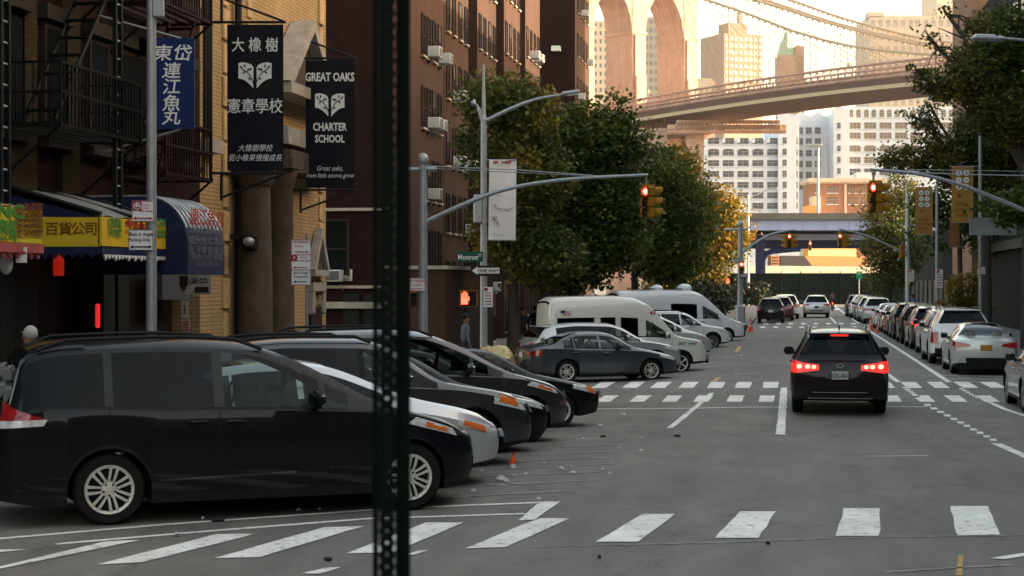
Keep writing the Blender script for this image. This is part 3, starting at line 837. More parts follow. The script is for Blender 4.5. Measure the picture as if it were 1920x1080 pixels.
M_giron = pmat('dark_green_iron', (0.005, 0.007, 0.006), .6, .3, noise=.4, nscale=6)
M_gate = pmat('roller_shutter_steel', (0.012, 0.016, 0.014), .6, .2, noise=.35, nscale=5)
M_inside = pmat('unlit_shop_interior', (0.012, 0.010, 0.009), .9, noise=.4)
# brown apartment block with projecting brick bays along the left pavement
XB = -13.5
blk = thing('apartment_block', 'tall brown brick apartment block with narrow windows and white air conditioners', 'apartment block', (XB, 0, 0))
yc = YX(735, XB)
edges = [YX(x, XB) for x in (735, 832, 878, 895, 930, 945, 975, 985, 1012)]
HB = 19.0
def wallbox(parent, name, x0, x1, y0, y1, z0, z1, m):
    mb = MB(); mb.box(((x0 + x1) / 2 - parent.location.x, (y0 + y1) / 2 - parent.location.y, (z0 + z1) / 2), (x1 - x0, y1 - y0, z1 - z0), m); return mb.build(name, parent)
bays = [(edges[0], edges[1] - .12), (edges[1] + .12, edges[2]), (edges[3], edges[4]), (edges[5], edges[6]), (edges[7], edges[8])]
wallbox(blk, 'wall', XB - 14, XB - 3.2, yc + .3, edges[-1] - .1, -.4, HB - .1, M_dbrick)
FL = 2.66
pm = MB(); pm.box((0, 0, 0), (.02, .62, 1.5), M_wpane); pane_me = pm.mesh('pane'); pm = MB(); pm.box((0, 0, -.3), (.02, .62, .9), M_wpane); pm.box((.001, 0, .45), (.022, .62, .6), M_wpane2); pane2_me = pm.mesh('pane')
sm_ = MB(); sm_.box((.03, 0, -.80), (.14, .80, .07), M_sill); sill_me = sm_.mesh('sill')
wm = MB()
for y in (-.36, .36): wm.box((-.02, y, 0), (.10, .08, 1.56), M_dframe)
for z in (-.03, .76): wm.box((-.01, 0, z), (.09, .64, .06), M_dframe)
win_me = wm.mesh('window')
am = MB(); am.box((.22, 0, 0), (.52, .62, .40), M_ac, bev=.02); am.box((.485, 0, 0), (.012, .54, .32), M_acg)
am.box((.02, .47, .02), (.03, .28, .40), M_ac)
for y in (-.29, .29): am.tube([(.42, y, -.2), (.0, y, -.52)], .012, M_steel, 4)
ac_me = am.mesh('air_conditioner')
acs = {(0, 3.6, 1), (0, 1.2, 2), (1, 4, 0), (1, 4, 1), (1, 2, 0), (1, 2, 1), (1, 1, 0), (1, 1, 1)}
nb_ = 0
for bi, (y0, y1) in enumerate(bays):
    proj = XB + (0.0 if bi else .02)
    wallbox(blk, 'brick_bay', XB - 3.2, proj, y0, y1, -.4, HB + .4, M_rbrick)
    wy = [y0 + (y1 - y0) * t for t in ((.56, .67, .78, .90) if bi == 0 else (.12, .37, .63, .88))]
    for fl in range(0, 8):
        zc = ZP({0: 208, 1: 168}.get(bi, 190), XB, (y0 + y1) / 2) % FL + fl * FL + .2
        if zc > 17 or (zc < 3.2 and bi == 0): continue
        for wi, y in enumerate(wy):
            o = inst(win_me, 'window', blk, (proj - XB + .02, y, zc), 0, (1, .8 if bi < 2 else .72, 1))
            inst(pane2_me if (bi * 7 + fl * 5 + wi * 3) % 4 == 1 else pane_me, 'pane', o, (-.005, 0, 0)); inst(sill_me, 'sill', o)
            r = random.Random(bi * 100 + fl * 10 + wi)
            if r.random() < (.42 if wi in (1, 2) else .08): inst(ac_me, 'air_conditioner', blk, (proj - XB + .02, y, zc - .52))
# wall facing the side street, its shade put into darker brick: string courses, window, shopfront
fm = MB()
fx0, fx1 = XB - 14, XB
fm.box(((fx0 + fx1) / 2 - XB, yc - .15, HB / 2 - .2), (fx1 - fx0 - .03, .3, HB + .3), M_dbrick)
fm.build('wall', blk)
fm = MB()
for py, h in ((393, .10), (538, .10)):
    fm.box(((fx0 + fx1) / 2 - XB, yc - .36, ZP(py, XB, yc)), (fx1 - fx0, .14, h), M_sill)
fm.box(((fx0 + fx1) / 2 - XB, yc - .40, ZP(572, XB, yc)), (fx1 - fx0, .24, .22), M_stone)
fm.build('string_course', blk)
pw = W(628, 465, DEP(XB, yc))
o = inst(win_me, 'window', blk, (pw.x - XB, yc - .33, pw.z), -pi / 2, (1, 1.3, 1.25)); inst(pane_me, 'pane', o); inst(sill_me, 'sill', o)
inst(ac_me, 'air_conditioner', blk, (pw.x - XB, yc - .3, pw.z - .95), -pi / 2)
fm = MB()
for px in (660, 700): fm.box((W(px, 600, DEP(XB, yc)).x - XB, yc - .33, 1.0), (.55, .06, 2.4), M_gate)
fm.build('shop_shutter', blk)
# next block beyond the alley
XC = -14.0 + 0.3
XC = -13.75
Yc0 = 111.0
xr = W(1078, 300, 0).x
def xat(px, Y):
    r = (px - X0) / F; return -Y * (sin(TH) - cos(TH) * r) / (cos(TH) + sin(TH) * r)
XC = xat(1078, Yc0); Yc1 = YX(1105, XC)
b2 = thing('apartment_block', 'second brown apartment tower beyond the alley with a bare shaded brick end wall', 'apartment block', (XC, Yc0, 0))
wallbox(b2, 'wall', XC - 12, XC, Yc0, Yc1, -.5, 34, M_rbrick)
fm = MB(); fm.box((-6, -.06, 17), (12.02, .1, 34.4), M_dbrick); fm.build('end_wall', b2)  # darker brick sheet puts the end wall's shade into the colour
for fl in range(9):
    z = ZP(245, XC, Yc0) % 2.9 + fl * 2.9
    for t in (.2, .42, .62, .82):
        o = inst(win_me, 'window', b2, (.02, (Yc1 - Yc0) * t, z)); inst(pane_me, 'pane', o); inst(sill_me, 'sill', o)
        if (fl * 4 + int(t * 10)) % 5 == 2: inst(ac_me, 'air_conditioner', b2, (.02, (Yc1 - Yc0) * t, z - .5))
p = W(1040, 92, Yc0); fm = MB(); fm.box((p.x - XC, -.3, ZP(92, XC, Yc0)), (.6, .5, .35), M_ac, bev=.03); fm.build('air_conditioner', b2)

# corner shop building seen past the lamp post, low, with a pale flat roof edge
XS_ = XB + 2.2
cs = thing('corner_kiosk', 'low brick shopfront with a pale coping behind the street sign post', 'shop', (XS_, 0, 0))
ya, yb_ = YX(836, XS_), YX(925, XS_)
wallbox(cs, 'wall', XS_ - 2.0, XS_, ya, yb_, -.3, ZP(505, XS_, ya), M_rbrick)
wallbox(cs, 'coping', XS_ - 2.1, XS_ + .08, ya - .1, yb_, ZP(505, XS_, ya) + .002, ZP(498, XS_, ya), M_stone)
fm = MB()
fm.box((.02, (ya + yb_) / 2 - .6, .9), (.05, 1.1, 2.2), M_gate); fm.build('shop_shutter', cs)

# yellow brick school
XL = -12.0
ys0, ys1 = YX(375, XL), YX(611, XL)
sch = thing('school_building', 'yellow brick school front with two stone columns, pediments and quoined edges', 'school', (XL, 0, 0))
wallbox(sch, 'wall', XL - 10, XL, ys0, ys1, -.3, 17, M_ybrick)
q = MB()
for px in (421, 466, 600):
    y = YX(px, XL)
    for i in range(22):
        q.box((.0, y, .2 + i * .72), (.09 + .04 * (i % 2), .30 + .10 * (i % 2), .64), M_ytrim, bev=.02)
q.build('quoin', sch)
def col(px, x, r):
    y = YX(px, XL + x); m = MB(); zt = ZP(318, XL, y)
    m.lathe([(r * 1.25, -.2), (r * 1.25, .35), (r * 1.1, .42), (r * 1.04, .6), (r, 2.5), (r * .88, zt - .4), (r * 1.0, zt - .35), (r * 1.2, zt - .1), (r * 1.2, zt)], M_bstone, 24, Matrix.Translation((x, y, 0)))
    m.box((x, y, zt + .12), (r * 2.6, r * 2.6, .24), M_bstone); return m.build('column', sch)
col(478, .45, .38); col(524, .45, .34)
yp = YX(548, XL); zb_ = ZP(190, XL, yp); zt_ = ZP(66, XL, yp)
# entablature and pediment over the columns
ya, yb_ = YX(498, XL), YX(584, XL)
m = MB(); m.box((.3, (ya + yb_) / 2, ZP(300, XL, ya) + .0), (.6, yb_ - ya, .5), M_bstone); m.box((.25, (ya + yb_) / 2, ZP(252, XL, ya)), (.5, yb_ - ya - .3, .4), M_stone)
m.box((.32, (ya + yb_) / 2, zb_ + .1), (.66, yb_ - ya + .2, .26), M_stone)
m.build('entablature', sch)
m = MB(); half = (yb_ - ya) / 2 + .1; ym = (ya + yb_) / 2
RZ = Matrix.Rotation(pi / 2, 4, 'Z')
z0 = zb_ + .235; hz = (zt_ - zb_) * .95
m.prism([(-half, z0), (half, z0), (0, z0 + hz)], .3, M_bstone, Matrix.Translation((.36, ym, 0)) @ RZ)
for sg in (-1, 1):
    m.prism([(sg * (half + .1), z0), (sg * (half - .28), z0), (0, z0 + hz - .12), (0, z0 + hz + .16)], .6, M_stone, Matrix.Translation((.64, ym, 0)) @ RZ)
m.build('pediment', sch)
# small doorway with its own pediment and brackets
yd = YX(588, XL); m = MB()
m.box((.02, yd, .9), (.14, 1.0, 2.2), M_dframe); m.build('door', sch)
m = MB(); zz = ZP(512, XL, yd)
m.box((.11, yd, zz), (.26, 1.3, .16), M_stone); m.box((.08, yd, zz - .35), (.18, 1.2, .22), M_stone)
m.prism([(-.65, 0), (.65, 0), (0, .95)], .1, M_bstone, Matrix.Translation((.14, yd, zz + .085)) @ RZ)
for sg in (-1, 1):
    m.prism([(sg * .72, 0), (sg * .52, 0), (0, .82), (0, 1.05)], .2, M_stone, Matrix.Translation((.24, yd, zz + .083)) @ RZ)
    m.box((.09, yd + sg * .5, zz - .75), (.18, .16, .6), M_stone, bev=.04)
m.build('door_hood', sch)
# tall slit window with sill at the near end
m = MB(); yw = YX(387, XL); zw0, zw1 = ZP(262, XL, yw), 16
m.box((.0, yw, (zw0 + zw1) / 2), (.12, .42, zw1 - zw0), M_dframe); m.box((.03, yw, (zw0 + zw1) / 2), (.08, .3, zw1 - zw0 - .1), M_wpane)
o = m.build('window', sch); m = MB(); m.box((.1, yw, zw0 - .14), (.3, .75, .28), M_stone); m.build('sill', o)
m = MB(); yw = YX(575, XL); m.box((.02, yw, 12.2), (.10, 1.5, 4.6), M_dframe); m.box((.05, yw, 12.2), (.08, 1.2, 4.4), M_wpane); m.build('window', sch)
m = MB(); yw = YX(490, XL); m.box((.02, yw, 12.6), (.10, 2.0, 4.6), M_dframe); m.box((.05, yw, 12.6), (.08, 1.7, 4.4), M_stone); m.build('window', sch)
# drain pipe
m = MB(); y = YX(437, XL); m.tube([(.12, y, 0), (.12, y, 20)], .08, M_black, 8); m.build('drain_pipe', sch)
m = MB(); p_ = W(455, 445, DEP(XL, YX(455, XL)) - .5)
m.box((.25, YX(452, XL + .3), p_.z), (.5, .12, .1), M_black); m.box((.5, YX(452, XL + .3), p_.z - .12), (.3, .36, .36), M_black, bev=.05); m.ell((.62, YX(456, XL + .5), p_.z - .12), (.12, .14, .1), M_steel)
m.build('wall_lamp', sch)

# dark tenement with fire escapes over the shops, deep shade put into its colours
yt0, yt1 = 20.0, ys0 - .02
ten = thing('tenement_building', 'dark red brick tenement with iron fire escapes above the awnings', 'tenement', (XL, 0, 0))
wallbox(ten, 'wall', XL - 10, XL, yt0, yt1, 3.7, 17, M_dbrick)
wallbox(ten, 'ground_floor', XL - 10, XL - .6, yt0, yt1, -.3, 3.68, M_inside)
M_tsill = pmat('shade_dark_sill_stone', (.028, .023, .019), .85, noise=.3)  # sill stone darkened to hold the deep shade over the shops
M_ypil = brick('shaded_ochre_brick', (0.036, 0.026, 0.014), (0.044, 0.032, 0.017), (0.026, 0.019, 0.01), .24, .085)
for px0, px1 in ((20, 70), (118, 150)):
    ya, yb_ = YX(px0, XL + .1), YX(px1, XL + .1); wallbox(ten, 'brick_pier', XL, XL + .1, ya, yb_, 3.7, 16.5, M_ypil)
for px in (12, 95, 178, 235, 262, 340):
    y = YX(px, XL)
    for z in (5.9, 9.1, 12.3):
        m = MB(); m.box((.03, y, z), (.14, .85, 1.9), M_dframe); m.box((.07, y, z - .02), (.08, .68, 1.72), M_wpane); o = m.build('window', ten)
        m = MB(); m.box((.1, y, z - 1.03), (.24, 1.1, .14), M_tsill); m.build('sill', o); m = MB(); m.box((.1, y, z + 1.08), (.2, 1.1, .24), M_tsill); m.build('lintel', o)
def escape(pa, pb, zs, iron, part):
    ya, yb_ = YX(pa, XL + .6), YX(pb, XL + .6)
    for k, z in enumerate(zs):
        m = MB()
        for x in (.1, .35, .6, .85, 1.05): m.box((x, (ya + yb_) / 2, z), (.06, yb_ - ya, .05), iron)
        for y in (ya, yb_): m.box((.55, y, z), (1.1, .06, .08), iron)
        for x, a, b in ((1.08, ya, yb_),):
            for h in (.5, .95): m.box((x, (a + b) / 2, z + h), (.04, b - a, .04), iron)
            n = int((b - a) / .13)
            for i in range(n + 1): m.box((x, a + (b - a) * i / n, z + .48), (.022, .022, .96), iron)
        for y in (ya, yb_):
            for h in (.5, .95): m.box((.55, y, z + h), (1.08, .035, .035), iron)
            for i in range(8): m.box((.08 + i * .14, y, z + .48), (.02, .02, .96), iron)
            m.tube([(.02, y, z - .9), (1.05, y, z - .03)], .025, iron, 5)
        m.build(part, ten)
        if k + 1 < len(zs):
            m = MB(); z2 = zs[k + 1]
            for x in (.35, .85): m.tube([(x, ya + .3, z + .1), (x, yb_ - .3, z2)], .035, iron, 5)
            for i in range(9):
                t = (i + .5) / 9; m.box((.6, ya + .3 + (yb_ - ya - .6) * t, z + .1 + (z2 - z - .1) * t), (.5, .18, .03), iron)
            m.build('fire_escape_stair', ten)
escape(58, 214, (5.0, 8.0, 11.0), M_giron, 'fire_escape_landing')
escape(262, 352, (4.55, 7.55, 10.6), M_iron, 'fire_escape_landing')
for px in (8, 221):
    y = YX(px, XL + 1.0); m = MB()
    for s in (-.12, .12): m.box((1.0, y + s, 8.4), (.06, .06, 9.6), M_giron)
    for i in range(32): m.tube([(1.0, y - .12, 3.9 + i * .3), (1.0, y + .12, 3.9 + i * .3)], .016, M_steel, 5)
    m.build('drop_ladder', ten)
for px in (15, 205, 232):
    m = MB(); m.box((-.25, YX(px, XL), 1.7), (.5, .5, 4.0), M_gate); m.build('shop_pier', ten)
m = MB()
y0_, y1_ = YX(-40, XL), YX(110, XL)
for i in range(24): m.box((-.4, (y0_ + y1_) / 2, .25 + i * .14), (.06 + .03 * (i % 2), y1_ - y0_, .125), M_gate)
m.build('roller_shutter', ten)
m = MB(); M_redposter = pmat('glowing_red_door_banner', (0.45, 0.02, 0.012), .6, noise=.3, nscale=5, emit=(1, .03, .01), estr=.03)  # emission gives this banner the glow of lit neon
y = YX(131, XL); m.box((-.2, y, ZP(495, XL - .2, y)), (.08, .30, .40), M_redposter, bev=.02); m.build('door_banner', ten)
m = MB(); M_redtube = pmat('red_sign_lamp', (.6, .02, .02), .4, emit=(1, .03, .03), estr=.09)
y = YX(173, XL); m.box((.1, y, ZP(592, XL, y)), (.06, .10, .42), M_redtube, bev=.02); m.build('red_sign_lamp', ten)
m = MB(); y = YX(236, XL); m.box((-.1, y, 1.3), (.06, .5, 2.2), M_sill); m.build('side_door', ten)
m = MB(); y = YX(318, XL - .2); m.box((-.2, y, ZP(532, XL, y)), (.3, 1.6, .62), pmat('grey_fascia', (.06, .065, .075), .6, noise=.2)); m.build('shop_fascia', ten)

# school banners on iron frames
M_ban = pmat('black_banner_vinyl', (0.003, 0.0035, 0.008), .6, spec=.15, noise=.3, nscale=2)
M_let = pmat('banner_white_print', (0.62, 0.62, 0.60), .6, noise=.06)
def logo(mb, mx, w_):
    """open book with two leafy branches"""
    h = w_ * .62
    for sg in (-1, 1):
        pts = [(sg * .05, -.62)] + [(sg * (.05 + .45 * t), -.62 + .36 * sin(t * pi / 2 * 1.0) + .02 * sin(t * pi)) for t in (.2, .4, .6, .8)] + [(sg * .5, -.25), (sg * .5, .32), (sg * .38, .36), (sg * .22, .33), (sg * .1, .26), (sg * .05, .16)]
        P = [(x * w_, z * h * 1.3) for x, z in pts]
        if sg < 0: P.reverse()
        mb.prism([(x, z) for x, z in P], .008, M_let, mx)
        stem = [(.0, -.55), (sg * .1, -.22), (sg * .24, .0), (sg * .40, .12)]
        for a, b in zip(stem, stem[1:]): mb.tube([(a[0] * w_, -.006, a[1] * h * 1.3), (b[0] * w_, -.006, b[1] * h * 1.3)], w_ * .012, M_ban, 4, mx=mx)
        for lx, lz, an in ((.16, -.26, .4), (.20, .08, 2.1), (.33, -.02, -.7), (.31, .22, 1.4), (.42, .18, .6), (.13, .10, 2.4)):
            a = an if sg > 0 else pi - an; l = w_ * .065; lw = w_ * .03
            c = Vector((sg * lx * w_, -.009, lz * h * 1.3)); d = Vector((cos(a), 0, sin(a))); n = Vector((-sin(a), 0, cos(a)))
            mb.add([c - d * l, c + n * lw, c + d * l, c - n * lw], [(0, 3, 2, 1)], M_ban, mx=mx)
def banner_sign(label, px0, px1, py0, py1, xoff, lines, lg):
    d = DEP(XL + xoff, YX((px0 + px1) / 2, XL + xoff))
    a, b = W(px0, py1, d), W(px1, py0, d); c = (a + b) / 2; w_ = (px1 - px0) / F * d; h = (py1 - py0) / F * d
    t = thing('banner_sign', label, 'banner', c, CAMYAW, 'school banners on iron brackets')
    m = MB(); nx, nz = 8, 14; vs = []; fs = []
    for k in range(nz + 1):
        for i in range(nx + 1):
            u, v = i / nx, k / nz
            vs.append(((u - .5) * w_, .012 * sin(u * 6 + v * 4) + .008 * sin(v * 9), (v - .5) * h))
    for k in range(nz):
        for i in range(nx): q_ = k * (nx + 1) + i; fs.append((q_, q_ + 1, q_ + nx + 2, q_ + nx + 1))
    m.add(vs, fs, M_ban, True); m.add([(x, y + .02, z) for x, y, z in vs], [tuple(reversed(f)) for f in fs], M_ban, True); m.build('banner', t)
    m = MB()
    for body, py, sz, bold, sx, sh in lines:
        text(m, body, sz, M_let, Matrix.Translation((0, -.03, CH + (Y0 - py) / F * d - c.z)), sx, bold, 'CENTER', sh)
    m.build('lettering', t)
    m = MB(); logo(m, Matrix.Translation((0, -.032, CH + (Y0 - lg[0]) / F * d - c.z)), lg[1] / F * d); m.build('emblem', t)
    lx = XL - c.x
    for zz, s in ((h / 2 + .05, 1), (-h / 2 - .05, -1)):
        m = MB()
        m.tube([(-w_ / 2 - .35, .02, zz), (w_ / 2 + .05, .02, zz)], .03, M_black, 6)
        m.tube([(-w_ / 2 - .15, .05, zz + s * .5), (w_ / 2, .02, zz + .02 * s)], .025, M_black, 5)
        m.tube([(-w_ / 2 - .12, .02, zz), (-w_ / 2 - .12, .02, zz + s * .55)], .03, M_black, 5)
        m.build('bracket', t)
    return t
banner_sign('black banner with white Chinese school lettering and open book emblem', 426, 531, 46, 320, 1.3,
            [('大 橡 樹', 95, .31, .009, .86, 0), ('憲章學校', 210, .32, .007, .88, 0), ('大橡樹學校', 283, .155, .003, .9, .25), ('從小橡果慢慢成長', 301, .15, .003, .9, .25)], (135, 62))
banner_sign('black banner reading GREAT OAKS CHARTER SCHOOL beside the dark post', 573, 664, 113, 352, 1.1,
            [('GREAT OAKS', 152, .28, .03, .70, 0), ('CHARTER', 245, .26, .03, .70, 0), ('SCHOOL', 267, .25, .03, .70, 0), ('Great oaks,', 320, .17, .0, .8, .3), ('from little acorns grow', 333, .155, .0, .78, .3)], (191, 55))
# blue vertical sign
M_bsign = pmat('blue_sign_cloth', (0.006, 0.016, 0.085), .5, noise=.15, nscale=3)
d = DEP(XL + 1.6, YX(330, XL + 1.6)); a, b = W(293, 242, d), W(364, 72, d); c = (a + b) / 2; w_ = (364 - 285) / F * d; h = b.z - a.z
t = thing('hanging_sign', 'blue vertical shop sign with white Chinese characters behind the lamp post', 'sign', c, CAMYAW)
m = MB(); m.box((-.03, 0, 0), (w_, .03, h), M_bsign); m.build('panel', t)
m = MB()
for body, px, py in (('東', 305, 111), ('岱', 342, 111), ('連', 321, 144), ('江', 321, 174), ('魚', 321, 205), ('丸', 321, 231)):
    p = W(px, py, d); text(m, body, .29, M_let, Matrix.Translation(((px - 328.5) / F * d, -.02, p.z - c.z)), 1.1, .012, 'CENTER', .12)
m.build('lettering', t)
for zz, s in ((h / 2, 1), (-h / 2, -1)):
    m = MB(); m.tube([(-1.3, .1, zz + s * .4), (.1, 0, zz)], .018, M_steel, 5); m.tube([(-.5, .02, zz), (w_ / 2 - .1, .02, zz)], .02, M_black, 5); m.build('bracket', t)

# awnings
M_yel = pmat('yellow_awning_vinyl', (0.55, 0.36, 0.02), .55, noise=.12, nscale=2)
M_yelg = pmat('lime_awning_vinyl', (0.52, 0.44, 0.02), .55, noise=.12, nscale=2)
M_redaw = pmat('faded_red_awning', (0.33, 0.075, 0.075), .6, noise=.3, nscale=2)
M_greyaw = pmat('grey_awning_tin', (0.16, 0.165, 0.165), .5, noise=.4, nscale=1.5, bump=.2, bscale=8)
M_blueaw = pmat('navy_awning_canvas', (0.010, 0.016, 0.050), .5, noise=.25, nscale=2)
M_green = pmat('green_print', (0.05, 0.20, 0.03), .6, noise=.1)
M_brown = pmat('brown_print', (0.17, 0.05, 0.01), .6, noise=.2)
M_rprint = pmat('red_print', (0.36, 0.02, 0.02), .6, noise=.2)
M_gprint = pmat('grey_print', (0.11, 0.12, 0.145), .6, noise=.2)
M_tin = pmat('worn_tin_top', (0.34, 0.34, 0.34), .35, .6, noise=.4, nscale=3)
def awning(label, pa, pb, xout, pyt, pyb, vpyt, vpyb, mtop, mval, name='awning'):
    """sloped top from the wall out to a hanging sign face along the street, with its near end panel"""
    X1 = XL + xout; ya, yb_ = YX(pa, X1), YX(pb, X1); d = DEP(X1, (ya + yb_) / 2)
    z = lambda py, y: ZP(py, X1, y)
    ym = (ya + yb_) / 2; zt, zb_ = z(vpyt, ym), z(vpyb, ym); zw = zt + (vpyt - pyt) / F * d
    t = thing(name, label, 'awning', (XL, ym, 0)); hl = (yb_ - ya) / 2
    return t, xout, hl, zt, zb_, zw, ym, d
def awn_top(t, xo, hl, zt, zw, m, waves=0):
    mb = MB(); n = 14; vs = []; fs = []
    for i in range(n + 1):
        y = -hl + 2 * hl * i / n
        for k in range(7):
            u = k / 6; vs.append((xo * u, y, zw + (zt - zw) * u + .04 * sin(u * pi) + .02 * sin(i * 1.7) * u))
    for i in range(n):
        for k in range(6): q_ = i * 7 + k; fs.append((q_, q_ + 7, q_ + 8, q_ + 1))
    mb.add(vs, fs, m, True); mb.add([(x, y, z - .03) for x, y, z in vs], [tuple(reversed(f)) for f in fs], m, True); return mb.build('canopy', t)
# near awning, red over a lime sign
tA = awning('faded red awning over a lime yellow shop sign at the left edge', -120, 79, 2.2, 350, 460, 385, 452, M_redaw, M_yelg)
t, xo, hl, zt, zb_, zw, ym, d = tA
awn_top(t, xo, hl, zt, zw, M_redaw)
m = MB(); m.box((xo - .03, 0, (zt + zb_) / 2), (.06, 2 * hl, zt - zb_ - .01), M_yelg); m.box((xo / 2, -hl + .03, (zt + zb_) / 2), (xo - .1, .05, zt - zb_ - .01), M_yelg); m.build('sign_face', t)
m = MB(); m.box((xo - .02, 0, zb_ - .07), (.09, 2 * hl, .12), M_redaw)
for i in range(14): m.prism([(-.07, 0), (.07, 0), (0, -.08)], .03, M_redaw, Matrix.Translation((xo + .0, -hl + (i + .5) * 2 * hl / 14, zb_ - .131)) @ RZ)
m.build('valance', t)
m = MB(); RX = lambda y, z, x=0.0: Matrix.Translation((x, y, z)) @ Matrix.Rotation(pi / 2, 4, 'Z')
for body, px, py, sz, mt in (('海鮮', 14, 436, .2, M_green), ('公司', 14, 449, .16, M_green)):
    y = YX(px, XL + xo); text(m, body, sz, mt, RX(y - ym, ZP(py, XL + xo, y), xo + .012), 1.6, .03, 'RIGHT' if 'INC' in body else 'CENTER')
y = YX(15, XL + xo); text(m, 'INC', .24, M_green, RX(y - ym, ZP(407, XL + xo, y), xo + .012), 2.2, .04)
for px in (35, 49, 62, 73):
    y = YX(px, XL + xo)
    for k in range(6): text(m, random.choice('魚肉菜果米茶'), .13, M_brown, RX(y - ym, ZP(396 + k * 10, XL + xo, y), xo + .012), 1.9, .004)
m.build('lettering', t)
# middle awning: end panel with four characters faces the camera
X1 = XL + 1.6; ya, yb_ = YX(190, X1), YX(325, X1); dn = DEP(X1, ya)
zt, zb_ = ZP(405, X1, ya), ZP(462, X1, ya); zw = ZP(350, XL, ya)
t = thing('awning', 'grey tin awning over a yellow sign with brown Chinese characters', 'awning', (XL, ya, 0))
hl = (yb_ - ya)
m = MB(); n = 10; vs = []; fs = []
for i in range(n + 1):
    for k in range(7):
        u = k / 6; vs.append((1.6 * u, hl * i / n, zw + (zt - zw) * u + .05 * sin(u * pi) + .025 * sin(i * 2.3)))
for i in range(n):
    for k in range(6): q_ = i * 7 + k; fs.append((q_, q_ + 7, q_ + 8, q_ + 1))
m.add(vs, fs, M_greyaw, True); m.add([(x, y, z - .03) for x, y, z in vs], [tuple(reversed(f)) for f in fs], M_greyaw, True)
for i in (0, 4, 8): m.tube([(0, hl * i / n, zw + .04), (1.6, hl * i / n, zt + .04)], .03, M_black, 5)
m.build('canopy', t)
m = MB(); m.prism([(0, zb_), (1.57, zb_), (1.57, zt - .02), (0, zt + .0)], .05, M_yel, None); m.prism([(0, zt + .003), (1.55, zt - .017), (0, zw - .1)], .05, M_blueaw)
m.box((1.58, hl / 2, (zt + zb_) / 2), (.06, hl, zt - zb_ - .02), M_yel); m.build('sign_face', t)
m = MB()
wpx = lambda px: (W(px, 430, dn).x - XL)
for body, px in (('百', 93), ('貨', 120), ('公', 145), ('司', 170)): text(m, body, .215, M_brown, Matrix.Translation((1.6 - (190 - px) / F * dn / cos(TH), -.01, ZP(438, X1, ya))), 1.1, .012, 'CENTER')
for px, c_ in ((207, 0), (219, 0), (244, 1), (258, 1), (268, 1), (298, 0), (310, 0)):
    y = YX(px, X1)
    for k in range(1 if c_ else 2): text(m, random.choice('家用品雜貨店海'), .26 if c_ else .17, M_rprint if c_ else M_green, RX(y - ya, ZP(437 if c_ else 425 + k * 20, X1, y), 1.625), 2.0, .012)
m.build('lettering', t)
m = MB(); m.box((.79, -.01, zb_ - .06), (1.57, .06, .11), M_blueaw); m.box((1.58, hl / 2, zb_ - .06), (.07, hl, .11), M_blueaw)
for i in range(10): m.prism([(-.07, 0), (.07, 0), (0, -.07)], .03, M_blueaw, Matrix.Translation((.1 + i * .15, -.03, zb_ - .117)))
for i in range(22): m.prism([(-.08, 0), (.08, 0), (0, -.05 - .05 * random.random())], .03, M_let, Matrix.Translation((1.61, .1 + hl * (i + .5) / 23, zb_ - .117)) @ RZ)
m.build('valance', t)
# navy barrel awning with tin top
X1 = XL + 2.0; ya, yb_ = YX(352, X1), YX(421, X1); zb_, zt = ZP(515, X1, ya), ZP(368, X1, ya)
t = thing('awning', 'navy barrel awning with worn tin top and red lettering beside the yellow school', 'awning', (XL, ya, 0)); hl = yb_ - ya
prof = [(0, zt)] + [(2.0 - .75 + .75 * sin(a), zt - .85 + .85 * cos(a)) for a in [pi / 2 * i / 8 for i in range(9)]] + [(2.0, zb_)]
m = MB(); m.prism([(0, zb_)] + prof[::-1][:1] + prof[::-1][1:], .04, M_blueaw); m.build('end_panel', t)
m = MB(); vs = []; fs = []
for i in range(2):
    for x, z in prof: vs.append((x + .001, (.041 if i == 0 else hl), z))
for k in range(len(prof) - 1): fs.append((k, k + 1, len(prof) + k + 1, len(prof) + k))
m.add(vs, fs[:-3], M_tin, True); m.add(vs, fs[-3:], M_blueaw)
for i in range(10): m.tube([(x + .015, .06 + (hl - .1) * i / 9, z + .012) for x, z in prof[:8]], .022, M_tin, 5)
m.build('canopy', t)
m = MB(); ymid = hl / 2
for k, (body, py, sz, mt, sx) in enumerate((('連江魚丸', 421, .32, M_rprint, 1.35), ('LIANJIANG TRADING INC.', 438, .12, M_gprint, 1.15), ('福州魚丸肉燕', 458, .15, M_gprint, 2.1), ('批發零售電話', 475, .15, M_gprint, 2.1), ('特色小吃美味', 487, .13, M_gprint, 2.1), ('TEL: 212-555-0146', 499, .12, M_gprint, 1.3))):
    text(m, body, sz, mt, RX(ymid, ZP(py, X1, ya + ymid), 2.012), sx, .008)
m.build('lettering', t)
# small white shop sign under the barrel awning
p = W(363, 533, DEP(XL + .8, YX(363, XL + .8))); t = thing('shop_sign', 'small white sign with a dark emblem under the navy barrel awning', 'sign', p, CAMYAW)
m = MB(); m.box((0, 0, 0), (.68, .05, .40), M_stone); m.build('board', t); m = MB()
m.prism([(-.26, .16), (-.1, .16), (-.1, 0), (-.18, -.14), (-.26, 0)], .01, M_dframe, Matrix.Translation((0, -.037, 0))); text(m, 'LEE CO', .13, M_dframe, Matrix.Translation((.1, -.03, .02)), .8, .02); m.box((.16, -.03, -.1), (.26, .012, .1), M_dframe); m.build('lettering', t)
t = thing('notice_sheet', 'pile of white notices pasted on the yellow brick by the shop door', 'notice', W(347, 590, DEP(XL + .1, YX(347, XL + .1))), CAMYAW)
m = MB(); m.box((0, -.02, .1), (.14, .02, .34), M_stone); m.box((.02, -.02, -.25), (.16, .02, .3), M_sill)
m.build('sheet', t); m = MB()
for k in range(5): m.box((.02, -.034, -.35 + k * .05), (.12, .006, .022), M_rprint)
m.box((0, -.034, .1), (.02, .006, .18), M_dframe); m.build('print', t)
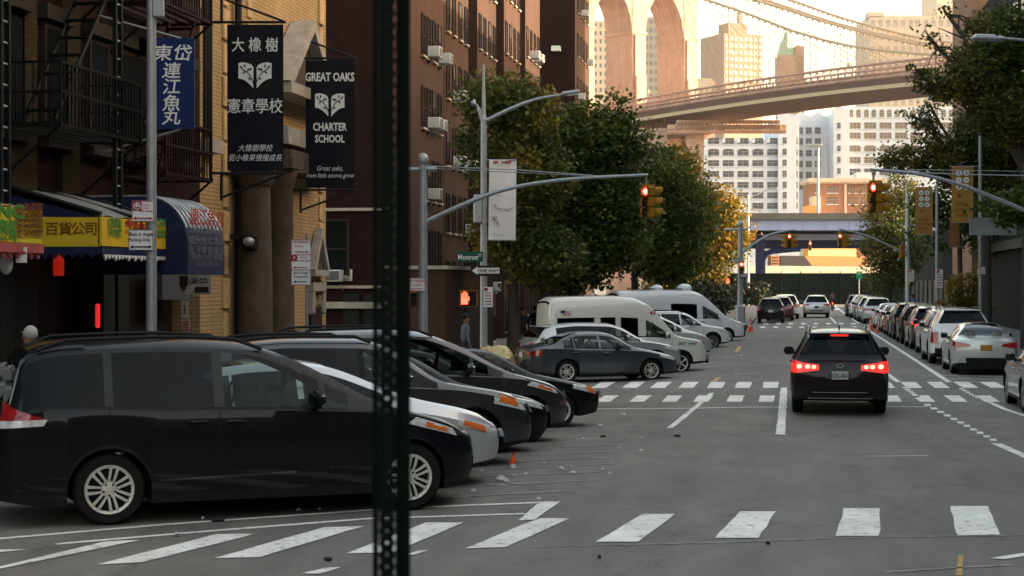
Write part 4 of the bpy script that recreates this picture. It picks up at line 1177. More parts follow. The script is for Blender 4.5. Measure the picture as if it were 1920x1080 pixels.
# things hanging under the near awning
t = thing('price_card', 'white price card hanging from the lime yellow awning', 'card', W(40, 478, 22.0), CAMYAW)
m = MB(); m.box((0, 0, 0), (.14, .012, .2), M_let); m.build('card', t); m = MB(); text(m, '特價', .07, M_rprint, Matrix.Translation((0, -.012, .01)), 1, .02); m.build('lettering', t)
m = MB(); M_bag = pmat('pale_plastic_bag', (.45, .47, .50), .35, noise=.3, nscale=8)
m.ell((0, 0, 0), (.09, .07, .16), M_bag); m.tube([(0, 0, .14), (0, 0, .3)], .01, M_bag, 5); tag(m.build('plastic_bag', None, W(12, 492, 22)), 'pale plastic bag hanging under the red awning', 'bag')
# ------------------------------------------------------------------ far end: fence, viaduct, bridge, skyline
def camframe(name, label, cat, px, d, group=None):
    """a thing standing at photo column px and depth d, its front (-Y) square to the camera"""
    p = W(px, 530, d); p.z = 0
    return thing(name, label, cat, p, CAMYAW, group)
def lx(px, px0, d): return (px - px0) / F * d
def hz(py, d): return CH + (Y0 - py) / F * d
M_fence = pmat('dark_green_hoarding', (0.006, 0.011, 0.010), .9, spec=.05, noise=.3, nscale=1)
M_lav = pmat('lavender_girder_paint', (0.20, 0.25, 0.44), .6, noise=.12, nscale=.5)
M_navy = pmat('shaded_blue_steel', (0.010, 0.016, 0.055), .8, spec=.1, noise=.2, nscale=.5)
M_para = pmat('viaduct_parapet', (0.085, 0.085, 0.085), .8, noise=.2, nscale=.5)
M_gpost = pmat('road_sign_green', (0.0, 0.12, 0.07), .5, noise=.1)
D = 205.0
t = camframe('fence', 'dark green screened fence across the end of the street', 'fence', 1520, D)
m = MB(); zt = hz(513, D)
m.box((0, 0, zt / 2), (26, .1, zt), M_fence); m.build('screen', t)
m = MB()
for i in range(12): m.tube([(-13 + i * 2.36, -.1, 0), (-13 + i * 2.36, -.1, zt + .3)], .06, M_dsteel, 6)
for z in (.3, zt / 2, zt): m.tube([(-13, -.1, z), (13, -.1, z)], .04, M_dsteel, 5)
m.build('post_rail', t)
t = camframe('direction_sign', 'small green road sign in front of the dark fence', 'sign', 1611, 203); m = MB()
m.box((0, 0, hz(516, 203)), (.65, .05, .9), M_gpost); m.build('panel', t); m = MB(); m.tube([(0, .06, 0), (0, .06, hz(510, 203))], .05, M_steel); m.build('post', t)
m = MB(); text(m, 'N', .3, M_let, Matrix.Translation((0, -.04, hz(514, 203)))); m.build('lettering', t)
# viaduct
D = 222.0
t = camframe('viaduct', 'elevated highway viaduct with lavender girder crossing above the street end', 'viaduct', 1520, D)
m = MB(); m.box((0, 8, (hz(400, D) + hz(412, D)) / 2), (120, 18, hz(400, D) - hz(412, D)), M_para); m.build('parapet', t)
m = MB(); z0, z1 = hz(432, D), hz(412, D) - .01; m.box((0, -.2, (z0 + z1) / 2), (118, .5, z1 - z0), M_lav)
for i in range(40): m.box((-58 + i * 3, -.48, (z0 + z1) / 2), (.08, .06, z1 - z0 - .1), M_lav)
m.build('girder', t)
m = MB(); D2 = D + 4; z0, z1 = hz(450, D2), hz(439, D2); m.box((0, 4.2, (z0 + z1) / 2), (118, .5, z1 - z0), M_lav); m.build('girder', t)
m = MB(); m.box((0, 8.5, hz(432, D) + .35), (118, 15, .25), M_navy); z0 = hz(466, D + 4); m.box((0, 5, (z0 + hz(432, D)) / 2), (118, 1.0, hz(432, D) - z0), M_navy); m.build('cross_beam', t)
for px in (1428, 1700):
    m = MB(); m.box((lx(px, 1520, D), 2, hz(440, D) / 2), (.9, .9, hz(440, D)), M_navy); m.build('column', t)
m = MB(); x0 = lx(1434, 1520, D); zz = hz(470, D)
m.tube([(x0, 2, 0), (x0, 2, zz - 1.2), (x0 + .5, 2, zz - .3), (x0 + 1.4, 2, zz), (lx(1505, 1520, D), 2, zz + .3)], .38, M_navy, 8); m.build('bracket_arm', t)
# sunlit quay seen under the viaduct
M_quay = pmat('sunlit_quay_wall', (0.19, 0.085, 0.034), .8, noise=.2, nscale=.3); M_qw = pmat('sun_tinted_white_shed', (.60, .29, .09), .7, noise=.1, nscale=.3); M_qd = pmat('grey_quay_roof', (.010, .012, .017), .9, noise=.2, nscale=.3)  # warm sunlight is tinted into the white shed's orange colour
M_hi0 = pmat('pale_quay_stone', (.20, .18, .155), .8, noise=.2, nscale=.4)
D = 268.0
t = camframe('quay_shed', 'sunlit white and tan riverside shed seen under the viaduct', 'shed', 1530, D); t.rotation_euler = (0, 0, CAMYAW + .6); t.scale = (1.2, 1, 1)
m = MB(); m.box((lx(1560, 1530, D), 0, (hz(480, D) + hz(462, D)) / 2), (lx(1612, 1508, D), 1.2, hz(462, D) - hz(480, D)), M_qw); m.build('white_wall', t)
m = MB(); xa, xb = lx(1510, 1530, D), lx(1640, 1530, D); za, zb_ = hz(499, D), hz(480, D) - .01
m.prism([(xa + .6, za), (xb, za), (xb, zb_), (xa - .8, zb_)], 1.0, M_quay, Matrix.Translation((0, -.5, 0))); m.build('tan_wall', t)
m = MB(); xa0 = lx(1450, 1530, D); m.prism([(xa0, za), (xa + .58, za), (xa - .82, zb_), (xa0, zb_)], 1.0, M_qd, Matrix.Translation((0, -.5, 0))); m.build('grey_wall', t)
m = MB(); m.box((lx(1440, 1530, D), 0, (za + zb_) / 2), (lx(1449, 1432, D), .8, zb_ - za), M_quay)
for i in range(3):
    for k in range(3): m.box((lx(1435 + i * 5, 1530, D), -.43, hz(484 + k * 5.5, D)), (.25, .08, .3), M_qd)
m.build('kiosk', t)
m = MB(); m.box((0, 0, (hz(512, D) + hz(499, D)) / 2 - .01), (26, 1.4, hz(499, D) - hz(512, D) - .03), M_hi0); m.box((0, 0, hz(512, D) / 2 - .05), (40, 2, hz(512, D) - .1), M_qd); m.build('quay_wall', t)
# bridge: stone tower, deck, cables
M_bst = pmat('bridge_granite', (0.38, 0.265, 0.21), .85, noise=.22, nscale=.25, bump=.3, bscale=1.5)
M_bst2 = brick('bridge_granite_block', (0.38, 0.265, 0.21), (0.43, 0.30, 0.24), (0.36, 0.25, 0.195), 1.6, .7, .2)
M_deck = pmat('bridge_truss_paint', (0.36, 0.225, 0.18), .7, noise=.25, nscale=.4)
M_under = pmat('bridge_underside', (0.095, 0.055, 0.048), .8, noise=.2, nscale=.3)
M_cable = pmat('bridge_cable', (0.38, 0.29, 0.2), .7, noise=.1)
# tower line and deck line (plan, in street coordinates)
TD = 430.0
ptw = W(1215, 530, TD); pr = W(1860, 530, 348.0); pr.z = ptw.z = 0
ax = (pr - ptw); ax.z = 0; ALEN = ax.length; ax.normalize()
yawb = atan2(ax.y, ax.x)                      # local +x runs along the deck toward the right bank
br = thing('suspension_bridge', 'stone towered suspension bridge with truss deck and cables across the sky', 'bridge', ptw, yawb)
# the tower: piers (local x = thickness, y across the deck), pointed arches between
def tpos(px, d=TD): return (px - 1215) / F * d
TK = 10.0
m = MB()
# lateral pixel of the front face: local -y is toward the right of the picture
fs_ = abs(sin(yawb) * cos(TH) - cos(yawb) * sin(TH))       # lateral metres per metre of local y
def yy(px):
    lo, hi = -60.0, 60.0                       # local y of the front face that shows in photo column px
    for _ in range(40):
        mid = (lo + hi) / 2; q = ptw + ax * (TK / 2) + Vector((-ax.y, ax.x, 0)) * mid
        if X0 + F * (q.x * cos(TH) + q.y * sin(TH)) / (-q.x * sin(TH) + q.y * cos(TH)) > px: hi = mid
        else: lo = mid
    return lo
piers = [(1088, 1114), (1186, 1211), (1283, 1307)]
zs_ = hz(72, TD); za = hz(-22, TD)
for a, b in piers:
    ya, yb_ = yy(b), yy(a)
    m.box((0, (ya + yb_) / 2, zs_ / 2 + 8), (TK, abs(yb_ - ya), zs_ + 16), M_bst2)
    m.box((0, (ya + yb_) / 2, zs_ + .2), (TK + .5, abs(yb_ - ya) + .5, .7), M_bst)
    for zb_, zt, g in ((0, hz(150, TD), .9), (hz(150, TD) + .01, zs_ - .4, .45)): m.box((TK / 2 + g / 2, (ya + yb_) / 2, (zb_ + zt) / 2), (g, abs(yb_ - ya) * .72, zt - zb_), M_bst2)
for (a, b), (c, e) in zip(piers, piers[1:]):
    y1, y2 = yy(b), yy(c); yc_ = (y1 + y2) / 2; h = abs(y1 - y2) / 2; n = 10
    topz = zs_ + 26
    poly = [(h, zs_ - .01), (h, topz), (-h, topz), (-h, zs_ - .01)]
    L_ = []
    R_ = 2 * h * 1.1
    for i in range(n + 1):
        xx = -h + h * i / n; cx = -h + R_
        L_.append((xx, zs_ + sqrt(max(0, R_ * R_ - (xx - cx) ** 2))))
    arc = L_ + [(-x, z) for x, z in L_[-2::-1]]
    for (xa, z_a), (xb, z_b) in zip(arc, arc[1:]):
        m.prism([(xa, z_a), (xb, z_b), (xb, topz), (xa, topz)], TK - .3, M_bst, Matrix.Translation((TK / 2 - .15, yc_, 0)) @ Matrix.Rotation(pi / 2, 4, 'Z'))
m.box((0, yy(1198), zs_ + 30), (TK + .6, abs(yy(1088) - yy(1307)), 8), M_bst)
m.build('tower', br)
# deck: from under the tower to the right bank
Lk = ALEN + 60
zd0, zd1 = hz(237, TD), hz(153, 348.0)
def dz_(u): return zd0 + (zd1 - zd0) * u / ALEN + 0.9 * (1 - (2 * u / ALEN - 1) ** 2)
BW = 20.0
m = MB(); ych = yy(1198)
for u0, u1 in ((-60, Lk),):
    n = 24; vs = []; fs = []
    for i in range(n + 1):
        u = u0 + (u1 - u0) * i / n
        for y, dzz in ((ych - BW / 2, -1.6), (ych - BW / 2, 0.6), (ych + BW / 2, .6), (ych + BW / 2, -1.6)): vs.append((u, y, dz_(u) + dzz))
    for i in range(n):
        for k in range(4): fs.append((i * 4 + k, i * 4 + (k + 1) % 4, i * 4 + 4 + (k + 1) % 4, i * 4 + 4 + k))
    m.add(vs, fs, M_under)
m.build('deck', br)
m = MB()
for side_ in (-1, 0.25, 1):
    y = ych + side_ * (BW / 2 + .1 if side_ != .25 else 4)
    n = 110
    hs = (0.7, 1.5, 2.3, 3.5) if side_ != .25 else (.7, 2.6, 4.2)
    for i in range(n):
        u, u2 = -50 + (Lk + 50) * i / n, -50 + (Lk + 50) * (i + 1) / n
        for h in hs: m.tube([(u, y, dz_(u) + h), (u2, y, dz_(u2) + h)], .20 if h not in (.7, 3.5) else .3, M_deck, 4, False)
        m.tube([(u, y, dz_(u) + .6), (u, y, dz_(u) + hs[-1])], .17, M_deck, 4, False)
        m.tube([(u, y, dz_(u) + .7), (u2, y, dz_(u2) + hs[-1])], .08, M_deck, 4, False); m.tube([(u2, y, dz_(u2) + .7), (u, y, dz_(u) + hs[-1])], .08, M_deck, 4, False)
    if side_ != .25:
        vs = []
        for i in range(41):
            u = -50 + (Lk + 50) * i / 40
            for h in (.7, 1.7): vs.append((u, y + .2, dz_(u) + h))
        m.add(vs, [(2 * i, 2 * i + 2, 2 * i + 3, 2 * i + 1) for i in range(40)], M_deck)
m.build('truss_railing', br)
m = MB()
for s in (-1, 1):
    vs = []
    y = ych + s * (BW / 2 + .15)
    for i in range(25):
        u = -60 + (Lk + 60) * i / 24; vs += [(u, y - .1, dz_(u) - 1.7), (u, y + .1, dz_(u) - 1.7), (u, y + .1, dz_(u) - .9), (u, y - .1, dz_(u) - .9)]
    m.add(vs, [(i * 4 + k, i * 4 + (k + 1) % 4, i * 4 + 4 + (k + 1) % 4, i * 4 + 4 + k) for i in range(24) for k in range(4)], M_cable)
m.build('fascia', br)
# cables fall from the tower to the right; hangers and stays below them
ztop = zs_ + 40
def ucol(px, y):
    """deck position u whose point at lateral offset y shows in photo column px"""
    lo, hi = -20.0, 400.0
    for _ in range(40):
        mid = (lo + hi) / 2; q = ptw + ax * mid + Vector((-ax.y, ax.x, 0)) * y
        xc = q.x * cos(TH) + q.y * sin(TH); d = -q.x * sin(TH) + q.y * cos(TH)
        if d > 1 and X0 + F * xc / d < px: lo = mid
        else: hi = mid
    q = ptw + ax * lo + Vector((-ax.y, ax.x, 0)) * y
    return lo, -q.x * sin(TH) + q.y * cos(TH)
for y, pts in ((ych - 9.9, ((1290, -12), (1400, 25), (1500, 62), (1600, 87), (1720, 101), (1790, 104))), (ych - 2, ((1330, -22), (1450, 10), (1550, 42), (1650, 68), (1740, 86), (1800, 92))),
               (ych + 2, ((1340, -25), (1450, 5), (1550, 38), (1650, 64), (1740, 82), (1800, 88))), (ych + 9.9, ((1420, -22), (1500, 6), (1580, 34), (1660, 56), (1740, 74), (1800, 82)))):
    P = []
    for px, py in pts:
        u, d = ucol(px, y); P.append((u, y, hz(py, d)))
    f = pchip([(p[0], p[2]) for p in P]); u0, u1 = P[0][0], P[-1][0]
    m = MB(); m.tube([(u0 + (u1 - u0) * i / 30, y, f(u0 + (u1 - u0) * i / 30)) for i in range(31)], .30, M_cable, 6)
    n = 40
    for i in range(n + 1):
        u = u0 + (u1 - u0) * i / n; m.tube([(u, y, f(u) + .2), (u, y, f(u) - .55)], .3, M_cable, 5)
    m.build('main_cable', br)
    m = MB()
    for i in range(n * 2):
        u = u0 + (u1 - u0) * i / n / 2
        if f(u) - .3 > dz_(u) + 5: m.tube([(u, y, f(u) - .3), (u, y, dz_(u) + 4)], .045, M_cable, 4, False)
    for i in range(16):
        m.tube([(TK / 2, y, min(ztop, zs_ + 30) - i * .4), (TK / 2 + 6 + i * 5.0, y, dz_(6 + i * 5.) + 4)], .05, M_cable, 4, False)
    m.build('hanger_wires', br)
# lamp posts on the walkway
m = MB()
for px, py in ((1215, 168), (1592, 118)):
    u, d = ucol(px, ych + 4); m.tube([(u, ych + 4, dz_(u) + 5), (u, ych + 4, hz(py + 8, d))], .12, M_deck, 5); m.ell((u, ych + 4, hz(py + 4, d)), (.4, .4, .6), M_cable, 8, 6)
m.build('walkway_lamp', br)
# anchorage pier under the deck
D = 400.0
t = camframe('bridge_anchorage', 'sunlit sandstone bridge pier with an arch beneath the deck', 'bridge pier', 1290, D)
m = MB(); zt = hz(252, D)
m.box((lx(1303, 1290, D), 6, zt / 2), (lx(1322, 1290, D), 14, zt), M_bst2); m.box((lx(1225, 1290, D), 8, zt / 2), (lx(1254, 1200, D), 14, zt), M_bst2)
m.box((lx(1262, 1290, D), 9, zt + .8), (lx(1330, 1190, D), 15, 1.6), M_bst); m.build('pier', t)
m = MB(); D_ = D - 4
for i in range(30):
    x = lx(1262 + i * 6.7, 1290, D_); m.tube([(x, -4, hz(245, D_)), (x + .5, -4, hz(226, D_))], .12, M_deck, 4); m.tube([(x + .8, -4, hz(245, D_)), (x + .3, -4, hz(232, D_))], .1, M_deck, 4)
m.box((lx(1360, 1290, D_), -3.5, hz(247, D_)), (lx(1462, 1240, D_), 1.2, .7), M_deck); m.box((lx(1360, 1290, D_), -3.2, hz(238, D_)), (lx(1462, 1240, D_), 1.0, 1.1), M_bst); m.box((lx(1362, 1290, D_), -3.2, hz(228, D_)), (lx(1455, 1262, D_), 1.0, .8), M_bst)
m.build('scaffold_walk', t)

# white warehouse block across the river
M_wb = pmat('white_render', (0.48, 0.53, 0.60), .8, noise=.06, nscale=.2)
M_wg = pmat('blue_grey_glazing', (0.03, 0.04, 0.06), .25, spec=.4, noise=.3, nscale=.4)
M_wgw = pmat('warm_glazing', (0.12, 0.095, 0.075), .25, spec=.4, noise=.35, nscale=.4)
_PN = {}
def bigwin(parent, x, y, z, w_, h, arch, mg, rows=2):
    key = (round(w_, 2), round(h, 2), arch, mg.name)
    if key not in _PN:
        p = MB(); 
        if arch:
            pts = [(-w_ / 2, -h / 2), (w_ / 2, -h / 2)] + [(w_ / 2 * cos(a), h / 2 - h * .22 + h * .22 * sin(a)) for a in [pi * i / 8 for i in range(9)]]
        else: pts = [(-w_ / 2, -h / 2), (w_ / 2, -h / 2), (w_ / 2, h / 2), (-w_ / 2, h / 2)]
        p.prism(pts, .1, mg)
        f = MB(); n = max(2, int(w_ / 1.3))
        for i in range(1, n): f.box((-w_ / 2 + w_ * i / n, -.04, -.03 * h), (.09, .06, h * .9), M_wbf)
        f.box((0, -.045, .1 * h), (w_ * .98, .06, .09), M_wbf); f.box((0, -.12, -h / 2 - .12), (w_ * 1.06, .4, .24), M_wb)
        _PN[key] = (p.mesh('pane'), f.mesh('window'))
    p, f = _PN[key]
    o = inst(f, 'window', parent, (x, y, z)); inst(p, 'pane', o)
M_wbf = pmat('window_mullion', (.30, .31, .33), .6, noise=.1)
D = 585.0
t = camframe('warehouse', 'big white warehouse with rows of wide dark windows across the river', 'warehouse', 1400, D)
S1 = D / F
X_ = lambda px: lx(px, 1400, D); Z_ = lambda py: hz(py, D)
def wing(x0, x1, ytop, yoff, dep, name='wing'):
    m = MB(); z1 = Z_(ytop); m.box(((X_(x0) + X_(x1)) / 2, yoff + dep / 2, z1 / 2), (X_(x1) - X_(x0), dep, z1), M_wb); m.build(name, t)
wing(1318, 1458, 262, 0, 30); wing(1458, 1492, 222, -1.5, 34); wing(1492, 1498.5, 226, 0, 26); wing(1498.5, 1562, 218, 10, 26); wing(1562, 1592, 212, -1, 34); wing(1592, 1790, 200, 1.2, 34)
m = MB()
for a, b in ((1458, 1492), (1498.5, 1535), (1535, 1562), (1562, 1592)):
    xa, xb = X_(a), X_(b); y = {1458: -1.5, 1562: -1}.get(a, 10); zz = Z_({1458: 222, 1562: 212}.get(a, 218))
    m.prism([(xa, zz + .004)] + [(xb, zz + .004), (xb, zz + 1.0), (xa * .35 + xb * .65, zz + 1.3), (xa * .65 + xb * .35, zz + 2.6), (xa, zz + 1.4)], 3, M_wb, Matrix.Translation((0, y, 0)))
m.build('gable', t)
rows = (264.5, 285.5, 306, 326.5, 347, 366.5, 386)
for r, py in enumerate(rows):
    for c in range(5):
        if r == 6 and c < 1: continue
        bigwin(t, X_(1338 + c * 27.7), -.12, Z_(py), 20.5 * S1, (11.5 if r != 1 else 13) * S1, r == 1, M_wg)
    for px, y in ((1470, -1.62), (1493.8, -.12)): bigwin(t, X_(px), y, Z_(py), (7 if px == 1470 else 3.6) * S1, 12 * S1, False, M_wg)
for r, py in enumerate((240, 261, 283, 304, 325, 346)):
    for px in (1509, 1526, 1543): bigwin(t, X_(px), 9.88, Z_(py), 11 * S1, 12.5 * S1, r == 2, M_wg)
    bigwin(t, X_(1572), -1.12, Z_(py - 4), 6 * S1, 11 * S1, False, M_wg)
m = MB()
for px in (1352, 1380, 1408, 1436, 1462): m.prism([(X_(px), Z_(268)), (X_(px + 7), Z_(268)), (X_(px + 7), Z_(256)), (X_(px + 5), Z_(256))], .9, M_wb, Matrix.Translation((0, -.9, 0)))
m.build('buttress', t)
for r, py in enumerate((212, 235, 254, 278, 300, 322)):
    for c in range(7):
        px = 1604 + c * 29
        if r == 0:
            for q in (-7, 7): bigwin(t, X_(px + q), 1.08, Z_(py), 8 * S1, 15 * S1, True, M_wgw)
        else: bigwin(t, X_(px), 1.08, Z_(py), 22 * S1, 12 * S1, r == 3, M_wgw if r < 5 else M_wg)
# planted roof and brick rowhouse in front
M_rowb = brick('rowhouse_brick', (0.28, 0.14, 0.09), (0.33, 0.17, 0.11), (0.25, .16, .12), .4, .12); M_corn = pmat('rowhouse_cornice', (.52, .44, .36), .7, noise=.15, nscale=.5)
D = 450.0
t = camframe('rowhouse', 'three storey red brick rowhouse with pale cornice beyond the viaduct', 'house', 1575, D)
X_ = lambda px: lx(px, 1575, D); Z_ = lambda py: hz(py, D); S1 = D / F
m = MB(); m.box((X_(1553), 6, Z_(341) / 2), (X_(1586) - X_(1520), 12, Z_(341)), M_rowb); m.box((X_(1620), 7, Z_(341) / 2), (X_(1655) - X_(1586.3), 12, Z_(341)), M_rowb); m.build('wall', t)
m = MB(); m.box((X_(1586), 5.6, Z_(338)), (X_(1657) - X_(1515), 13.4, 1.0), M_corn); m.box((X_(1586), 5.8, Z_(341) - .2), (X_(1655) - X_(1518), 12.8, .5), M_corn); m.box((X_(1585), -.1, Z_(341) / 2 - .3), (.6, .5, Z_(341) - .7), M_corn); m.build('cornice', t)
for py in (355, 376):
    for px in (1530, 1553, 1560, 1568, 1594, 1606, 1620, 1632, 1645): bigwin(t, X_(px), -.06 if px < 1586 else .94, Z_(py), 6 * S1, 13 * S1, False, M_wgw)
m = MB(); m.box((X_(1525), -2.5, Z_(370) / 2), (X_(1534) - X_(1518), 5, Z_(370)), M_corn); m.box((X_(1516), -4, Z_(388) / 2), (X_(1532) - X_(1504), 5, Z_(388)), M_qw); m.build('annex', t)
m = MB(); m.box((X_(1626), 6, Z_(329)), (X_(1640) - X_(1612), 4, 2.2), M_wb); m.build('roof_hut', t)

# skyline behind the bridge, its colours paled to stand in for haze
def tower(name, label, px0, px1, ytop, D, dep, yaw, mw, mg, nx, ny, w_, h, ynext=None, lit=None, left=True):
    t = thing(name, label, 'tower', W((px0 + px1) / 2, 530, D) * 1.0, CAMYAW + yaw); t.location.z = 0
    wd = (px1 - px0) / F * D; z1 = hz(ytop, D); m = MB(); m.box((0, dep / 2, z1 / 2), (wd, dep, z1), mw); m.build('wall', t)
    m = MB(); z0 = z1 - ny * h * 1.9 - 1
    for r in range(ny):
        m.box((0, -.03, z1 - 1.2 - r * h * 1.9 - h * 1.35), (wd, .06, h * .3), mw)
    m.build('floor_band', t)
    p = MB(); p.box((0, 0, 0), (w_, .1, h), mg); p_ = p.mesh('window'); p2 = MB(); p2.box((0, 0, 0), (.1, w_, h), mg); q_ = p2.mesh('window')
    for r in range(ny):
        z = z1 - 1.4 - r * h * 1.9 - h / 2
        for c in range(nx): inst(p_, 'window', t, (-wd / 2 + wd * (c + .5) / nx, -.055, z))
        nd_ = max(2, int(dep / wd * nx * .7))
        for c in range(nd_): inst(q_, 'window', t, (wd / 2 + .055, dep * (c + .5) / nd_, z))
    return t, wd, z1
M_bb = pmat('haze_paled_brown_brick', (0.33, 0.215, 0.17), .85, noise=.12, nscale=.2); M_tg = pmat('pale_tower_window', (.60, .54, .46), .4, noise=.5, nscale=.3)
t, wd, z1 = tower('office_tower', 'broad brown brick tower with square pale windows behind the bridge cables', 1352, 1436, 64, 740, 20, 0.42, M_bb, M_tg, 8, 11, 1.5, 1.55)
m = MB(); m.box((-.5, 8, z1 + 2.6), (wd * .5, 8, 5.2), M_bb); m.box((3, 8, z1 + 8), (1.6, 1.6, 6), M_bb); m.build('penthouse', t)
M_cop = pmat('copper_green_roof', (0.24, 0.48, 0.38), .6, noise=.15, nscale=.3)
D = 800.0
t = camframe('office_tower', 'slim brown tower with a green copper spire roof', 'tower', 1484, D)
m = MB(); zt = hz(103, D); m.box((0, 6, zt / 2), (lx(1507, 1461, D), 12, zt), M_bb); m.box((lx(1500, 1484, D), 5, hz(86, D) / 2), (lx(1510, 1494, D), 10, hz(86, D)), M_bb); m.build('wall', t)
m = MB(); r_ = lx(1497, 1478, D) * .8; m.lathe([(r_ * 1.25, zt), (r_ * .75, hz(78, D)), (r_ * .32, hz(66, D)), (r_ * .3, hz(60, D)), (.05, hz(54, D))], M_cop, 8, Matrix.Translation((lx(1478, 1484, D), 5, 0)), False); m.build('spire_roof', t)
M_cr = pmat('cream_tower_stone', (.46, .40, .33), .85, noise=.1, nscale=.2); M_crw = pmat('cream_tower_window', (.28, .25, .22), .3, noise=.3, nscale=.3)
t, wd, z1 = tower('hotel_tower', 'wide cream stone tower with spiked roof line at the upper right', 1630, 1800, 30, 640, 26, 0.0, M_cr, M_crw, 12, 7, 1.5, 2.6)
m = MB(); m.box((-wd / 2 + 2.5, 3, z1 + .5), (6, 6, 2), M_cr); m.box((0, .2, z1 - 7), (wd + .6, .8, .7), M_cr)
for i in range(22): m.box((-wd / 2 + 7 + i * 1.35, 1 + (i % 3), z1 + 1.0), (.4, .4, 1.6 + (i * 7 % 5) * .35), M_cr)
m.build('roof_finial', t)
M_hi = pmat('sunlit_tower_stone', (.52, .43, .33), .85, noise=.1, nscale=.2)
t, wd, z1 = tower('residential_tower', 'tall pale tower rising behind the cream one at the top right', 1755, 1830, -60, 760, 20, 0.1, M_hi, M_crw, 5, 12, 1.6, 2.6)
M_gl = pmat('glassy_tower_wall', (.20, .20, .19), .3, noise=.15, nscale=.2); M_glw = pmat('glassy_tower_window', (.10, .11, .115), .15, noise=.3, nscale=.3)
tower('residential_tower', 'grey glass tower seen through the right arch of the bridge', 1206, 1246, 32, 900, 16, 0.0, M_gl, M_glw, 4, 26, 1.9, 2.3)
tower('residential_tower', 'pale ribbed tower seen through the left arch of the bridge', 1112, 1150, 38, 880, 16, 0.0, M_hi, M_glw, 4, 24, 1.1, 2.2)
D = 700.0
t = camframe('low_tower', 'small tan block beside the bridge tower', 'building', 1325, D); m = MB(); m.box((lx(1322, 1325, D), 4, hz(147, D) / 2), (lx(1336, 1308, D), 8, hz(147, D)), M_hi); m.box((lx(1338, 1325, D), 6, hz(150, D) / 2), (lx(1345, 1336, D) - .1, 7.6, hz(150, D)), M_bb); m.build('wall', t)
# far street lamp posts rising by the white warehouse
for px, ytop, D, lab in ((1534, 262, 330, 'tall pale lamp column in front of the white warehouse'), (1403, 350, 195, 'slender grey lamp post with long arm beside the viaduct')):
    t = camframe('street_lamp', lab, 'street lamp', px, D); m = MB(); r = .0011 * D if px == 1534 else .16
    m.tube([(0, 0, 0), (0, 0, hz(ytop + 14, D))], [r * 1.1, r * .7], M_steel, 8); m.build('pole', t); m = MB()
    if px == 1403:
        m.tube([(0, 0, hz(ytop + 30, D)), (.5, 0, hz(ytop + 18, D)), (lx(1445, 1403, D), 0, hz(ytop + 4, D))], .07, M_steel, 6); m.build('arm', t); m = MB(); m.box((lx(1450, 1403, D), 0, hz(ytop + 3, D)), (1.0, .35, .16), M_steel, bev=.05); m.build('lamp_head', t)
    else: m.box((-.8, 0, hz(ytop + 10, D)), (3, .8, .5), M_steel, bev=.1); m.build('lamp_head', t)

# ------------------------------------------------------------------ right side buildings
M_slab = brick('slab_brick', (0.20, 0.115, 0.08), (0.23, 0.135, 0.095), (.17, .10, .075), .22, .075, .15)
M_gfac = pmat('slate_panel', (0.018, 0.018, 0.019), .9, noise=.3, nscale=.6, spec=.04)
M_gwin = pmat('slate_building_window', (0.03, 0.032, 0.035), .3, spec=.2, noise=.5, nscale=.6)
XR = 11.6
t = thing('slab_tower', 'narrow brown brick slab tower behind the right hand tree', 'apartment block', (10.9, 108, 0))
ya = YX(1822, 10.9); yb_ = YX(1786, 10.9)
m = MB(); m.box((7, (ya + yb_) / 2 - 108, 19), (14, yb_ - ya, 39), M_slab); m.build('wall', t)
t = thing('office_building', 'dark slate office building behind the trees on the right pavement', 'office building', (XR, 60, 0))
ya = 12.0; yb_ = YX(1834, XR)
m = MB(); m.box((8, (ya + yb_) / 2 - 60, 9.5), (16, yb_ - ya, 20), M_gfac); m.build('wall', t)
wm2 = MB(); wm2.box((0, 0, 0), (.12, 2.2, 1.7), M_dframe); wme = wm2.mesh('window'); wp2 = MB(); wp2.box((-.05, 0, 0), (.1, 2.0, 1.5), M_gwin); wpe = wp2.mesh('pane')
for i in range(11):
    for k in range(4):
        y = yb_ - 2.2 - i * 3.4 - 60
        o = inst(wme, 'window', t, (-.03, y, 6.6 + k * 3.3)); inst(wpe, 'pane', o)
m = MB(); m.box((-.15, (ya + yb_) / 2 - 60, 4.6), (.4, yb_ - ya, .5), M_black); m.build('canopy_edge', t)
for px0, px1, py0, py1 in ((1820, 1903, 408, 441), (1712, 1730, 250, 250)):
    if py0 == py1: continue
    X1 = XR - 1.0; p0, p1 = W(px0, py1, DEP(X1, 70)), W(px1, py0, DEP(X1, 70)); c = (p0 + p1) / 2
    m = MB(); m.box((0, 0, 0), ((px1 - px0) / F * 71, .1, p1.z - p0.z), pmat('pale_facade_panel', (.20, .21, .22), .7, noise=.2, nscale=1)); o = m.build('facade_panel', t, c - Vector(t.location), CAMYAW)
t2 = thing('parking_structure', 'dark low building behind the right hand parked cars', 'building', (XR + .4, 130, 0))
m = MB(); m.box((6, 22, 3.4), (12, 76, 7.2), M_gfac); m.build('wall', t2)
m = MB()
for i in range(14): m.box((-.05, -14 + i * 5.3, 1.6), (.12, 3.6, 2.4), M_gwin)
m.build('shop_window', t2)
# street wall of the near right side, outside the frame, shading the street
t = thing('apartment_block', 'brick apartment block on the near right side beyond the picture edge', 'apartment block', (13, -20, 0))
m = MB(); m.box((8, 0, 8.5), (16, 60, 18), M_slab); m.build('wall', t)

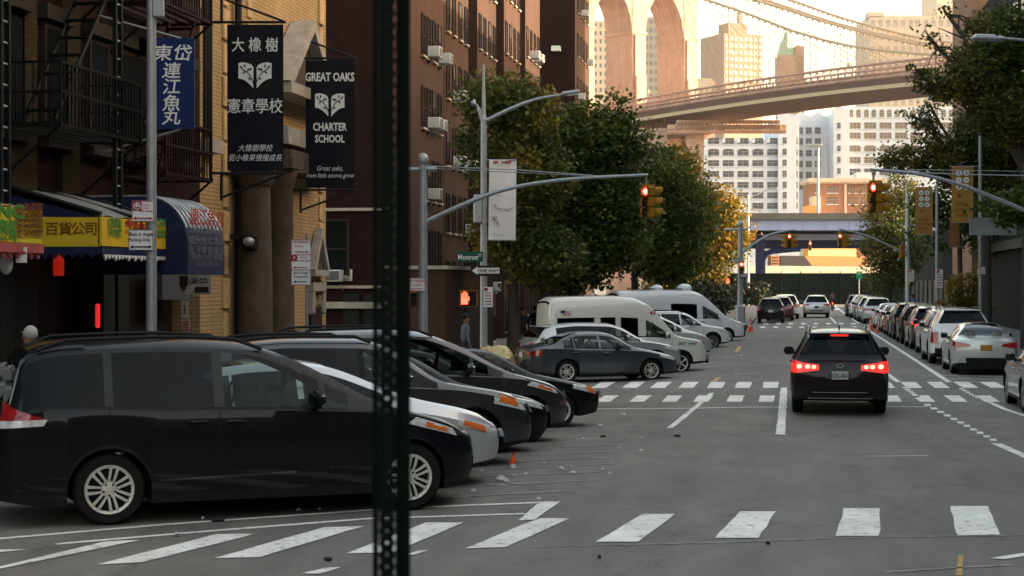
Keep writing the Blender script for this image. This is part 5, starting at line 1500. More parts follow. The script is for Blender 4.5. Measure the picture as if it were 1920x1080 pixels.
# the street goes on behind the camera: unseen blocks added to keep bright sky out of car reflections
def rear_block(label, c, d, m):
    t = thing('apartment_block', label, 'apartment block', (c[0], c[1], 0)); mb = MB(); mb.box((0, 0, d[2] / 2 - .5), d, m); mb.build('wall', t)
    mb = MB(); n = int(max(d[0], d[1]) / 3.2)
    for k in range(4):
        for i in range(n):
            q = (i - n / 2 + .5) * 3.2
            if d[0] > d[1]: mb.box((q, d[1] / 2 + .02, 3.2 + k * 3.1), (1.2, .12, 1.7), M_wpane)
            else: mb.box(((d[0] / 2 + .02) * (-1 if c[0] > 0 else 1), q, 3.2 + k * 3.1), (.12, 1.2, 1.7), M_wpane)
    mb.build('window_rows', t)['kind'] = 'stuff'
rear_block('brown brick block on the left side of the street behind the camera', (-20.5, -24, 0), (14, 76, 16), M_rbrick)
rear_block('unseen dark brick block added far behind the camera to close off the sky', (0, -100, 0), (120, 16, 18), M_dbrick)
# ------------------------------------------------------------------ trees
M_bark = pmat('tree_bark', (0.055, 0.045, 0.036), .9, noise=.4, nscale=6, bump=.5, bscale=14)
G1, G2, G3 = (0.014, 0.026, 0.004), (0.042, 0.066, 0.007), (0.090, 0.118, 0.011)
YL, OR, OL = (0.24, 0.155, 0.012), (0.30, 0.115, 0.010), (0.105, 0.095, 0.012)
L_green = leafm('green_leaves', [(.32, G1), (.46, G2), (.62, G3), (.78, (0.13, 0.135, 0.012))])
L_mix = leafm('turning_leaves', [(.30, G1), (.44, G2), (.56, OL), (.66, YL), (.80, OR)], .35)
L_gold = leafm('golden_leaves', [(.28, G2), (.42, OL), (.54, YL), (.70, OR)], .35)
L_olive = leafm('olive_leaves', [(.28, G1), (.45, G2), (.56, OL), (.68, (0.17, .12, .012))], .5)
L_dark = leafm('hedge_leaves', [(.3, (.006, .010, .003)), (.6, (.014, .022, .005)), (.8, (.03, .035, .006))])
L_orange = leafm('orange_leaves', [(.3, OL), (.5, YL), (.7, OR)], .4)
def tree(name, label, base, blobs, leafmat, nleaf, lsize, seed, trunk_r=.16, forks=None, clump=.55, droop=.3, cat='tree', group=None):
    """blobs: crown lobes (dx,dy,dz,rx,ry,rz) round the foot; leaves hang in small clumps through their volume"""
    R = random.Random(seed)
    t = thing(name, label, cat, base, 0, group)
    vs = []; fs = []; cents = []
    vol = [b[3] * b[4] * b[5] for b in blobs]; tot = sum(vol)
    per = 16
    for b, v in zip(blobs, vol):
        nc = max(3, int(nleaf / per * v / tot))
        for _ in range(nc):
            while True:
                p = Vector((R.uniform(-1, 1), R.uniform(-1, 1), R.uniform(-1, 1)))
                if .25 < p.length < 1: break
            if R.random() < .5: p = p.normalized() * R.uniform(.75, 1.06)
            c = Vector((b[0] + p.x * b[3], b[1] + p.y * b[4], b[2] + p.z * b[5]))
            cents.append(c); cr = clump * R.uniform(.5, 1.2)
            for _k in range(per):
                q = c + Vector((R.gauss(0, .5), R.gauss(0, .5), R.gauss(0, .36))) * cr
                l = lsize * R.uniform(.6, 1.35)
                a = R.uniform(0, 2 * pi); tl = R.uniform(-1.1, .5)
                d = Vector((cos(a) * cos(tl), sin(a) * cos(tl), sin(tl))); n = Vector((R.uniform(-1, 1), R.uniform(-1, 1), R.uniform(.1, 1.2))); s = d.cross(n)
                if s.length < 1e-3: continue
                s.normalize(); n = s.cross(d); i = len(vs)
                w_ = l * R.uniform(.28, .42)
                vs += [q - d * l * .5, q + s * w_ - n * l * .12, q + d * l * .55, q - s * w_ - n * l * .12]
                fs += [(i, i + 1, i + 2), (i, i + 2, i + 3)]
    me = bpy.data.meshes.new('crown'); me.from_pydata([tuple(v) for v in vs], [], fs); me.materials.append(leafmat); me.update()
    o = bpy.data.objects.new('crown', me); COL.objects.link(o); o.parent = t
    m = MB()
    zc = min(b[2] - b[5] * .5 for b in blobs); zc = max(zc, 1.6)
    m.tube([(0, 0, -.2), (.03, .02, zc * .4), (-.03, .05, zc)], [trunk_r * 1.25, trunk_r, trunk_r * .85], M_bark, 9)
    for b in blobs:
        k = Vector((b[0], b[1], b[2])); s0 = Vector((-.03, .05, zc * R.uniform(.75, 1)))
        mid = s0 + (k - s0) * .5 + Vector((R.uniform(-.3, .3), R.uniform(-.3, .3), R.uniform(0, .5)))
        m.tube([s0, mid, k], [trunk_r * .6, trunk_r * .42, trunk_r * .25], M_bark, 6)
        near = sorted(cents, key=lambda c: (c - k).length + R.uniform(0, 3))[:9]
        for c in near: m.tube([k + (mid - k) * R.uniform(0, .5), (k + c) / 2 + Vector((R.uniform(-.2, .2), R.uniform(-.2, .2), .1)), c], [trunk_r * .2, trunk_r * .12, trunk_r * .05], M_bark, 4)
    m.build('trunk', t)
    return t
def ptree(label, px, X, lobes, mat, n, ls, seed, tr=.16, base_z=.1, deep=.9, **kw):
    """lobes given by photo extents at the tree's own distance"""
    Y = YX(px, X); d = DEP(X, Y); B = []
    for cx, cy, rx, ry in lobes:
        p = W(cx, cy, d); B.append((p.x - X, p.y - Y, p.z - base_z, rx / F * d, rx / F * d * deep, ry / F * d))
    return tree('street_tree', label, (X, Y, base_z), B, mat, n, ls, seed, tr, **kw)
GRL = 'trees along the left pavement'
ptree('yellowing green tree behind the street lamp post on the left pavement', 962, -9.4, [(930, 190, 62, 52), (985, 215, 62, 55), (905, 280, 42, 42), (985, 330, 85, 70), (960, 430, 70, 70), (1020, 480, 70, 50)], L_mix, 16000, .18, 3, .22, clump=.6, group=GRL)
ptree('largest dark green tree, its pointed top rising in front of the bridge tower', 1075, -8.2, [(1110, 260, 75, 62), (1160, 205, 26, 40), (1150, 300, 60, 70), (1060, 330, 80, 90), (1130, 420, 90, 90), (1060, 470, 90, 75), (1010, 250, 30, 50)], L_green, 26000, .20, 5, .24, clump=.75, group=GRL)
ptree('green tree with yellow lower leaves behind the white vans', 1190, -8.2, [(1220, 330, 60, 60), (1265, 380, 60, 60), (1190, 430, 70, 70), (1250, 470, 70, 60), (1215, 270, 22, 30)], L_green, 16000, .23, 8, .2, clump=.8, group=GRL)
ptree('bushy green tree at the middle of the left row', 1262, -8.0, [(1270, 320, 45, 45), (1310, 400, 45, 60), (1270, 470, 50, 60)], L_mix, 10000, .26, 9, .2, clump=.9, group=GRL)
ptree('golden yellow tree at the far end of the left row', 1340, -6.5, [(1345, 400, 42, 48), (1365, 450, 38, 50), (1330, 490, 38, 45), (1305, 510, 40, 40)], L_gold, 9000, .32, 12, .2, clump=1.1, group=GRL)
ptree('low rusty orange tree under the left row of trees', 1255, -9.0, [(1260, 515, 34, 26), (1235, 520, 20, 22)], L_orange, 2500, .3, 13, .12, clump=.8, group=GRL)
# beyond the viaduct
p = W(1432, 530, 245.0); sc_ = 245.0 / F
tree('park_tree', 'orange autumn tree showing above the viaduct on the left', (p.x, p.y, 0), [(-20 * sc_, 0, (530 - 388) * sc_, 28 * sc_, 3, 18 * sc_), (12 * sc_, 0, (530 - 396) * sc_, 28 * sc_, 3, 12 * sc_)], L_orange, 3500, .42, 14, .25, clump=1.0)
GRR = 'trees along the right pavement'
RD = (0.55)
ptree('large olive tree at the right edge with loose twigs reaching over the road', 1925, 8.6, [(1890, 70, 75, 60), (1845, 130, 60, 45), (1900, 200, 80, 70), (1780, 110, 22, 26), (1745, 75, 16, 22), (1755, 150, 40, 22), (1800, 170, 50, 30), (1715, 130, 10, 22), (1730, 165, 14, 10), (1770, 20, 16, 8)], L_olive, 17000, .16, 21, .2, clump=.36, group=GRR)
ptree('dark leafy tree behind the large olive tree on the right', 1850, 8.8, [(1850, 260, 70, 60), (1790, 300, 60, 40), (1735, 285, 40, 30), (1690, 300, 38, 24), (1655, 295, 20, 12), (1740, 232, 26, 24), (1710, 215, 14, 16), (1745, 200, 20, 12), (1880, 330, 50, 60)], L_olive, 16000, .17, 22, .2, clump=.45, group=GRR)
ptree('olive tree with yellow upper leaves at the far right pavement', 1668, 7.8, [(1665, 400, 42, 45), (1690, 360, 36, 36), (1650, 470, 36, 45), (1690, 470, 44, 50), (1665, 520, 42, 30)], L_olive, 11000, .24, 23, .2, clump=.9, group=GRR)
ptree('deep green tree behind the yellow banners on the right', 1800, 9.6, [(1790, 380, 70, 50), (1850, 420, 60, 60), (1740, 420, 40, 60)], L_green, 5000, .26, 25, .16, clump=.6, group=GRR)
ptree('small yellow green sapling beside the right pavement sign post', 1815, 8.8, [(1810, 545, 34, 36), (1785, 570, 24, 18), (1835, 520, 22, 26), (1830, 580, 30, 20)], L_gold, 2600, .17, 26, .06, clump=.35, cat='sapling')
ptree('bright green low branches under the large olive tree at the right edge', 1985, 8.6, [(1870, 385, 36, 22), (1900, 400, 40, 26), (1935, 385, 40, 40)], L_green, 1600, .2, 27, .1, clump=.4, group=GRR)
tree('hedge', 'dark low hedge behind the silver car on the right pavement', (9.3, 46, .1), [(0, k * 2.2 - 6, .5, .9, 1.5, .55) for k in range(7)], L_dark, 3500, .12, 31, .05, clump=.3, cat='hedge')
tree('hedge', 'tall dark hedge along the pavement behind the far left signal pole', (-6.2, 112, .1), [(-k * .12, k * 5.5, 1.1, 2.2, 3.2, 1.3) for k in range(12)], L_dark, 9000, .3, 33, .12, clump=.6, cat='hedge')
tree('hedge', 'dark hedge in front of the left end of the screened fence', (-3.6, 190, .1), [(-k * 2.5, 0, 1.2, 1.6, 1.0, 1.4) for k in range(6)], L_dark, 4000, .35, 34, .12, clump=.6, cat='hedge')
# ------------------------------------------------------------------ street furniture
M_sigy = pmat('signal_housing_yellow', (0.27, 0.125, 0.008), .5, noise=.2, nscale=8)
M_sigd = pmat('unlit_signal_lens', (0.018, 0.014, 0.010), .3, noise=.3)
M_sigr = pmat('lit_red_signal_lens', (.8, .05, .04), .3, emit=(1, .04, .02), estr=.7)
M_sigc = pmat('lit_red_signal_core', (.9, .5, .4), .3, emit=(1, .42, .30), estr=1.3)
M_signw = pmat('sign_white', (.66, .66, .66), .5, noise=.06, nscale=4)
M_signk = pmat('sign_black', (.012, .012, .013), .5, noise=.2)
M_signr = pmat('sign_red', (.33, .02, .04), .5, noise=.1)
M_signg = pmat('street_sign_green', (.01, .075, .05), .5, noise=.15)
M_hand = pmat('lit_hand_symbol', (.9, .1, .05), .4, emit=(1, .10, .05), estr=.45)
def housing(mb, mx, lit=True, s=1.0):
    """three lens signal head facing -Y in its own frame"""
    for i, z in enumerate((.25, 0, -.25)):
        mb.box((0, .09 * s, z * s), (.235 * s, .18 * s, .245 * s), M_sigy, 0, mx, .03 * s); mb.box((0, -.002, z * s), (.19 * s, .006, .20 * s), M_signk, 0, mx)
        Q = mx @ Matrix.Translation((0, 0, z * s)) @ Matrix.Rotation(pi / 2, 4, 'X')
        on = lit and i == 0
        mb.lathe([(.098 * s, .004), (.07 * s, .022 * s), (.001, .03 * s)], M_sigr if on else M_sigd, 18, Q)
        if on: mb.lathe([(.05 * s, .034 * s), (.001, .042 * s)], M_sigc, 14, Q)
        vs = []; fs = []; n = 12
        for k in range(n + 1):
            a = -.25 * pi + 1.5 * pi * k / n
            for r, y in ((.108, 0), (.108, -.19 + .05 * (k < 2 or k > n - 2))): vs.append((r * s * cos(a), y * s, z * s + r * s * sin(a)))
        for k in range(n): fs.append((2 * k, 2 * k + 1, 2 * k + 3, 2 * k + 2))
        mb.add(vs, fs, M_sigy if not on else M_sigy, True, mx)
def signal(label, px, py, d, faces, s=1.0, group=None, hang=.0):
    p = W(px, py, d); t = thing('traffic_signal', label, 'traffic light', p, 0, group)
    for dx, yaw, lit in faces:
        m = MB(); housing(m, Matrix.Translation((dx * s, 0, 0)) @ Matrix.Rotation(yaw, 4, 'Z'), lit, s); m.build('signal_head', t)
    m = MB(); m.tube([(0, .1, .38 * s), (0, .1, .62 * s + hang)], .03, M_steel, 6); m.box((.05, .1, .40 * s), (.3 * s, .16 * s, .05), M_sigy); m.build('hanger', t)
    return t
def mast(label, d, polepx, poletop, polebase, armpts, r, name='signal_mast', cap=True, group=None, basebox=False):
    p = W(polepx, 530, d); p.z = 0; t = thing(name, label, 'signal mast', p, CAMYAW, group)
    L_ = lambda px, py: ((px - polepx) / F * d, 0, hz(py, d))
    m = MB(); m.tube([(0, 0, zg(p.x, p.y)), (0, 0, hz(poletop, d))], [r * 1.15, r * .9], M_steel, 12); m.build('pole', t)
    m = MB(); n = len(armpts); rs = [r * (.55 - .22 * i / (n - 1)) for i in range(n)]; m.tube([L_(*q) for q in armpts], rs, M_steel, 8); m.build('mast_arm', t)
    if cap:
        m = MB(); zt = hz(poletop, d); m.ell((0, 0, zt), (r * 1.3, r * 1.3, r * 1.6), M_steel, 10, 6); m.tube([(-r * 6, 0, zt - r * 2.2), (r * 3, 0, zt - r * 2.0)], r * .6, M_steel, 6); m.build('pole_cap', t)
    if basebox: m = MB(); m.box((0, 0, .6), (r * 3.6, r * 3.6, 1.3), M_steel, bev=.1); m.build('base', t)
    return t
def smooth_arm(pts, n=16):
    fx = pchip([(i, p[0]) for i, p in enumerate(pts)]); fy = pchip([(i, p[1]) for i, p in enumerate(pts)])
    return [(fx(i * (len(pts) - 1) / n), fy(i * (len(pts) - 1) / n)) for i in range(n + 1)]
d1 = 39.5
mast('grey signal pole with a long curved mast arm on the left corner', d1, 793, 300, 660, smooth_arm([(797, 417), (880, 379), (965, 351), (1080, 335), (1215, 328)]), .105)
m = MB(); t = thing('guy_wire', 'thin steel stay wires above the left mast arm', 'wire', W(790, 310, d1), 0); t.location.z = 0
wpt = lambda px, py, d: W(px, py, d) - Vector(t.location)
m.tube([wpt(790, 311, d1), wpt(960, 318, d1), wpt(1135, 331, d1)], .012, M_steel, 4); m.tube([wpt(790, 315, d1), wpt(960, 323, d1), wpt(1135, 331, d1)], .01, M_steel, 4); m.build('wire', t)
signal('yellow traffic light with red lit at the tip of the left mast arm', 1211, 379, d1, [(0, CAMYAW + .0, True), (.20, pi / 2 + .25, False)], .98)
mast('curved steel mast arm reaching over the road from the right', d1 + .8, 2085, 120, 760, smooth_arm([(2080, 470), (1990, 425), (1920, 394), (1850, 365), (1780, 340), (1700, 323), (1632, 318)]), .105, cap=False)
t = thing('guy_wire', 'thin stay wires above the right mast arm', 'wire', W(1700, 320, 40), 0); t.location.z = 0
m = MB(); m.tube([wpt(1695, 322, 40.3), wpt(1800, 327, 40.3), wpt(1960, 330, 40.3)], .012, M_steel, 4); m.tube([wpt(1700, 318, 60), wpt(1980, 322, 60)], .012, M_steel, 4); m.build('wire', t)
signal('yellow traffic light with red lit hanging from the right mast arm', 1638, 371, d1 + .8, [(0, CAMYAW, True), (.20, pi / 2 + .25, False)], .98)
dF = 104.0
mast('far signal pole with mast arm beside the left kerb and orange cone', dF, 1388, 420, 606, smooth_arm([(1391, 474), (1420, 453), (1450, 438), (1490, 430)]), .16, cap=True, basebox=True)
for px, dx in ((1400, 0), (1404, 2.)): pass
mast('far signal pole with mast arm on the right pavement', 100.0, 1703, 362, 600, smooth_arm([(1700, 478), (1660, 457), (1620, 440), (1572, 429)]), .12, cap=False)
signal('far traffic light pair with red lit over the left lane', 1480, 452, dF, [(0, CAMYAW, True), (-.24, pi / 2 + 2.4, False), (.24, pi / 2 + .4, False)], 1.12, 'far traffic lights')
signal('far traffic light pair with red lit over the right lane', 1575, 451, 101.5, [(0, CAMYAW, True), (.24, pi / 2 + .5, False), (.42, pi / 2 + .2, False)], 1.05, 'far traffic lights')
signal('small red traffic light hanging under the viaduct between the far pair', 1519, 462, 150, [(0, CAMYAW, True)], 1.0, 'far traffic lights')
signal('traffic light with red lit on the far left signal pole', 1390, 505, dF - .4, [(0, CAMYAW, True)], 1.2, 'far traffic lights')
signal('tiny red traffic light high behind the far left mast arm', 1406, 465, 150, [(0, CAMYAW, True)], .8, 'far traffic lights')
signal('red traffic light low on the far right signal pole', 1708, 524, 99.5, [(0, CAMYAW, True)], 1.0, 'far traffic lights')
signal('yellow traffic light turned sideways on the far right mast arm', 1692, 472, 100, [(0, pi / 2 + .4, False)], 1.0, 'far traffic lights')
def pedsignal(label, px, py, d, s, lit=True, yaw=0.0):
    t = thing('pedestrian_signal', label, 'crossing signal', W(px, py, d), CAMYAW + yaw, 'pedestrian signals')
    m = MB(); m.box((0, .1 * s, 0), (.42 * s, .2 * s, .40 * s), M_sigy, bev=.03); m.box((0, -.005, 0), (.36 * s, .02, .34 * s), M_signk); m.box((0, -.07 * s, .19 * s), (.42 * s, .16 * s, .02), M_sigy); m.build('housing', t)
    if lit:
        m = MB(); k = s * .17
        m.box((-.1 * s, -.02, -.06 * s), (.16 * s, .012, .15 * s), M_hand, bev=.004)
        for i, (x, h) in enumerate(((-.16, .11), (-.12, .15), (-.08, .15), (-.04, .12))): m.box((x * s, -.02, (.02 + h / 2) * s), (.03 * s, .012, h * s), M_hand)
        m.box((.0 * s, -.02, -.0 * s), (.03 * s, .012, .1 * s), M_hand); m.build('hand_symbol', t)
    return t
pedsignal('crossing signal with lit red hand beside the street lamp post', 879, 560, 51, 1.25)
m = MB(); tt = pedsignal('crossing signal seen edge on, yellow, next to the dark post', 775, 562, d1, .9, False, 1.2)
pedsignal('far crossing signal with lit hand at the left kerb', 1368, 527, dF, 1.1)
# street lamps
def lamp(label, px, X, top, heads, r=.1, spike=None, d=None, group=None, up=.0):
    Y = YX(px, X); d = DEP(X, Y); t = thing('street_lamp', label, 'street lamp', (X, Y, 0), CAMYAW, group)
    L_ = lambda x, y: ((x - px) / F * d, 0, hz(y, d))
    m = MB(); m.tube([(0, 0, 0), L_(px, top)], [r * 1.1, r * .85], M_steel, 10); m.build('pole', t)
    if spike: m = MB(); m.tube([L_(px, top), L_(px, top - 10), L_(px, spike)], [r * .95, r * .6, r * .3], M_steel, 8); m.build('finial', t)
    for pts, hl in heads:
        m = MB(); m.tube([L_(*q) for q in smooth_arm(pts, 10)], [r * .55] * 6 + [r * .4] * 5, M_steel, 7); m.build('arm', t)
        a, b = pts[-1], hl; m = MB(); p0, p1 = Vector(L_(*a)), Vector(L_(*b)); c = (p0 + p1) / 2; l = (p1 - p0).length
        an = atan2(p1.z - p0.z, p1.x - p0.x); mx = Matrix.Translation(c) @ Matrix.Rotation(-an, 4, 'Y')
        m.box((0, 0, .02), (l, .32, .13), M_steel, 0, mx, .05); m.box((l * .12, 0, -.055), (l * .6, .24, .05), M_clear, 0, mx, .02); m.build('lamp_head', t)
    return t, d, Y
tl, dl, Yl = lamp('grey street lamp post with a long right arm, carrying the white banner', 907, -9.2, 225, [([(912, 226), (960, 203), (1010, 185), (1052, 178)], (1087, 173)), ([(905, 228), (898, 205), (893, 196)], (884, 190))], .11, 120)
m = MB(); m.box(((896 - 907) / F * dl, -.05, hz(392, dl)), (.26, .25, .86), M_steel, bev=.03); m.build('control_box', tl)
# white banner on the lamp post
M_wban = pmat('white_banner_cloth', (.66, .64, .64), .7, noise=.08, nscale=1.5); M_fade = pmat('faded_pink_print', (.40, .33, .33), .7, noise=.3, nscale=4); M_fdark = pmat('faded_dark_print', (.22, .20, .21), .7, noise=.3, nscale=4)
p = W(942, 375, dl - .05); t = thing('lamp_banner', 'white weathered banner with a faded picture on the street lamp post', 'banner', p, CAMYAW)
w_, h = 51 / F * dl, 150 / F * dl
m = MB(); vs = []; fs = []; nx, nz = 8, 16
for k in range(nz + 1):
    for i in range(nx + 1):
        u, v = i / nx, k / nz; vs.append(((u - .5) * w_ + .03 * (v - .5), .03 * sin(v * 5 + u * 3) + .015 * sin(u * 8), (v - .5) * h - .03 * u * (1 - v)))
for k in range(nz):
    for i in range(nx): q = k * (nx + 1) + i; fs.append((q, q + 1, q + nx + 2, q + nx + 1))
m.add(vs, fs, M_wban, True); m.build('cloth', t)
m = MB()
for x, z, ww, hh, mt in ((-.2, h * .47, .16, .06, M_signr), (.16, h * .47, .2, .06, M_signr), (0.0, h * .47, .1, .06, M_fdark)): m.box((x, -.06, z), (ww, .012, hh), mt)
for x, z, a, l, wd_ in ((-.22, -.18, -.8, .2, .07), (-.1, -.26, -.2, .26, .05), (.12, -.30, -.5, .24, .05), (.24, -.26, .5, .22, .05), (-.25, -.58, -.9, .26, .07), (-.14, -.70, -1.1, .22, .05), (-.2, -.52, .1, .16, .04), (-.12, .14, .1, .1, .03)):
    mx = Matrix.Translation((x, -.055, z)) @ Matrix.Rotation(-a, 4, 'Y'); m.prism([(-l / 2, 0), (0, -wd_ / 2), (l / 2, 0), (0, wd_ / 2)], .012, M_fdark if abs(z) > .5 else M_fade, mx)
text(m, 'Tanger', .12, M_fade, Matrix.Translation((-.12, -.055, -h * .45)), 1, .01, 'CENTER', .3)
m.build('print', t)
for z in (h / 2, -h / 2): m = MB(); m.tube([(-w_ / 2 - .2, 0, z), (w_ / 2, .02, z)], .02, M_steel, 5); m.build('bracket', t)
# signs
def signboard(name, label, cat, px0, px1, py0, py1, d, build, pole=None, yaw=0.0, base=None, group=None):
    a, b = W(px0, py1, d), W(px1, py0, d); c = (a + b) / 2
    t = thing(name, label, cat, c, CAMYAW + yaw, group); w_, h = (px1 - px0) / F * d, b.z - a.z
    m = MB(); m.box((0, 0, 0), (w_, .012, h), base or M_signw, bev=.012); m.build('plate', t)
    m = MB(); build(m, w_, h); m.build('lettering', t)
    if pole is not None:
        m = MB(); m.tube([(pole, .04, h / 2 + .1), (pole, .04, -c.z)], .03, M_steel, 6); m.build('post', t)
    return t
F_ = lambda x, z: Matrix.Translation((x, -.014, z))
def arrow(m, x0, x1, z, t, mt, two=False):
    m.box(((x0 + x1) / 2, -.012, z), (abs(x1 - x0), .006, t), mt)
    s = 1 if x1 > x0 else -1
    m.prism([(x1 + s * t * 2.2, z), (x1 - s * t * .6, z + t * 1.7), (x1 - s * t * .6, z - t * 1.7)], .006, mt, Matrix.Translation((0, -.015, 0)))
    if two: m.prism([(x0 - s * t * 2.2, z), (x0 + s * t * .6, z + t * 1.7), (x0 + s * t * .6, z - t * 1.7)], .006, mt, Matrix.Translation((0, -.015, 0)))
def border(m, w_, h, mt, t=.008):
    for z in (h / 2 - t, -h / 2 + t): m.box((0, -.009, z), (w_ - .01, .005, t), mt)
    for x in (w_ / 2 - t, -w_ / 2 + t): m.box((x, -.009, 0), (t, .005, h - .03), mt)
def nopark(m, w_, h):
    border(m, w_, h, M_signr)
    s = h * .42; m.box((-w_ / 2 + s / 2 + .015, -.010, h / 2 - s / 2 - .015), (s, .006, s), M_signr)
    Q = Matrix.Translation((-w_ / 2 + s / 2 + .015, -.014, h / 2 - s / 2 - .015)) @ Matrix.Rotation(pi / 2, 4, 'X')
    m.lathe([(s * .40, 0), (s * .40, .004), (s * .32, .004), (s * .32, 0)], M_signw, 20, Q)
    text(m, 'P', s * .62, M_signw, F_(-w_ / 2 + s / 2 + .015, h / 2 - s * .75), 1, .03); m.box((-w_ / 2 + s / 2 + .015, -.017, h / 2 - s / 2 - .015), (s * .75, .004, .012), M_signw, 0, None)
    for k, b in enumerate(('Tuesday', 'Friday', '9AM-10:30AM')): text(m, b, h * .13, M_signr, F_(w_ * .14, h * .26 - k * h * .15), .8, .01)
    arrow(m, -w_ * .33, w_ * .33, -h * .33, h * .045, M_signr, True)
def backin(m, w_, h):
    border(m, w_, h, M_signk)
    text(m, 'Back In Angle', h * .24, M_signk, F_(0, h * .20), .82, .012); text(m, 'Parking Only', h * .24, M_signk, F_(-w_ * .05, -h * .06), .82, .012); arrow(m, -w_ * .34, w_ * .34, -h * .32, h * .05, M_signk, True)
ds = DEP(-8.95, YX(281, -8.95))
ps, dd, yy_ = lamp('tall pale grey street pole carrying the parking signs at the left', 284, -8.95, -40, [], .075)
m = MB(); m.box((.1, -.02, hz(10, dd)), (.16, .12, .36), M_steel, bev=.02); m.build('strap_box', ps)
signboard('parking_sign', 'white and red no parking sign with a crossed P on the left street pole', 'sign', 247, 289, 376, 416, dd - .12, nopark)
signboard('parking_sign', 'white sign reading Back In Angle Parking Only on the left street pole', 'sign', 241, 288, 430, 470, dd - .12, backin)
def triple(m, w_, h):
    border(m, w_, h, M_signr)
    for z in (h * .165, -h * .165): m.box((0, -.010, z), (w_, .006, .01), M_signr)
    text(m, 'NO PARKING', h * .07, M_signr, F_(0, h * .42), .85, .015); text(m, 'Anytime', h * .07, M_signr, F_(-w_ * .1, h * .33), .85, .01); arrow(m, -w_ * .3, w_ * .3, h * .23, h * .018, M_signr)
    s = h * .13; m.box((-w_ * .34, -.010, h * .09), (s, .006, s), M_signr); text(m, 'P', s * .7, M_signw, F_(-w_ * .34, h * .065), 1, .03)
    for k, b in enumerate(('Thursday', '9:30AM-11AM')): text(m, b, h * .05, M_signr, F_(w_ * .14, h * .09 - k * h * .07), .8, .01)
    arrow(m, w_ * .3, -w_ * .3, -h * .11, h * .018, M_signr)
    text(m, 'Back In Angle', h * .075, M_signk, F_(0, -h * .25), .78, .012); text(m, 'Parking Only', h * .075, M_signk, F_(0, -h * .335), .78, .012); arrow(m, w_ * .3, -w_ * .3, -h * .42, h * .018, M_signk)
signboard('parking_sign', 'tall white three panel parking sign in front of the brown columns', 'sign', 546, 583, 449, 535, 31.0, triple, pole=.1)
def np2(m, w_, h):
    text(m, 'NO PARKING', h * .28, M_signr, F_(0, h * .18), .72, .01); text(m, 'Anytime', h * .26, M_signr, F_(0, -h * .12), .75, .01); arrow(m, w_ * .3, -w_ * .3, -h * .32, h * .05, M_signr); border(m, w_, h, M_signr)
signboard('parking_sign', 'small white no parking sign on the left signal pole', 'sign', 768, 797, 521, 546, d1 - .14, np2)
def street(m, w_, h): text(m, 'Monroe', h * .72, M_signw, F_(-w_ * .09, -h * .27), .85, .015); text(m, 'ST', h * .4, M_signw, F_(w_ * .38, h * .0), .8, .01)
signboard('street_sign', 'green street name sign reading Monroe ST on the lamp post', 'street sign', 858, 905, 472, 491, dl - .1, street, base=M_signg)
def oneway(m, w_, h):
    m.prism([(-w_ * .47, 0), (-w_ * .28, h * .40), (-w_ * .28, h * .28), (w_ * .45, h * .28), (w_ * .45, -h * .28), (-w_ * .28, -h * .28), (-w_ * .28, -h * .40)], .006, M_signw, Matrix.Translation((0, -.014, 0)))
    text(m, 'ONE WAY', h * .46, M_signk, Matrix.Translation((w_ * .08, -.019, -h * .17)), .95, .03)
signboard('one_way_sign', 'black ONE WAY sign with white left arrow on the lamp post', 'sign', 883, 939, 498, 517, dl - .14, oneway, base=M_signk)
def notes(m, w_, h):
    m.box((-w_ * .25, -.012, h * .38), (w_ * .4, .006, h * .16), M_signr)
    for k in range(5): m.box((0, -.012, h * .2 - k * h * .14), (w_ * .75, .006, h * .05), M_signr if k % 2 else M_fdark)
signboard('parking_sign', 'narrow white parking sign below the ONE WAY sign', 'sign', 907, 924, 538, 576, dl - .14, notes)
signboard('one_way_sign', 'small black one way sign on the far left signal pole', 'sign', 1370, 1394, 485, 492, dF - .25, oneway, base=M_signk)
signboard('one_way_sign', 'small black arrow sign under the far left red light', 'sign', 1386, 1402, 513, 521, dF - .7, oneway, base=M_signk)
# right pavement lamp posts, banners and signs
GB = 'mustard banners on the right lamp posts'
t, dA, YA = lamp('right pavement lamp post behind the smaller mustard banner', 1757, 7.6, 320, [([(1757, 330), (1752, 300), (1725, 285)], (1700, 280))], .085)
t, dB, YB = lamp('right pavement lamp post carrying the nearer mustard banner', 1838, 7.6, 240, [([(1838, 250), (1830, 222), (1800, 205), (1780, 190)], (1740, 183))], .085)
t, dC, YC = lamp('street lamp at the right edge with a pale head reaching over the road', 2060, 8.0, 150, [([(2060, 160), (2000, 110), (1940, 78), (1885, 72)], (1822, 70))], .09)
t, dD, YD = lamp('far right pavement lamp post with its head among the leaves', 1700, 7.6, 340, [([(1700, 350), (1695, 330), (1680, 318)], (1655, 314))], .09)
M_must = pmat('mustard_banner_cloth', (.34, .185, .05), .65, noise=.12, nscale=2); M_mustp = pmat('banner_brown_print', (.19, .085, .02), .65, noise=.1); M_rust = pmat('rust_banner_cloth', (.22, .09, .035), .65, noise=.15, nscale=2)
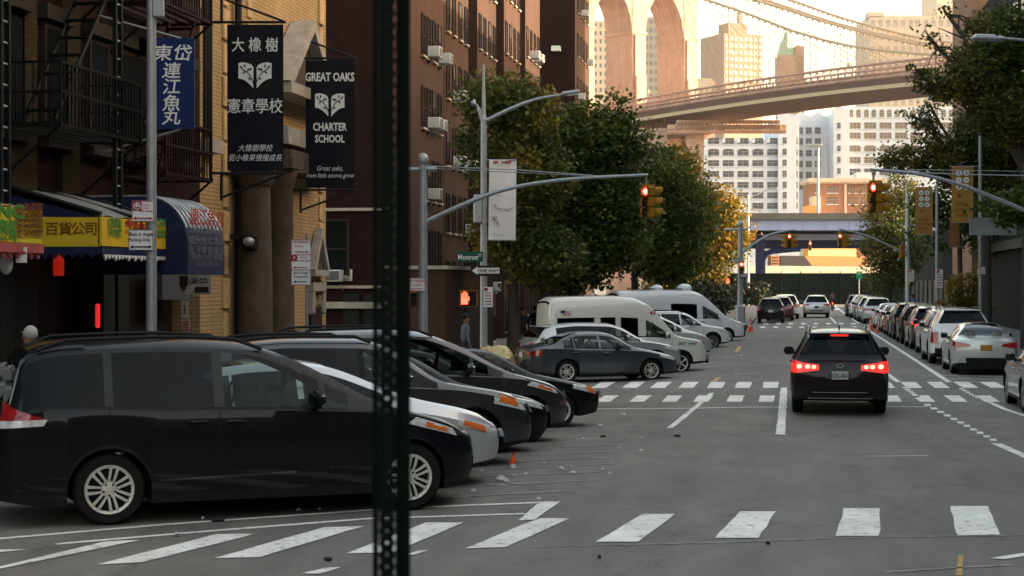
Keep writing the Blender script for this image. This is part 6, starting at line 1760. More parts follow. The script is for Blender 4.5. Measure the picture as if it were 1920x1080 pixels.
def must(label, px0, px1, py0, py1, d, mat=M_must, pr_=True):
    a, b = W(px0, py1, d), W(px1, py0, d); c = (a + b) / 2; w_, h = (px1 - px0) / F * d, b.z - a.z
    t = thing('lamp_banner', label, 'banner', c, CAMYAW, GB); m = MB(); vs = []; fs = []
    for k in range(9):
        for i in range(5): vs.append(((i / 4 - .5) * w_, .02 * sin(i + k * .7), (k / 8 - .5) * h))
    for k in range(8):
        for i in range(4): q = k * 5 + i; fs.append((q, q + 1, q + 6, q + 5))
    m.add(vs, fs, mat, True); m.build('cloth', t)
    if pr_:
        m = MB()
        for i in (-1, 1):
            for k in range(3):
                Q = Matrix.Translation((i * w_ * .17, -.035, h * .38 - k * h * .125)) @ Matrix.Rotation(pi / 2, 4, 'X'); m.lathe([(w_ * .14, 0), (w_ * .14, .01), (.001, .01)], M_signw, 14, Q)
                m.box((i * w_ * .17, -.05, h * .38 - k * h * .125), (w_ * .06, .005, w_ * .13 if (i + k) % 2 else w_ * .05), M_mustp)
        m.prism([(-w_ * .15, -h * .03), (w_ * .10, -h * .03), (-w_ * .02, h * .03)], .01, M_signr, Matrix.Translation((-w_ * .12, -.045, 0)))
        for k, b_ in enumerate(('School', 'Community', 'Center')): text(m, b_, h * .085, M_mustp, Matrix.Translation((-w_ * .05, -.04, -h * .2 - k * h * .095)), 1.0, .01)
        m.build('print', t)
    for z in (h / 2, -h / 2): m = MB(); m.tube([(-w_ / 2, .02, z), (w_ / 2 + .25, .03, z)], .018, M_steel, 5); m.build('bracket', t)
must('smaller mustard banner with six white discs, left of the pair', 1716, 1749, 351, 440, dA - .05)
must('larger mustard banner with six white discs nearer the camera', 1784, 1825, 312, 417, dB - .05)
must('plain rust coloured banner below the larger mustard banner', 1780, 1799, 410, 463, dB + 8, M_rust, False)
signboard('parking_sign', 'tall narrow white parking sign on the lamp post with the smaller mustard banner', 'sign', 1756, 1768, 505, 540, dA - .1, notes)
signboard('parking_sign', 'small white sign low on the lamp post with the larger mustard banner', 'sign', 1833, 1847, 501, 514, dB - .1, notes)
signboard('parking_sign', 'white parking sign on the far right signal pole', 'sign', 1705, 1714, 506, 528, 99.0, notes)
# cones and small street litter
M_cone = pmat('traffic_cone_orange', (.75, .10, .02), .5, noise=.1); M_cstripe = pmat('cone_stripe', (.6, .35, .30), .4, noise=.1)
def cone(label, px, py, hpx):
    p = G(px, py); d = DEP(p.x, p.y); s = hpx / F * d / .72
    t = thing('traffic_cone', label, 'traffic cone', p, 0, 'traffic cones'); t.scale = (s, s, s)
    m = MB(); m.box((0, 0, .02), (.38, .38, .04), M_cone, bev=.01); m.lathe([(.14, .04), (.035, .72), (.001, .72)], M_cone, 14); m.build('body', t)
    m = MB(); m.lathe([(.108, .28), (.082, .42)], M_cstripe, 14); m.lathe([(.077, .48), (.062, .56)], M_cstripe, 14); m.build('stripe', t)
cone('orange traffic cone by the far left kerb', 1407, 622, 25); cone('taller orange cone beside the far right parked cars', 1633, 620, 26); cone('shorter orange cone nearer along the right parked cars', 1645, 624, 15)
t = thing('bottle', 'small red and white bottle standing on the road by the parked cars', 'bottle', G(962, 878)); d = 22.5
m = MB(); m.lathe([(.035, 0), (.036, .1), (.034, .11)], M_signw, 12); m.lathe([(.037, .075), (.037, .15), (.015, .19), (.015, .22), (.001, .22)], M_cone, 12); m.build('body', t); m = MB(); m.lathe([(.018, .221), (.018, .245), (.001, .245)], M_signr, 10); m.build('cap', t)
t.scale = (1, 1, .8)
M_lit = pmat('paper_litter', (.48, .47, .44), .7, noise=.25, nscale=20); M_litd = pmat('dark_litter', (.03, .03, .032), .8, noise=.2)
R = random.Random(5); m = MB()
for px, py, s in ((938, 902, .16), (950, 905, .1), (1053, 883, .12), (985, 892, .08), (888, 923, .1), (903, 887, .07), (1093, 827, .12), (1130, 882, .07), (1160, 842, .05), (1205, 824, .08), (1170, 780, .16), (1318, 782, .08), (770, 908, .1), (1010, 940, .09), (1075, 890, .1), (1203, 848, .1), (1125, 800, .12), (1020, 870, .07), (380, 975, .06), (560, 960, .07), (330, 1006, .08), (600, 958, .05), (1270, 855, .04), (1390, 668, .18), (1175, 733, .1), (1740, 816, .05), (965, 895, .06), (1143, 890, .05)):
    p = G(px, py); n = 6; pts = []
    for i in range(n): a = 2 * pi * i / n; r = s * R.uniform(.25, .55); pts.append((p.x + r * cos(a), p.y + r * sin(a), p.z + .012 + R.uniform(0, s * .25)))
    m.add(pts + [(p.x, p.y, p.z + .02 + s * .35)], [(i, (i + 1) % n, n) for i in range(n)], M_lit)
for px, py, s in ((1270, 819, .07), (1130, 820, .06), (408, 978, .08), (615, 1052, .05), (1440, 1022, .03), (1124, 1048, .03)):
    p = G(px, py); m.box((p.x, p.y, p.z + .02), (s * 1.6, s, .03), M_litd, R.uniform(0, 3), None, .01)
tag(m.build('litter'), 'scraps of white paper and plastic scattered by the parking bays', kind='stuff')
# the dark perforated post right in front of the camera
dP = 3.6; p = W(732.5, 530, dP); p.z = 0
t = thing('sign_post', 'dark green perforated steel post standing close to the camera', 'post', p, CAMYAW)
m = MB(); wv = .080; web = .036; r_ = .0033; pitch = .0254; z0, z1 = -.4, 3.6; n = int((z1 - z0) / pitch)
# web with real holes, built tile by tile
xo = -.008
for i in range(n):
    zc = z0 + (i + .5) * pitch; h = pitch / 2; hw = web / 2; K = 8
    outer = []
    for k in range(K):
        a = pi / 4 + 2 * pi * k / K; c, s = cos(a), sin(a); q = max(abs(c) / hw, abs(s) / h); outer.append((c / q, s / q))
    for y in (0, .0035):
        vs = [(xo + x, y, zc + z) for x, z in outer] + [(xo + r_ * cos(pi / 4 + 2 * pi * k / K), y, zc + r_ * sin(pi / 4 + 2 * pi * k / K)) for k in range(K)]
        m.add(vs, [(k, (k + 1) % K, K + (k + 1) % K, K + k) for k in range(K)], M_dsteel)
    rim = [(xo + r_ * cos(pi / 4 + 2 * pi * k / K), yy2, zc + r_ * sin(pi / 4 + 2 * pi * k / K)) for yy2 in (0, .0035) for k in range(K)]
    m.add(rim, [(k, (k + 1) % K, K + (k + 1) % K, K + k) for k in range(K)], M_dsteel)
m.build('web', t)
m = MB(); zc, H_ = (z0 + z1) / 2, z1 - z0
for sg in (-1, 1):
    xe = xo + sg * web / 2; xw = sg * wv / 2
    m.prism([(0, 0), (0, 1), (1, 1), (1, 0)], .001, M_dsteel, Matrix.Translation((5e3, 5e3, -50))) if False else None
    a = (xe, 0.0); b = (xe + sg * .008, .026); c = (xw, .026)
    for (x0, y0), (x1, y1) in ((a, b), (b, c)):
        vs = [(x0, y0, z0), (x1, y1, z0), (x1, y1, z1), (x0, y0, z1), (x0, y0 + .0035, z0), (x1, y1 + .0035, z0), (x1, y1 + .0035, z1), (x0, y0 + .0035, z1)]
        m.add(vs, [(0, 1, 2, 3), (4, 7, 6, 5), (0, 3, 7, 4), (1, 5, 6, 2)], M_dsteel)
m.build('flange', t)
# ------------------------------------------------------------------ cars, vans, people
def park(fn, name, label, cat, S, X, Y, deg, k=1.0, group=None, z=None):
    return make_car(name, label, cat, S, (X, Y, zg(X, Y) if z is None else z), radians(deg), k, group)
GL = 'vehicles parked at an angle on the left'
GRW = 'cars parked along the right kerb'
def nose(px, Xn):                               # where the nose stands for a photo column
    return YX(px, Xn)
def place_nose(S, label, name, cat, Xn, Yn, deg, k=1.0, group=GL):
    a = radians(deg); c = Vector((Xn, Yn, 0)) - Vector((cos(a), sin(a), 0)) * S['L'] / 2 * k
    return park(None, name, label, cat, S, c.x, c.y, deg, k, group)
# nearest black minivan, from its rear right wheel
S = minivan(paint=P_black, lod=0, pillar=P_black, trims=[([(2.0, .44), (3.35, .41), (3.35, .43), (2.0, .462)], P_char)], hanm=P_black)
a = radians(30); k = 1.015; rp = G(205, 985)
fwd = Vector((cos(a), sin(a), 0)); lft = Vector((-sin(a), cos(a), 0))
c = rp + fwd * (S['fo'] + S['wb'] - S['L'] / 2) * k + lft * (S['W'] / 2 - .05) * k
park(None, 'minivan', 'glossy black minivan nearest the camera, its rear light at the left edge', 'minivan', S, c.x, c.y, 30, k, GL)
place_nose(sedan(paint=P_silverw, lod=1, L=4.4, H=1.5, nf=.62, lf=1.0, wr=.58, hla=[(.20, .62), (.55, .72), (.52, .78), (.22, .70)], top=[(0, .70), (.25, .84), (1.0, 1.02), (1.2, 1.08), (2.2, 1.46), (2.6, 1.50), (3.3, 1.45), (4.0, 1.15), (4.4, 1.05)], rim=(5, False, M_alloy)),
           'silver hatchback squeezed behind the nearest black minivan', 'hatchback', 'car', -3.72, 20.5, 30)
place_nose(suv(paint=P_char, lod=1, L=4.45, W=1.82, hla=[(.20, .76), (.55, .84), (.52, .93), (.22, .86)], clad=M_black), 'dark grey sport utility car with black arches, third from the nearest minivan', 'suv', 'car', -3.75, 23.0, 30)
place_nose(sedan(paint=P_black, lod=1, nosetrim=[([(-.6, .27), (.6, .27), (.66, .33), (-.66, .33)], M_chrome, .02), ([(-.5, .36), (.5, .36), (.55, .62), (-.55, .62)], M_black, .006)]), 'black sedan with a chrome lower lip between the two grey cars', 'sedan', 'car', -3.85, 25.2, 30)
place_nose(minivan(paint=P_char, lod=0, pillar=P_char), 'charcoal grey minivan parked in the middle of the left row', 'minivan', 'minivan', -3.85, 27.6, 30)
place_nose(sedan(paint=P_black2, lod=1), 'black wine sedan half hidden behind the charcoal minivan', 'sedan', 'car', -4.6, 30.0, 30)
place_nose(sedan(paint=P_black, lod=1, L=4.5, W=1.78, hla=[(.10, .62), (.3, .66), (.3, .76), (.12, .72)], rim=(5, False, M_alloy)), 'low black sedan with a silver wheel at the end of the near left row', 'sedan', 'car', -3.85, 32.0, 30)
# group beyond the side street
S = sedan(paint=P_grey, lod=0, rim=(5, True, M_alloy), L=4.55)
a = radians(26); fw = G(1220, 712)
fwd = Vector((cos(a), sin(a), 0)); lft = Vector((-sin(a), cos(a), 0)); k = .97
c = fw + fwd * (S['fo'] - S['L'] / 2) * k + lft * (S['W'] / 2 - .1) * k
park(None, 'sedan', 'slate grey sedan side on just beyond the far crosswalk', 'sedan', S, c.x, c.y, 26, k, GL)
J = c
def beside(S, label, name, cat, px, py, deg=26, k=1.0):
    """front right wheel touching the road at a photo point"""
    a = radians(deg); fw = G(px, py); fwd = Vector((cos(a), sin(a), 0)); lft = Vector((-sin(a), cos(a), 0))
    c = fw + fwd * (S['fo'] - S['L'] / 2) * k + lft * (S['W'] / 2 - .1) * k
    return park(None, name, label, cat, S, c.x, c.y, deg, k, GL)
beside(suv(paint=P_silver, lod=1, H=1.62, L=4.75, pillar=M_black, rails=None, top=[(0, .78), (.25, .90), (1.1, 1.06), (1.3, 1.11), (2.0, 1.52), (2.4, 1.61), (3.2, 1.62), (4.05, 1.55), (4.3, 1.46), (4.6, 1.14), (4.75, 1.06)]), 'silver wagon behind the slate grey sedan', 'wagon', 'car', 1228, 702)
# high roof paratransit van
def van(**kw):
    d = dict(L=5.5, W=2.0, H=2.62, fo=.95, wb=3.5, wr=.84, R=.37, sill=.34, nrr=.95, lr=.2, nf=.84, lf=.5, nb=.08, kf=.05, zf=.6,
             top=[(0, .98), (.12, 1.10), (.9, 1.24), (1.05, 1.30), (1.65, 1.98), (2.0, 2.36), (2.5, 2.56), (3.2, 2.62), (5.2, 2.58), (5.45, 2.46), (5.5, 2.3)],
             belt=[(0, .92), (.15, 1.02), (1.0, 1.17), (2.0, 1.22), (5.5, 1.22)], fr=(.04, .56),
             ws=(1.08, 1.66), rw=(5.46, 5.48), win=[(1.30, 2.15), (2.42, 3.02), (3.2, 3.72), (3.92, 5.2)], priv=2.3, rear_glass=M_privacy,
             seams=(1.25, 2.3, 3.12), handles=(2.18,), hl=[(.04, .74), (.20, .74), (.20, .98), (.06, .98)], hlc=[(.86, .74), (.5, .74), (.5, .96), (.86, .96)],
             tl=[(5.36, .9), (5.49, .9), (5.49, 1.3), (5.36, 1.3)], platez=.7, rim=(5, False, M_alloy), rows=3, mirror=1.5,
             nosetrim=[([(-.95, .36), (.95, .36), (.98, .56), (-.98, .56)], M_chrome, .05), ([(-.55, .62), (.55, .62), (.55, .96), (-.55, .96)], M_black, .006)], pillar=None)
    d.update(kw)
    if d['pillar'] is None: d['pillar'] = d['paint']
    return d
r, fn = beside(van(paint=P_cream, lod=0), 'cream high roof passenger van with side windows behind the silver wagon', 'van', 'van', 1275, 697, 24, .92)
m = MB()
for sg in (-1,):
    for s, z, body, sz, mt in ((.72, .98, 'DOT 16467', .12, M_ink), (1.9, 1.98, '43', .2, M_signr)):
        x, y, zz = fn['side'](s, z, .012); text(m, body, sz, mt, Matrix.Translation((x, y * sg, zz)), 1.1, .02)
    x, y, zz = fn['side'](4.9, 2.05, .012); m.box((x, -y, zz), (.34, .012, .17), M_signw); m.box((x - .1, -y - .008, zz + .04), (.14, .008, .09), M_ink)
    for q in range(3): m.box((x + .03, -y - .008, zz - .07 + q * .055), (.28, .006, .022), M_signr)
m.build('door_lettering', r)
beside(minivan(paint=P_silverw, lod=1, H=1.72), 'pale silver minivan nose beyond the cream van', 'minivan', 'minivan', 1305, 668, 26, .92)
beside(suv(paint=P_white, lod=1, pillar=P_white, L=4.4, W=1.8, H=1.72), 'small white sport utility car between the minivan and the tall white van', 'suv', 'car', 1335, 652, 24, .95)
r, fn = beside(van(paint=P_white, lod=1, L=6.9, H=2.75, wb=4.3, fo=1.0, sill=.3, top=[(0, .90), (.15, 1.05), (.7, 1.25), (.9, 1.34), (1.9, 2.25), (2.4, 2.62), (3.0, 2.74), (4.0, 2.76), (6.6, 2.72), (6.85, 2.6), (6.9, 2.4)],
       belt=[(0, .84), (.2, .98), (1.0, 1.20), (2.0, 1.26), (6.9, 1.28)], ws=(.95, 1.9), rw=(6.86, 6.88), win=[(1.35, 2.3), (2.6, 4.0)], fr=(.02, .60), seams=(1.3, 2.42, 4.1), handles=(2.3,),
       nosetrim=[([(-.95, .34), (.95, .34), (.98, .60), (-.98, .60)], M_black, .02)], tl=[(6.76, .9), (6.89, .9), (6.89, 1.6), (6.76, 1.6)]), 'tall white cargo van with black side window and roof vents', 'cargo_van', 'van', 1362, 640, 24, .9)
m = MB()
for x, s in ((.5, 1.0), (-1.0, .8)): m.ell((x, 0, 2.8), (.42 * s, .3, .26 * s), M_white if False else P_white, 12, 8); m.box((x - .3, 0, 2.8), (.3, .5, .18), P_silver, bev=.04)
m.build('roof_vent', r)
beside(sedan(paint=P_black, lod=1), 'dark car nose showing past the tall white van', 'sedan', 'car', 1374, 628, 24, .95)
# open boot with golden cover beside the slate sedan
p = G(985, 722); t = thing('covered_cart', 'cart covered with a shiny gold wrinkled plastic sheet on the left pavement', 'cart', (p.x - 1.2, p.y + 2, -.15), .3); t.scale = (.75, .75, .85)
M_gold = pmat('gold_plastic_sheet', (.42, .33, .16), .22, .3, noise=.4, nscale=5, bump=.8, bscale=6)
m = MB(); m.box((0, 0, .45), (1.3, .7, .5), M_black, bev=.08); m.build('body', t); m = MB(); R = random.Random(3); vs = []; fs = []; n = 12
for i in range(n + 1):
    for kk in range(7):
        u, v = i / n - .5, kk / 6 - .5; vs.append((u * 1.5, v * .85, .95 + .18 * cos(u * 3) * cos(v * 2.5) - .5 * max(0, abs(u) - .36) * 3 - .5 * max(0, abs(v) - .3) * 3 + R.uniform(-.04, .04)))
for i in range(n):
    for kk in range(6): q = i * 7 + kk; fs.append((q, q + 7, q + 8, q + 1))
m.add(vs, fs, M_gold); m.build('cover', t); m = MB()
for x in (-.45, .45):
    for y in (-.34, .34): m.lathe([(.001, -.03), (.14, -.03), (.14, .03), (.001, .03)], M_rubber, 12, Matrix.Translation((x, y, .14)) @ Matrix.Rotation(pi / 2, 4, 'X'))
m.build('wheel', t)

# moving cars: heading away up the street
kia = suv(paint=P_black2, lod=0, L=4.76, W=1.89, H=1.66, rw=(4.24, 4.54), tlm=M_redlit, bulbs=((.78, .97, .055), (.62, .965, .05), (.50, .96, .045)), tl=[(4.40, .86), (4.75, .84), (4.74, 1.06), (4.46, 1.08)], tlc=[(.84, .84), (.40, .90), (.40, 1.00), (.84, 1.06)],
          brake3=M_redlit, plate=M_plate, platetxt='W2K-8619', platez=.80, rbump=.40, sill=.27, sunroof=(2.2, 3.6), railm=M_steel, rear_glass=M_privacy,
          captrim=[([(-.52, .46), (.52, .46), (.52, .475), (-.52, .475)], M_chrome, .014), ([(-.62, .345), (.62, .345), (.62, .36), (-.62, .36)], M_chrome, .012), ([(-.30, .69), (.30, .69), (.26, .90), (-.26, .90)], P_black, .006)])
kc = G(1575, 781); D_ = DEP(kc.x, kc.y)
r, fn = park(None, 'suv', 'black sport utility car with brake lights lit waiting in the lane', 'car', None or 'car', kia, kc.x, kc.y + 2.35, 90, 1.0, None) if False else make_car('suv', 'black sport utility car with brake lights lit waiting in the lane', 'car', kia, (kc.x, kc.y + 2.4, 0), radians(90), 1.0)
m = MB(); p = fn['cap']('r', 0, .985, .02); Q = Matrix.Translation(p) @ Matrix.Rotation(-pi / 2, 4, 'Y'); m.lathe([(.075, 0), (.075, .01), (.001, .012)], M_chrome, 16, Matrix.Translation(p) @ Matrix.Rotation(-pi / 2, 4, 'Y') @ Matrix.Scale(.62, 4, (1, 0, 0)))
text(m, 'KIA', .055, M_black, Matrix.Translation((p[0] - .016, 0, p[2] - .02)) @ Matrix.Rotation(-pi / 2, 4, 'Z'), 1.1, .04); m.build('badge', r)
m = MB(); m.prism([(-.08, 0), (.1, 0), (-.02, .11)], .03, M_black, Matrix.Translation((-1.75, -.015, 1.66))); m.build('antenna_fin', r)
p = G(1531, 596); make_car('suv', 'silver sport utility car driving away at the far end of the lane', 'car', suv(paint=P_silver, lod=1, pillar=P_silver, H=1.74, W=1.93, captrim=[([(-.5, .50), (.5, .50), (.5, .56), (-.5, .56)], M_black, .01)], plate=M_ink, tlc=[(.84, .88), (.5, .92), (.5, 1.02), (.84, 1.06)]), (p.x, p.y + 2.3, 0), radians(90))
crv = suv(paint=P_black, lod=1, L=4.55, W=1.82, H=1.66, tlm=M_redlens, tl=[(4.3, .9), (4.52, .9), (4.36, 1.45), (4.3, 1.45)], tlc=[(.84, .82), (.66, .84), (.66, 1.02), (.84, 1.04)])
p = G(1445, 606); make_car('suv', 'black sport utility car stopped at the far left with a pale roof', 'car', crv, (p.x, p.y + 2.3, zg(p.x, p.y)), radians(90), .97, 'cars queued at the far left kerb')
make_car('suv', 'dark maroon car just ahead of the far left black car', 'car', suv(paint=P_maroon, lod=2, H=1.7), (p.x + .55, p.y + 8.4, zg(p.x, p.y)), radians(90), 1.0, 'cars queued at the far left kerb')
make_car('suv', 'white sport utility car at the head of the far left queue', 'car', suv(paint=P_white, lod=2, H=1.75, pillar=M_black), (p.x + .9, p.y + 15, zg(p.x, p.y)), radians(90), 1.05, 'cars queued at the far left kerb')
# right kerb row, rear bumper Y
def rrow(S, label, name, Yr, X=5.45, k=1.0): return make_car(name, label, 'car', S, (X, Yr + S['L'] / 2 * k, 0), radians(90), k, GRW)
r, fn = rrow(sedan(paint=P_silverw, lod=0, L=4.53, H=1.42, W=1.80, plate=M_plateo, platez=.78, tl=[(4.15, .84), (4.52, .78), (4.52, .92), (4.20, .96)], tlc=[(.84, .76), (.40, .82), (.46, .89), (.84, .95)], spoiler=None,
             captrim=[([(-.52, .22), (.52, .22), (.56, .50), (-.56, .50)], M_black, .012), ([(-.85, .18), (.85, .18), (.78, .30), (-.78, .30)], M_black, .010)]), 'pale silver sedan with orange plate, last in the right kerb row', 'sedan', 49.2, 5.35)
rrow(suv(paint=P_white, lod=0, W=1.98, L=5.1, H=1.80, pillar=M_black, rw=(4.55, 4.92), fo=.95, wb=2.95, top=[(0, .95), (.25, 1.05), (1.15, 1.15), (1.35, 1.2), (1.95, 1.66), (2.35, 1.79), (3.2, 1.80), (4.5, 1.76), (4.75, 1.68), (5.0, 1.16), (5.1, 1.08)], belt=[(0, .88), (.3, .98), (1.2, 1.06), (2.5, 1.1), (3.8, 1.12), (4.8, 1.12), (5.1, 1.05)], win=[(1.5, 2.4), (2.48, 3.4), (3.5, 4.5)], priv=2.44, tl=[(4.85, .7), (5.08, .7), (5.08, 1.1), (4.9, 1.1)], tlc=[(.92, .68), (.76, .68), (.76, 1.06), (.90, 1.06)], rbump=.6, spoiler=4.6, seams=(1.4, 2.44, 3.5), handles=(2.3, 3.3)),
     'large white sport utility car with blacked out rear window, second in the right row', 'suv', 55.2, 5.3)
rrow(suv(paint=P_silver, lod=1, L=4.5, H=1.58, pillar=M_black), 'silver crossover with dark tail lights, third in the right row', 'suv', 61.4)
rrow(suv(paint=P_gold, lod=1, L=4.9, H=1.78, tlm=M_redlit, tl=[(4.6, 1.0), (4.85, .98), (4.7, 1.2), (4.6, 1.2)]), 'bronze brown sport utility car with a lit red tail light, fourth in the right row', 'suv', 67.2)
rrow(suv(paint=P_black, lod=1, L=4.3, H=1.6, platez=.42), 'black hatchback with a white plate low on its bumper, fifth in the right row', 'hatchback', 73.6)
rrow(suv(paint=P_black, lod=1, L=4.9, H=1.8, rails=(2.2, 4.2)), 'tall black sport utility car with roof rails, sixth in the right row', 'suv', 79.0)
rrow(sedan(paint=P_char, lod=1), 'dark grey sedan, seventh in the right row', 'sedan', 85.2)
rrow(sedan(paint=P_silver, lod=1), 'silver sedan, eighth in the right row beside the orange cones', 'sedan', 91.0)
rrow(sedan(paint=P_white, lod=1), 'white sedan with a dark mirror, front of the near right row', 'sedan', 96.5)
rrow(suv(paint=P_silverw, lod=1, L=4.7, H=1.60, pillar=P_silverw, rails=None), 'pale wagon with large rear window beyond the right crossing', 'wagon', 108.5, 5.3)
rrow(suv(paint=P_silver, lod=2, H=1.72), 'silver sport utility car ahead of the pale wagon', 'suv', 114.6, 5.2)
rrow(suv(paint=P_gold, lod=2, H=1.6, L=4.4), 'tan car with red tail lights in the far right row', 'suv', 120.5, 5.2)
rrow(suv(paint=P_white, lod=2, H=1.6, L=4.4), 'white crossover in the far right row', 'suv', 126.0, 5.1)
rrow(suv(paint=P_black, lod=2, H=1.85, L=5.0), 'black sport utility car with pale roof rails, farthest in the right row', 'suv', 132.0, 5.0)
rs = sedan(paint=P_silver, lod=0, H=1.46, mirm=P_silver, rim=(5, True, M_dalloy))
make_car('sedan', 'silver car partly cut off by the right picture edge', 'car', rs, (5.42, 36.6, 0), radians(90), 1.0)

# ------------------------------------------------------------------ people
M_skin = pmat('skin', (.22, .12, .08), .6, noise=.1); M_hair = pmat('black_hair', (.012, .010, .009), .6, noise=.3)
def person(label, loc, yaw, top, trousers, joints=None, h=1.70, cat='person', name='person', hat=None):
    J = dict(pelvis=(0, 0, .95), belly=(0, 0, 1.12), chest=(0, 0, 1.32), neck=(0, -.0, 1.47), jaw=(0, -.03, 1.56), head=(0, -.01, 1.66),
             shl=(-.17, 0, 1.40), ell=(-.24, .03, 1.12), wrl=(-.24, -.06, .88), shr=(.17, 0, 1.40), elr=(.24, .03, 1.12), wrr=(.24, -.06, .88),
             hil=(-.10, 0, .90), knl=(-.12, -.10, .50), anl=(-.12, .02, .09), tol=(-.12, -.14, .04), hir=(.10, 0, .90), knr=(.12, .02, .50), anr=(.12, .20, .12), tor=(.12, .06, .04))
    J.update(joints or {})
    names = list(J); rad = dict(pelvis=.15, belly=.14, chest=.16, neck=.06, jaw=.075, head=.095, shl=.075, ell=.05, wrl=.034, shr=.075, elr=.05, wrr=.034, hil=.105, knl=.068, anl=.045, tol=.035, hir=.105, knr=.068, anr=.045, tor=.035)
    E = [('pelvis', 'belly'), ('belly', 'chest'), ('chest', 'neck'), ('neck', 'jaw'), ('jaw', 'head'), ('chest', 'shl'), ('shl', 'ell'), ('ell', 'wrl'), ('chest', 'shr'), ('shr', 'elr'), ('elr', 'wrr'),
         ('pelvis', 'hil'), ('hil', 'knl'), ('knl', 'anl'), ('anl', 'tol'), ('pelvis', 'hir'), ('hir', 'knr'), ('knr', 'anr'), ('anr', 'tor')]
    V = [Vector(J[n]) for n in names]; Rr = [rad[n] for n in names]; Ei = [(names.index(a), names.index(b)) for a, b in E]; kind = names[:]
    for s, wr, el in ((-1, 'wrl', 'ell'), (1, 'wrr', 'elr')):
        w_ = Vector(J[wr]); d = (w_ - Vector(J[el])).normalized(); sidev = d.cross(Vector((1, 0, 0)))
        if sidev.length < .1: sidev = Vector((0, 1, 0))
        sidev.normalize(); V.append(w_ + d * .08); Rr.append(.032); kind.append('hand'); pi_ = len(V) - 1; Ei.append((names.index(wr), pi_))
        for q, ln in ((-.03, .07), (-.01, .085), (.01, .08), (.03, .06)):
            V.append(w_ + d * (.10 + ln) + sidev * q * 1.2 + Vector((-s * .025, 0, 0))); Rr.append(.009); kind.append('hand'); Ei.append((pi_, len(V) - 1))
        V.append(w_ + d * .09 + sidev * .055); Rr.append(.011); kind.append('hand'); Ei.append((pi_, len(V) - 1))
    me = bpy.data.meshes.new('body'); me.from_pydata([tuple(v) for v in V], Ei, []); ob = bpy.data.objects.new('body', me); COL.objects.link(ob)
    md = ob.modifiers.new('skin', 'SKIN'); sb = ob.modifiers.new('sub', 'SUBSURF'); sb.levels = 2; sb.render_levels = 2
    for i, r in enumerate(Rr): me.skin_vertices[0].data[i].radius = (r, r * (.72 if kind[i] in ('chest', 'belly', 'pelvis') else 1))
    me.skin_vertices[0].data[0].use_root = True
    bpy.context.view_layer.update(); dg = bpy.context.evaluated_depsgraph_get(); me2 = bpy.data.meshes.new_from_object(ob.evaluated_get(dg)); bpy.data.objects.remove(ob)
    for mt in (M_skin, top, trousers, M_black): me2.materials.append(mt)
    cls = {'neck': 0, 'jaw': 0, 'head': 0, 'hand': 0, 'pelvis': 2, 'hil': 2, 'hir': 2, 'knl': 2, 'knr': 2, 'anl': 2, 'anr': 2, 'tol': 3, 'tor': 3}
    for p in me2.polygons:
        i = min(range(len(V)), key=lambda q: (V[q] - p.center).length - Rr[q]); p.material_index = cls.get(kind[i], 1); p.use_smooth = True
    me2.name = 'person'; o = bpy.data.objects.new(name, me2); COL.objects.link(o); o.location = loc; o.rotation_euler = (0, 0, yaw); s = h / 1.70; o.scale = (s, s, s)
    tag(o, label, cat)
    hd = Vector(J['head']); m = MB(); m.ell(hd + Vector((0, .015, .025)), (.085, .105, .095), hat or M_hair, 14, 10); 
    if hat: m.ell(hd + Vector((0, -.08, .03)), (.07, .09, .012), hat, 12, 6)
    m.build('cap' if hat else 'hair', o)
    m = MB()
    m.ell(hd + Vector((0, -.108, -.03)), (.014, .02, .022), M_skin, 8, 6)
    for sx in (-1, 1): m.ell(hd + Vector((sx * .034, -.092, .0)), (.012, .008, .007), M_signk, 8, 6); m.ell(hd + Vector((sx * .094, .0, -.02)), (.012, .02, .03), M_skin, 8, 6)
    m.ell(hd + Vector((0, -.088, -.072)), (.024, .01, .006), M_signr, 8, 4); m.build('face', o)
    return o
M_slate = pmat('slate_blue_jacket', (.10, .12, .16), .85, noise=.2); M_dark = pmat('dark_clothing', (.018, .018, .022), .85, noise=.3); M_jean = pmat('dark_jeans', (.03, .035, .05), .85, noise=.2); M_tan = pmat('brown_jacket', (.10, .055, .03), .85, noise=.2); M_wcap = pmat('white_cap', (.36, .36, .37), .7, noise=.1); M_grcoat = pmat('grey_coat', (.09, .085, .08), .85, noise=.2)
p = W(873, 640, 46); person('pedestrian in a slate blue jacket walking on the left pavement behind the cars', (p.x, p.y, .0), CAMYAW + 1.9, M_slate, M_jean)
p = W(980, 620, 62); person('standing person in dark clothing under the left trees', (p.x, p.y, -.05), CAMYAW + .4, M_dark, M_dark)
p = W(1003, 620, 66); person('second dark clothed person walking under the trees with back turned', (p.x, p.y, -.05), CAMYAW + 3.0, M_dark, M_jean)
p = W(57, 640, 21.5); person('person in a white cap and grey coat behind the nearest minivan', (p.x, p.y, ZP(613, p.x, p.y) - 1.76), CAMYAW - 2.4, M_grcoat, M_dark, hat=M_wcap)
p = W(1712, 560, 104); person('person in a blue top by the far right signal pole', (p.x, p.y, .12), CAMYAW + 3.0, pmat('blue_top', (.08, .12, .25), .85, noise=.2), M_jean)
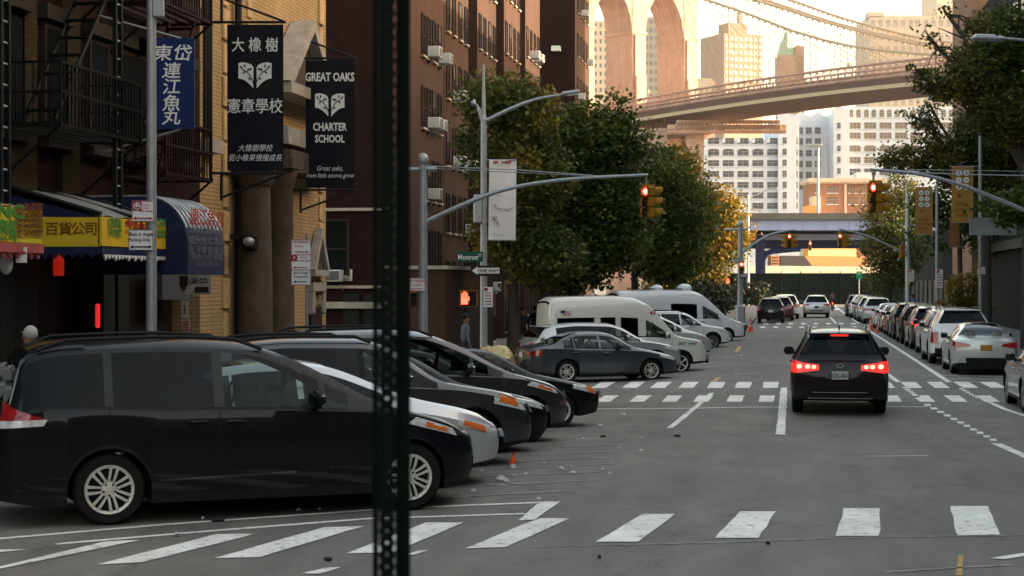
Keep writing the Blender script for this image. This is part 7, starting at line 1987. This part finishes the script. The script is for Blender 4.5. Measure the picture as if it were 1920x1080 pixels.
# cyclist
p = G(1561, 584); t = thing('bicycle', 'bicycle with a lit red rear light ridden up the far lane', 'bicycle', (p.x, p.y, 0), pi)
for y in (-.52, .52):
    m = MB(); n = 24; Q = Matrix.Translation((0, y, .34)) @ Matrix.Rotation(pi / 2, 4, 'Y')
    m.lathe([(.34 + .025 * cos(a), .025 * sin(a)) for a in [2 * pi * q / 8 for q in range(9)]], M_rubber, n, Q)
    for q in range(10): m.tube([(0, y, .34), (0, y + .33 * cos(q * pi / 5), .34 + .33 * sin(q * pi / 5))], .003, M_steel, 4)
    m.build('wheel', t)
m = MB()
for a_, b_ in (((0, .52, .34), (0, .1, .32)), ((0, .1, .32), (0, .22, .85)), ((0, .52, .34), (0, .2, .78)), ((0, .2, .78), (0, -.36, .82)), ((0, .1, .32), (0, -.34, .72)), ((0, -.52, .34), (0, -.33, .95))): m.tube([a_, b_], .018, M_black, 6)
m.build('frame', t)
m = MB(); m.tube([(-.27, -.30, 1.02), (-.1, -.34, 1.0), (.1, -.34, 1.0), (.27, -.30, 1.02)], .014, M_black, 6); m.build('handlebar', t)
m = MB(); m.box((0, .24, .90), (.15, .26, .06), M_black, bev=.03); m.build('saddle', t)
m = MB(); m.ell((0, .40, .74), (.06, .03, .06), M_hotlit, 10, 6); m.ell((0, .405, .74), (.10, .02, .10), M_redlit, 10, 6); m.build('rear_light', t)
person('cyclist in a brown jacket riding away in the far lane', (p.x, p.y, .0), 0 + pi, M_tan, M_dark, dict(pelvis=(0, .22, 1.02), belly=(0, .14, 1.18), chest=(0, .0, 1.38), neck=(0, -.06, 1.52), jaw=(0, -.11, 1.60), head=(0, -.10, 1.70), shl=(-.17, -.02, 1.45), ell=(-.27, -.16, 1.22), wrl=(-.26, -.29, 1.08), shr=(.17, -.02, 1.45), elr=(.27, -.16, 1.22), wrr=(.26, -.29, 1.08), hil=(-.10, .2, .98), knl=(-.12, -.16, .72), anl=(-.11, .02, .28), tol=(-.11, -.12, .22), hir=(.10, .2, .98), knr=(.12, -.1, .62), anr=(.11, .18, .22), tor=(.11, .04, .16)), cat='person')
# ------------------------------------------------------------------ air
hm = bpy.data.materials.new('haze'); hm.use_nodes = True
hn = hm.node_tree; hn.nodes.clear()
ho = hn.nodes.new('ShaderNodeOutputMaterial'); pv = hn.nodes.new('ShaderNodeVolumePrincipled')
pv.inputs['Color'].default_value = (0.95, 0.93, 0.90, 1); pv.inputs['Density'].default_value = 0.00005; pv.inputs['Anisotropy'].default_value = 0.3
hn.links.new(pv.outputs[0], ho.inputs['Volume'])
mb = MB(); mb.box((-60, 470, 89), (1500, 1100, 185), hm)
hz_ = mb.build('haze'); tag(hz_, 'pale haze in the air over the street and river', kind='stuff')
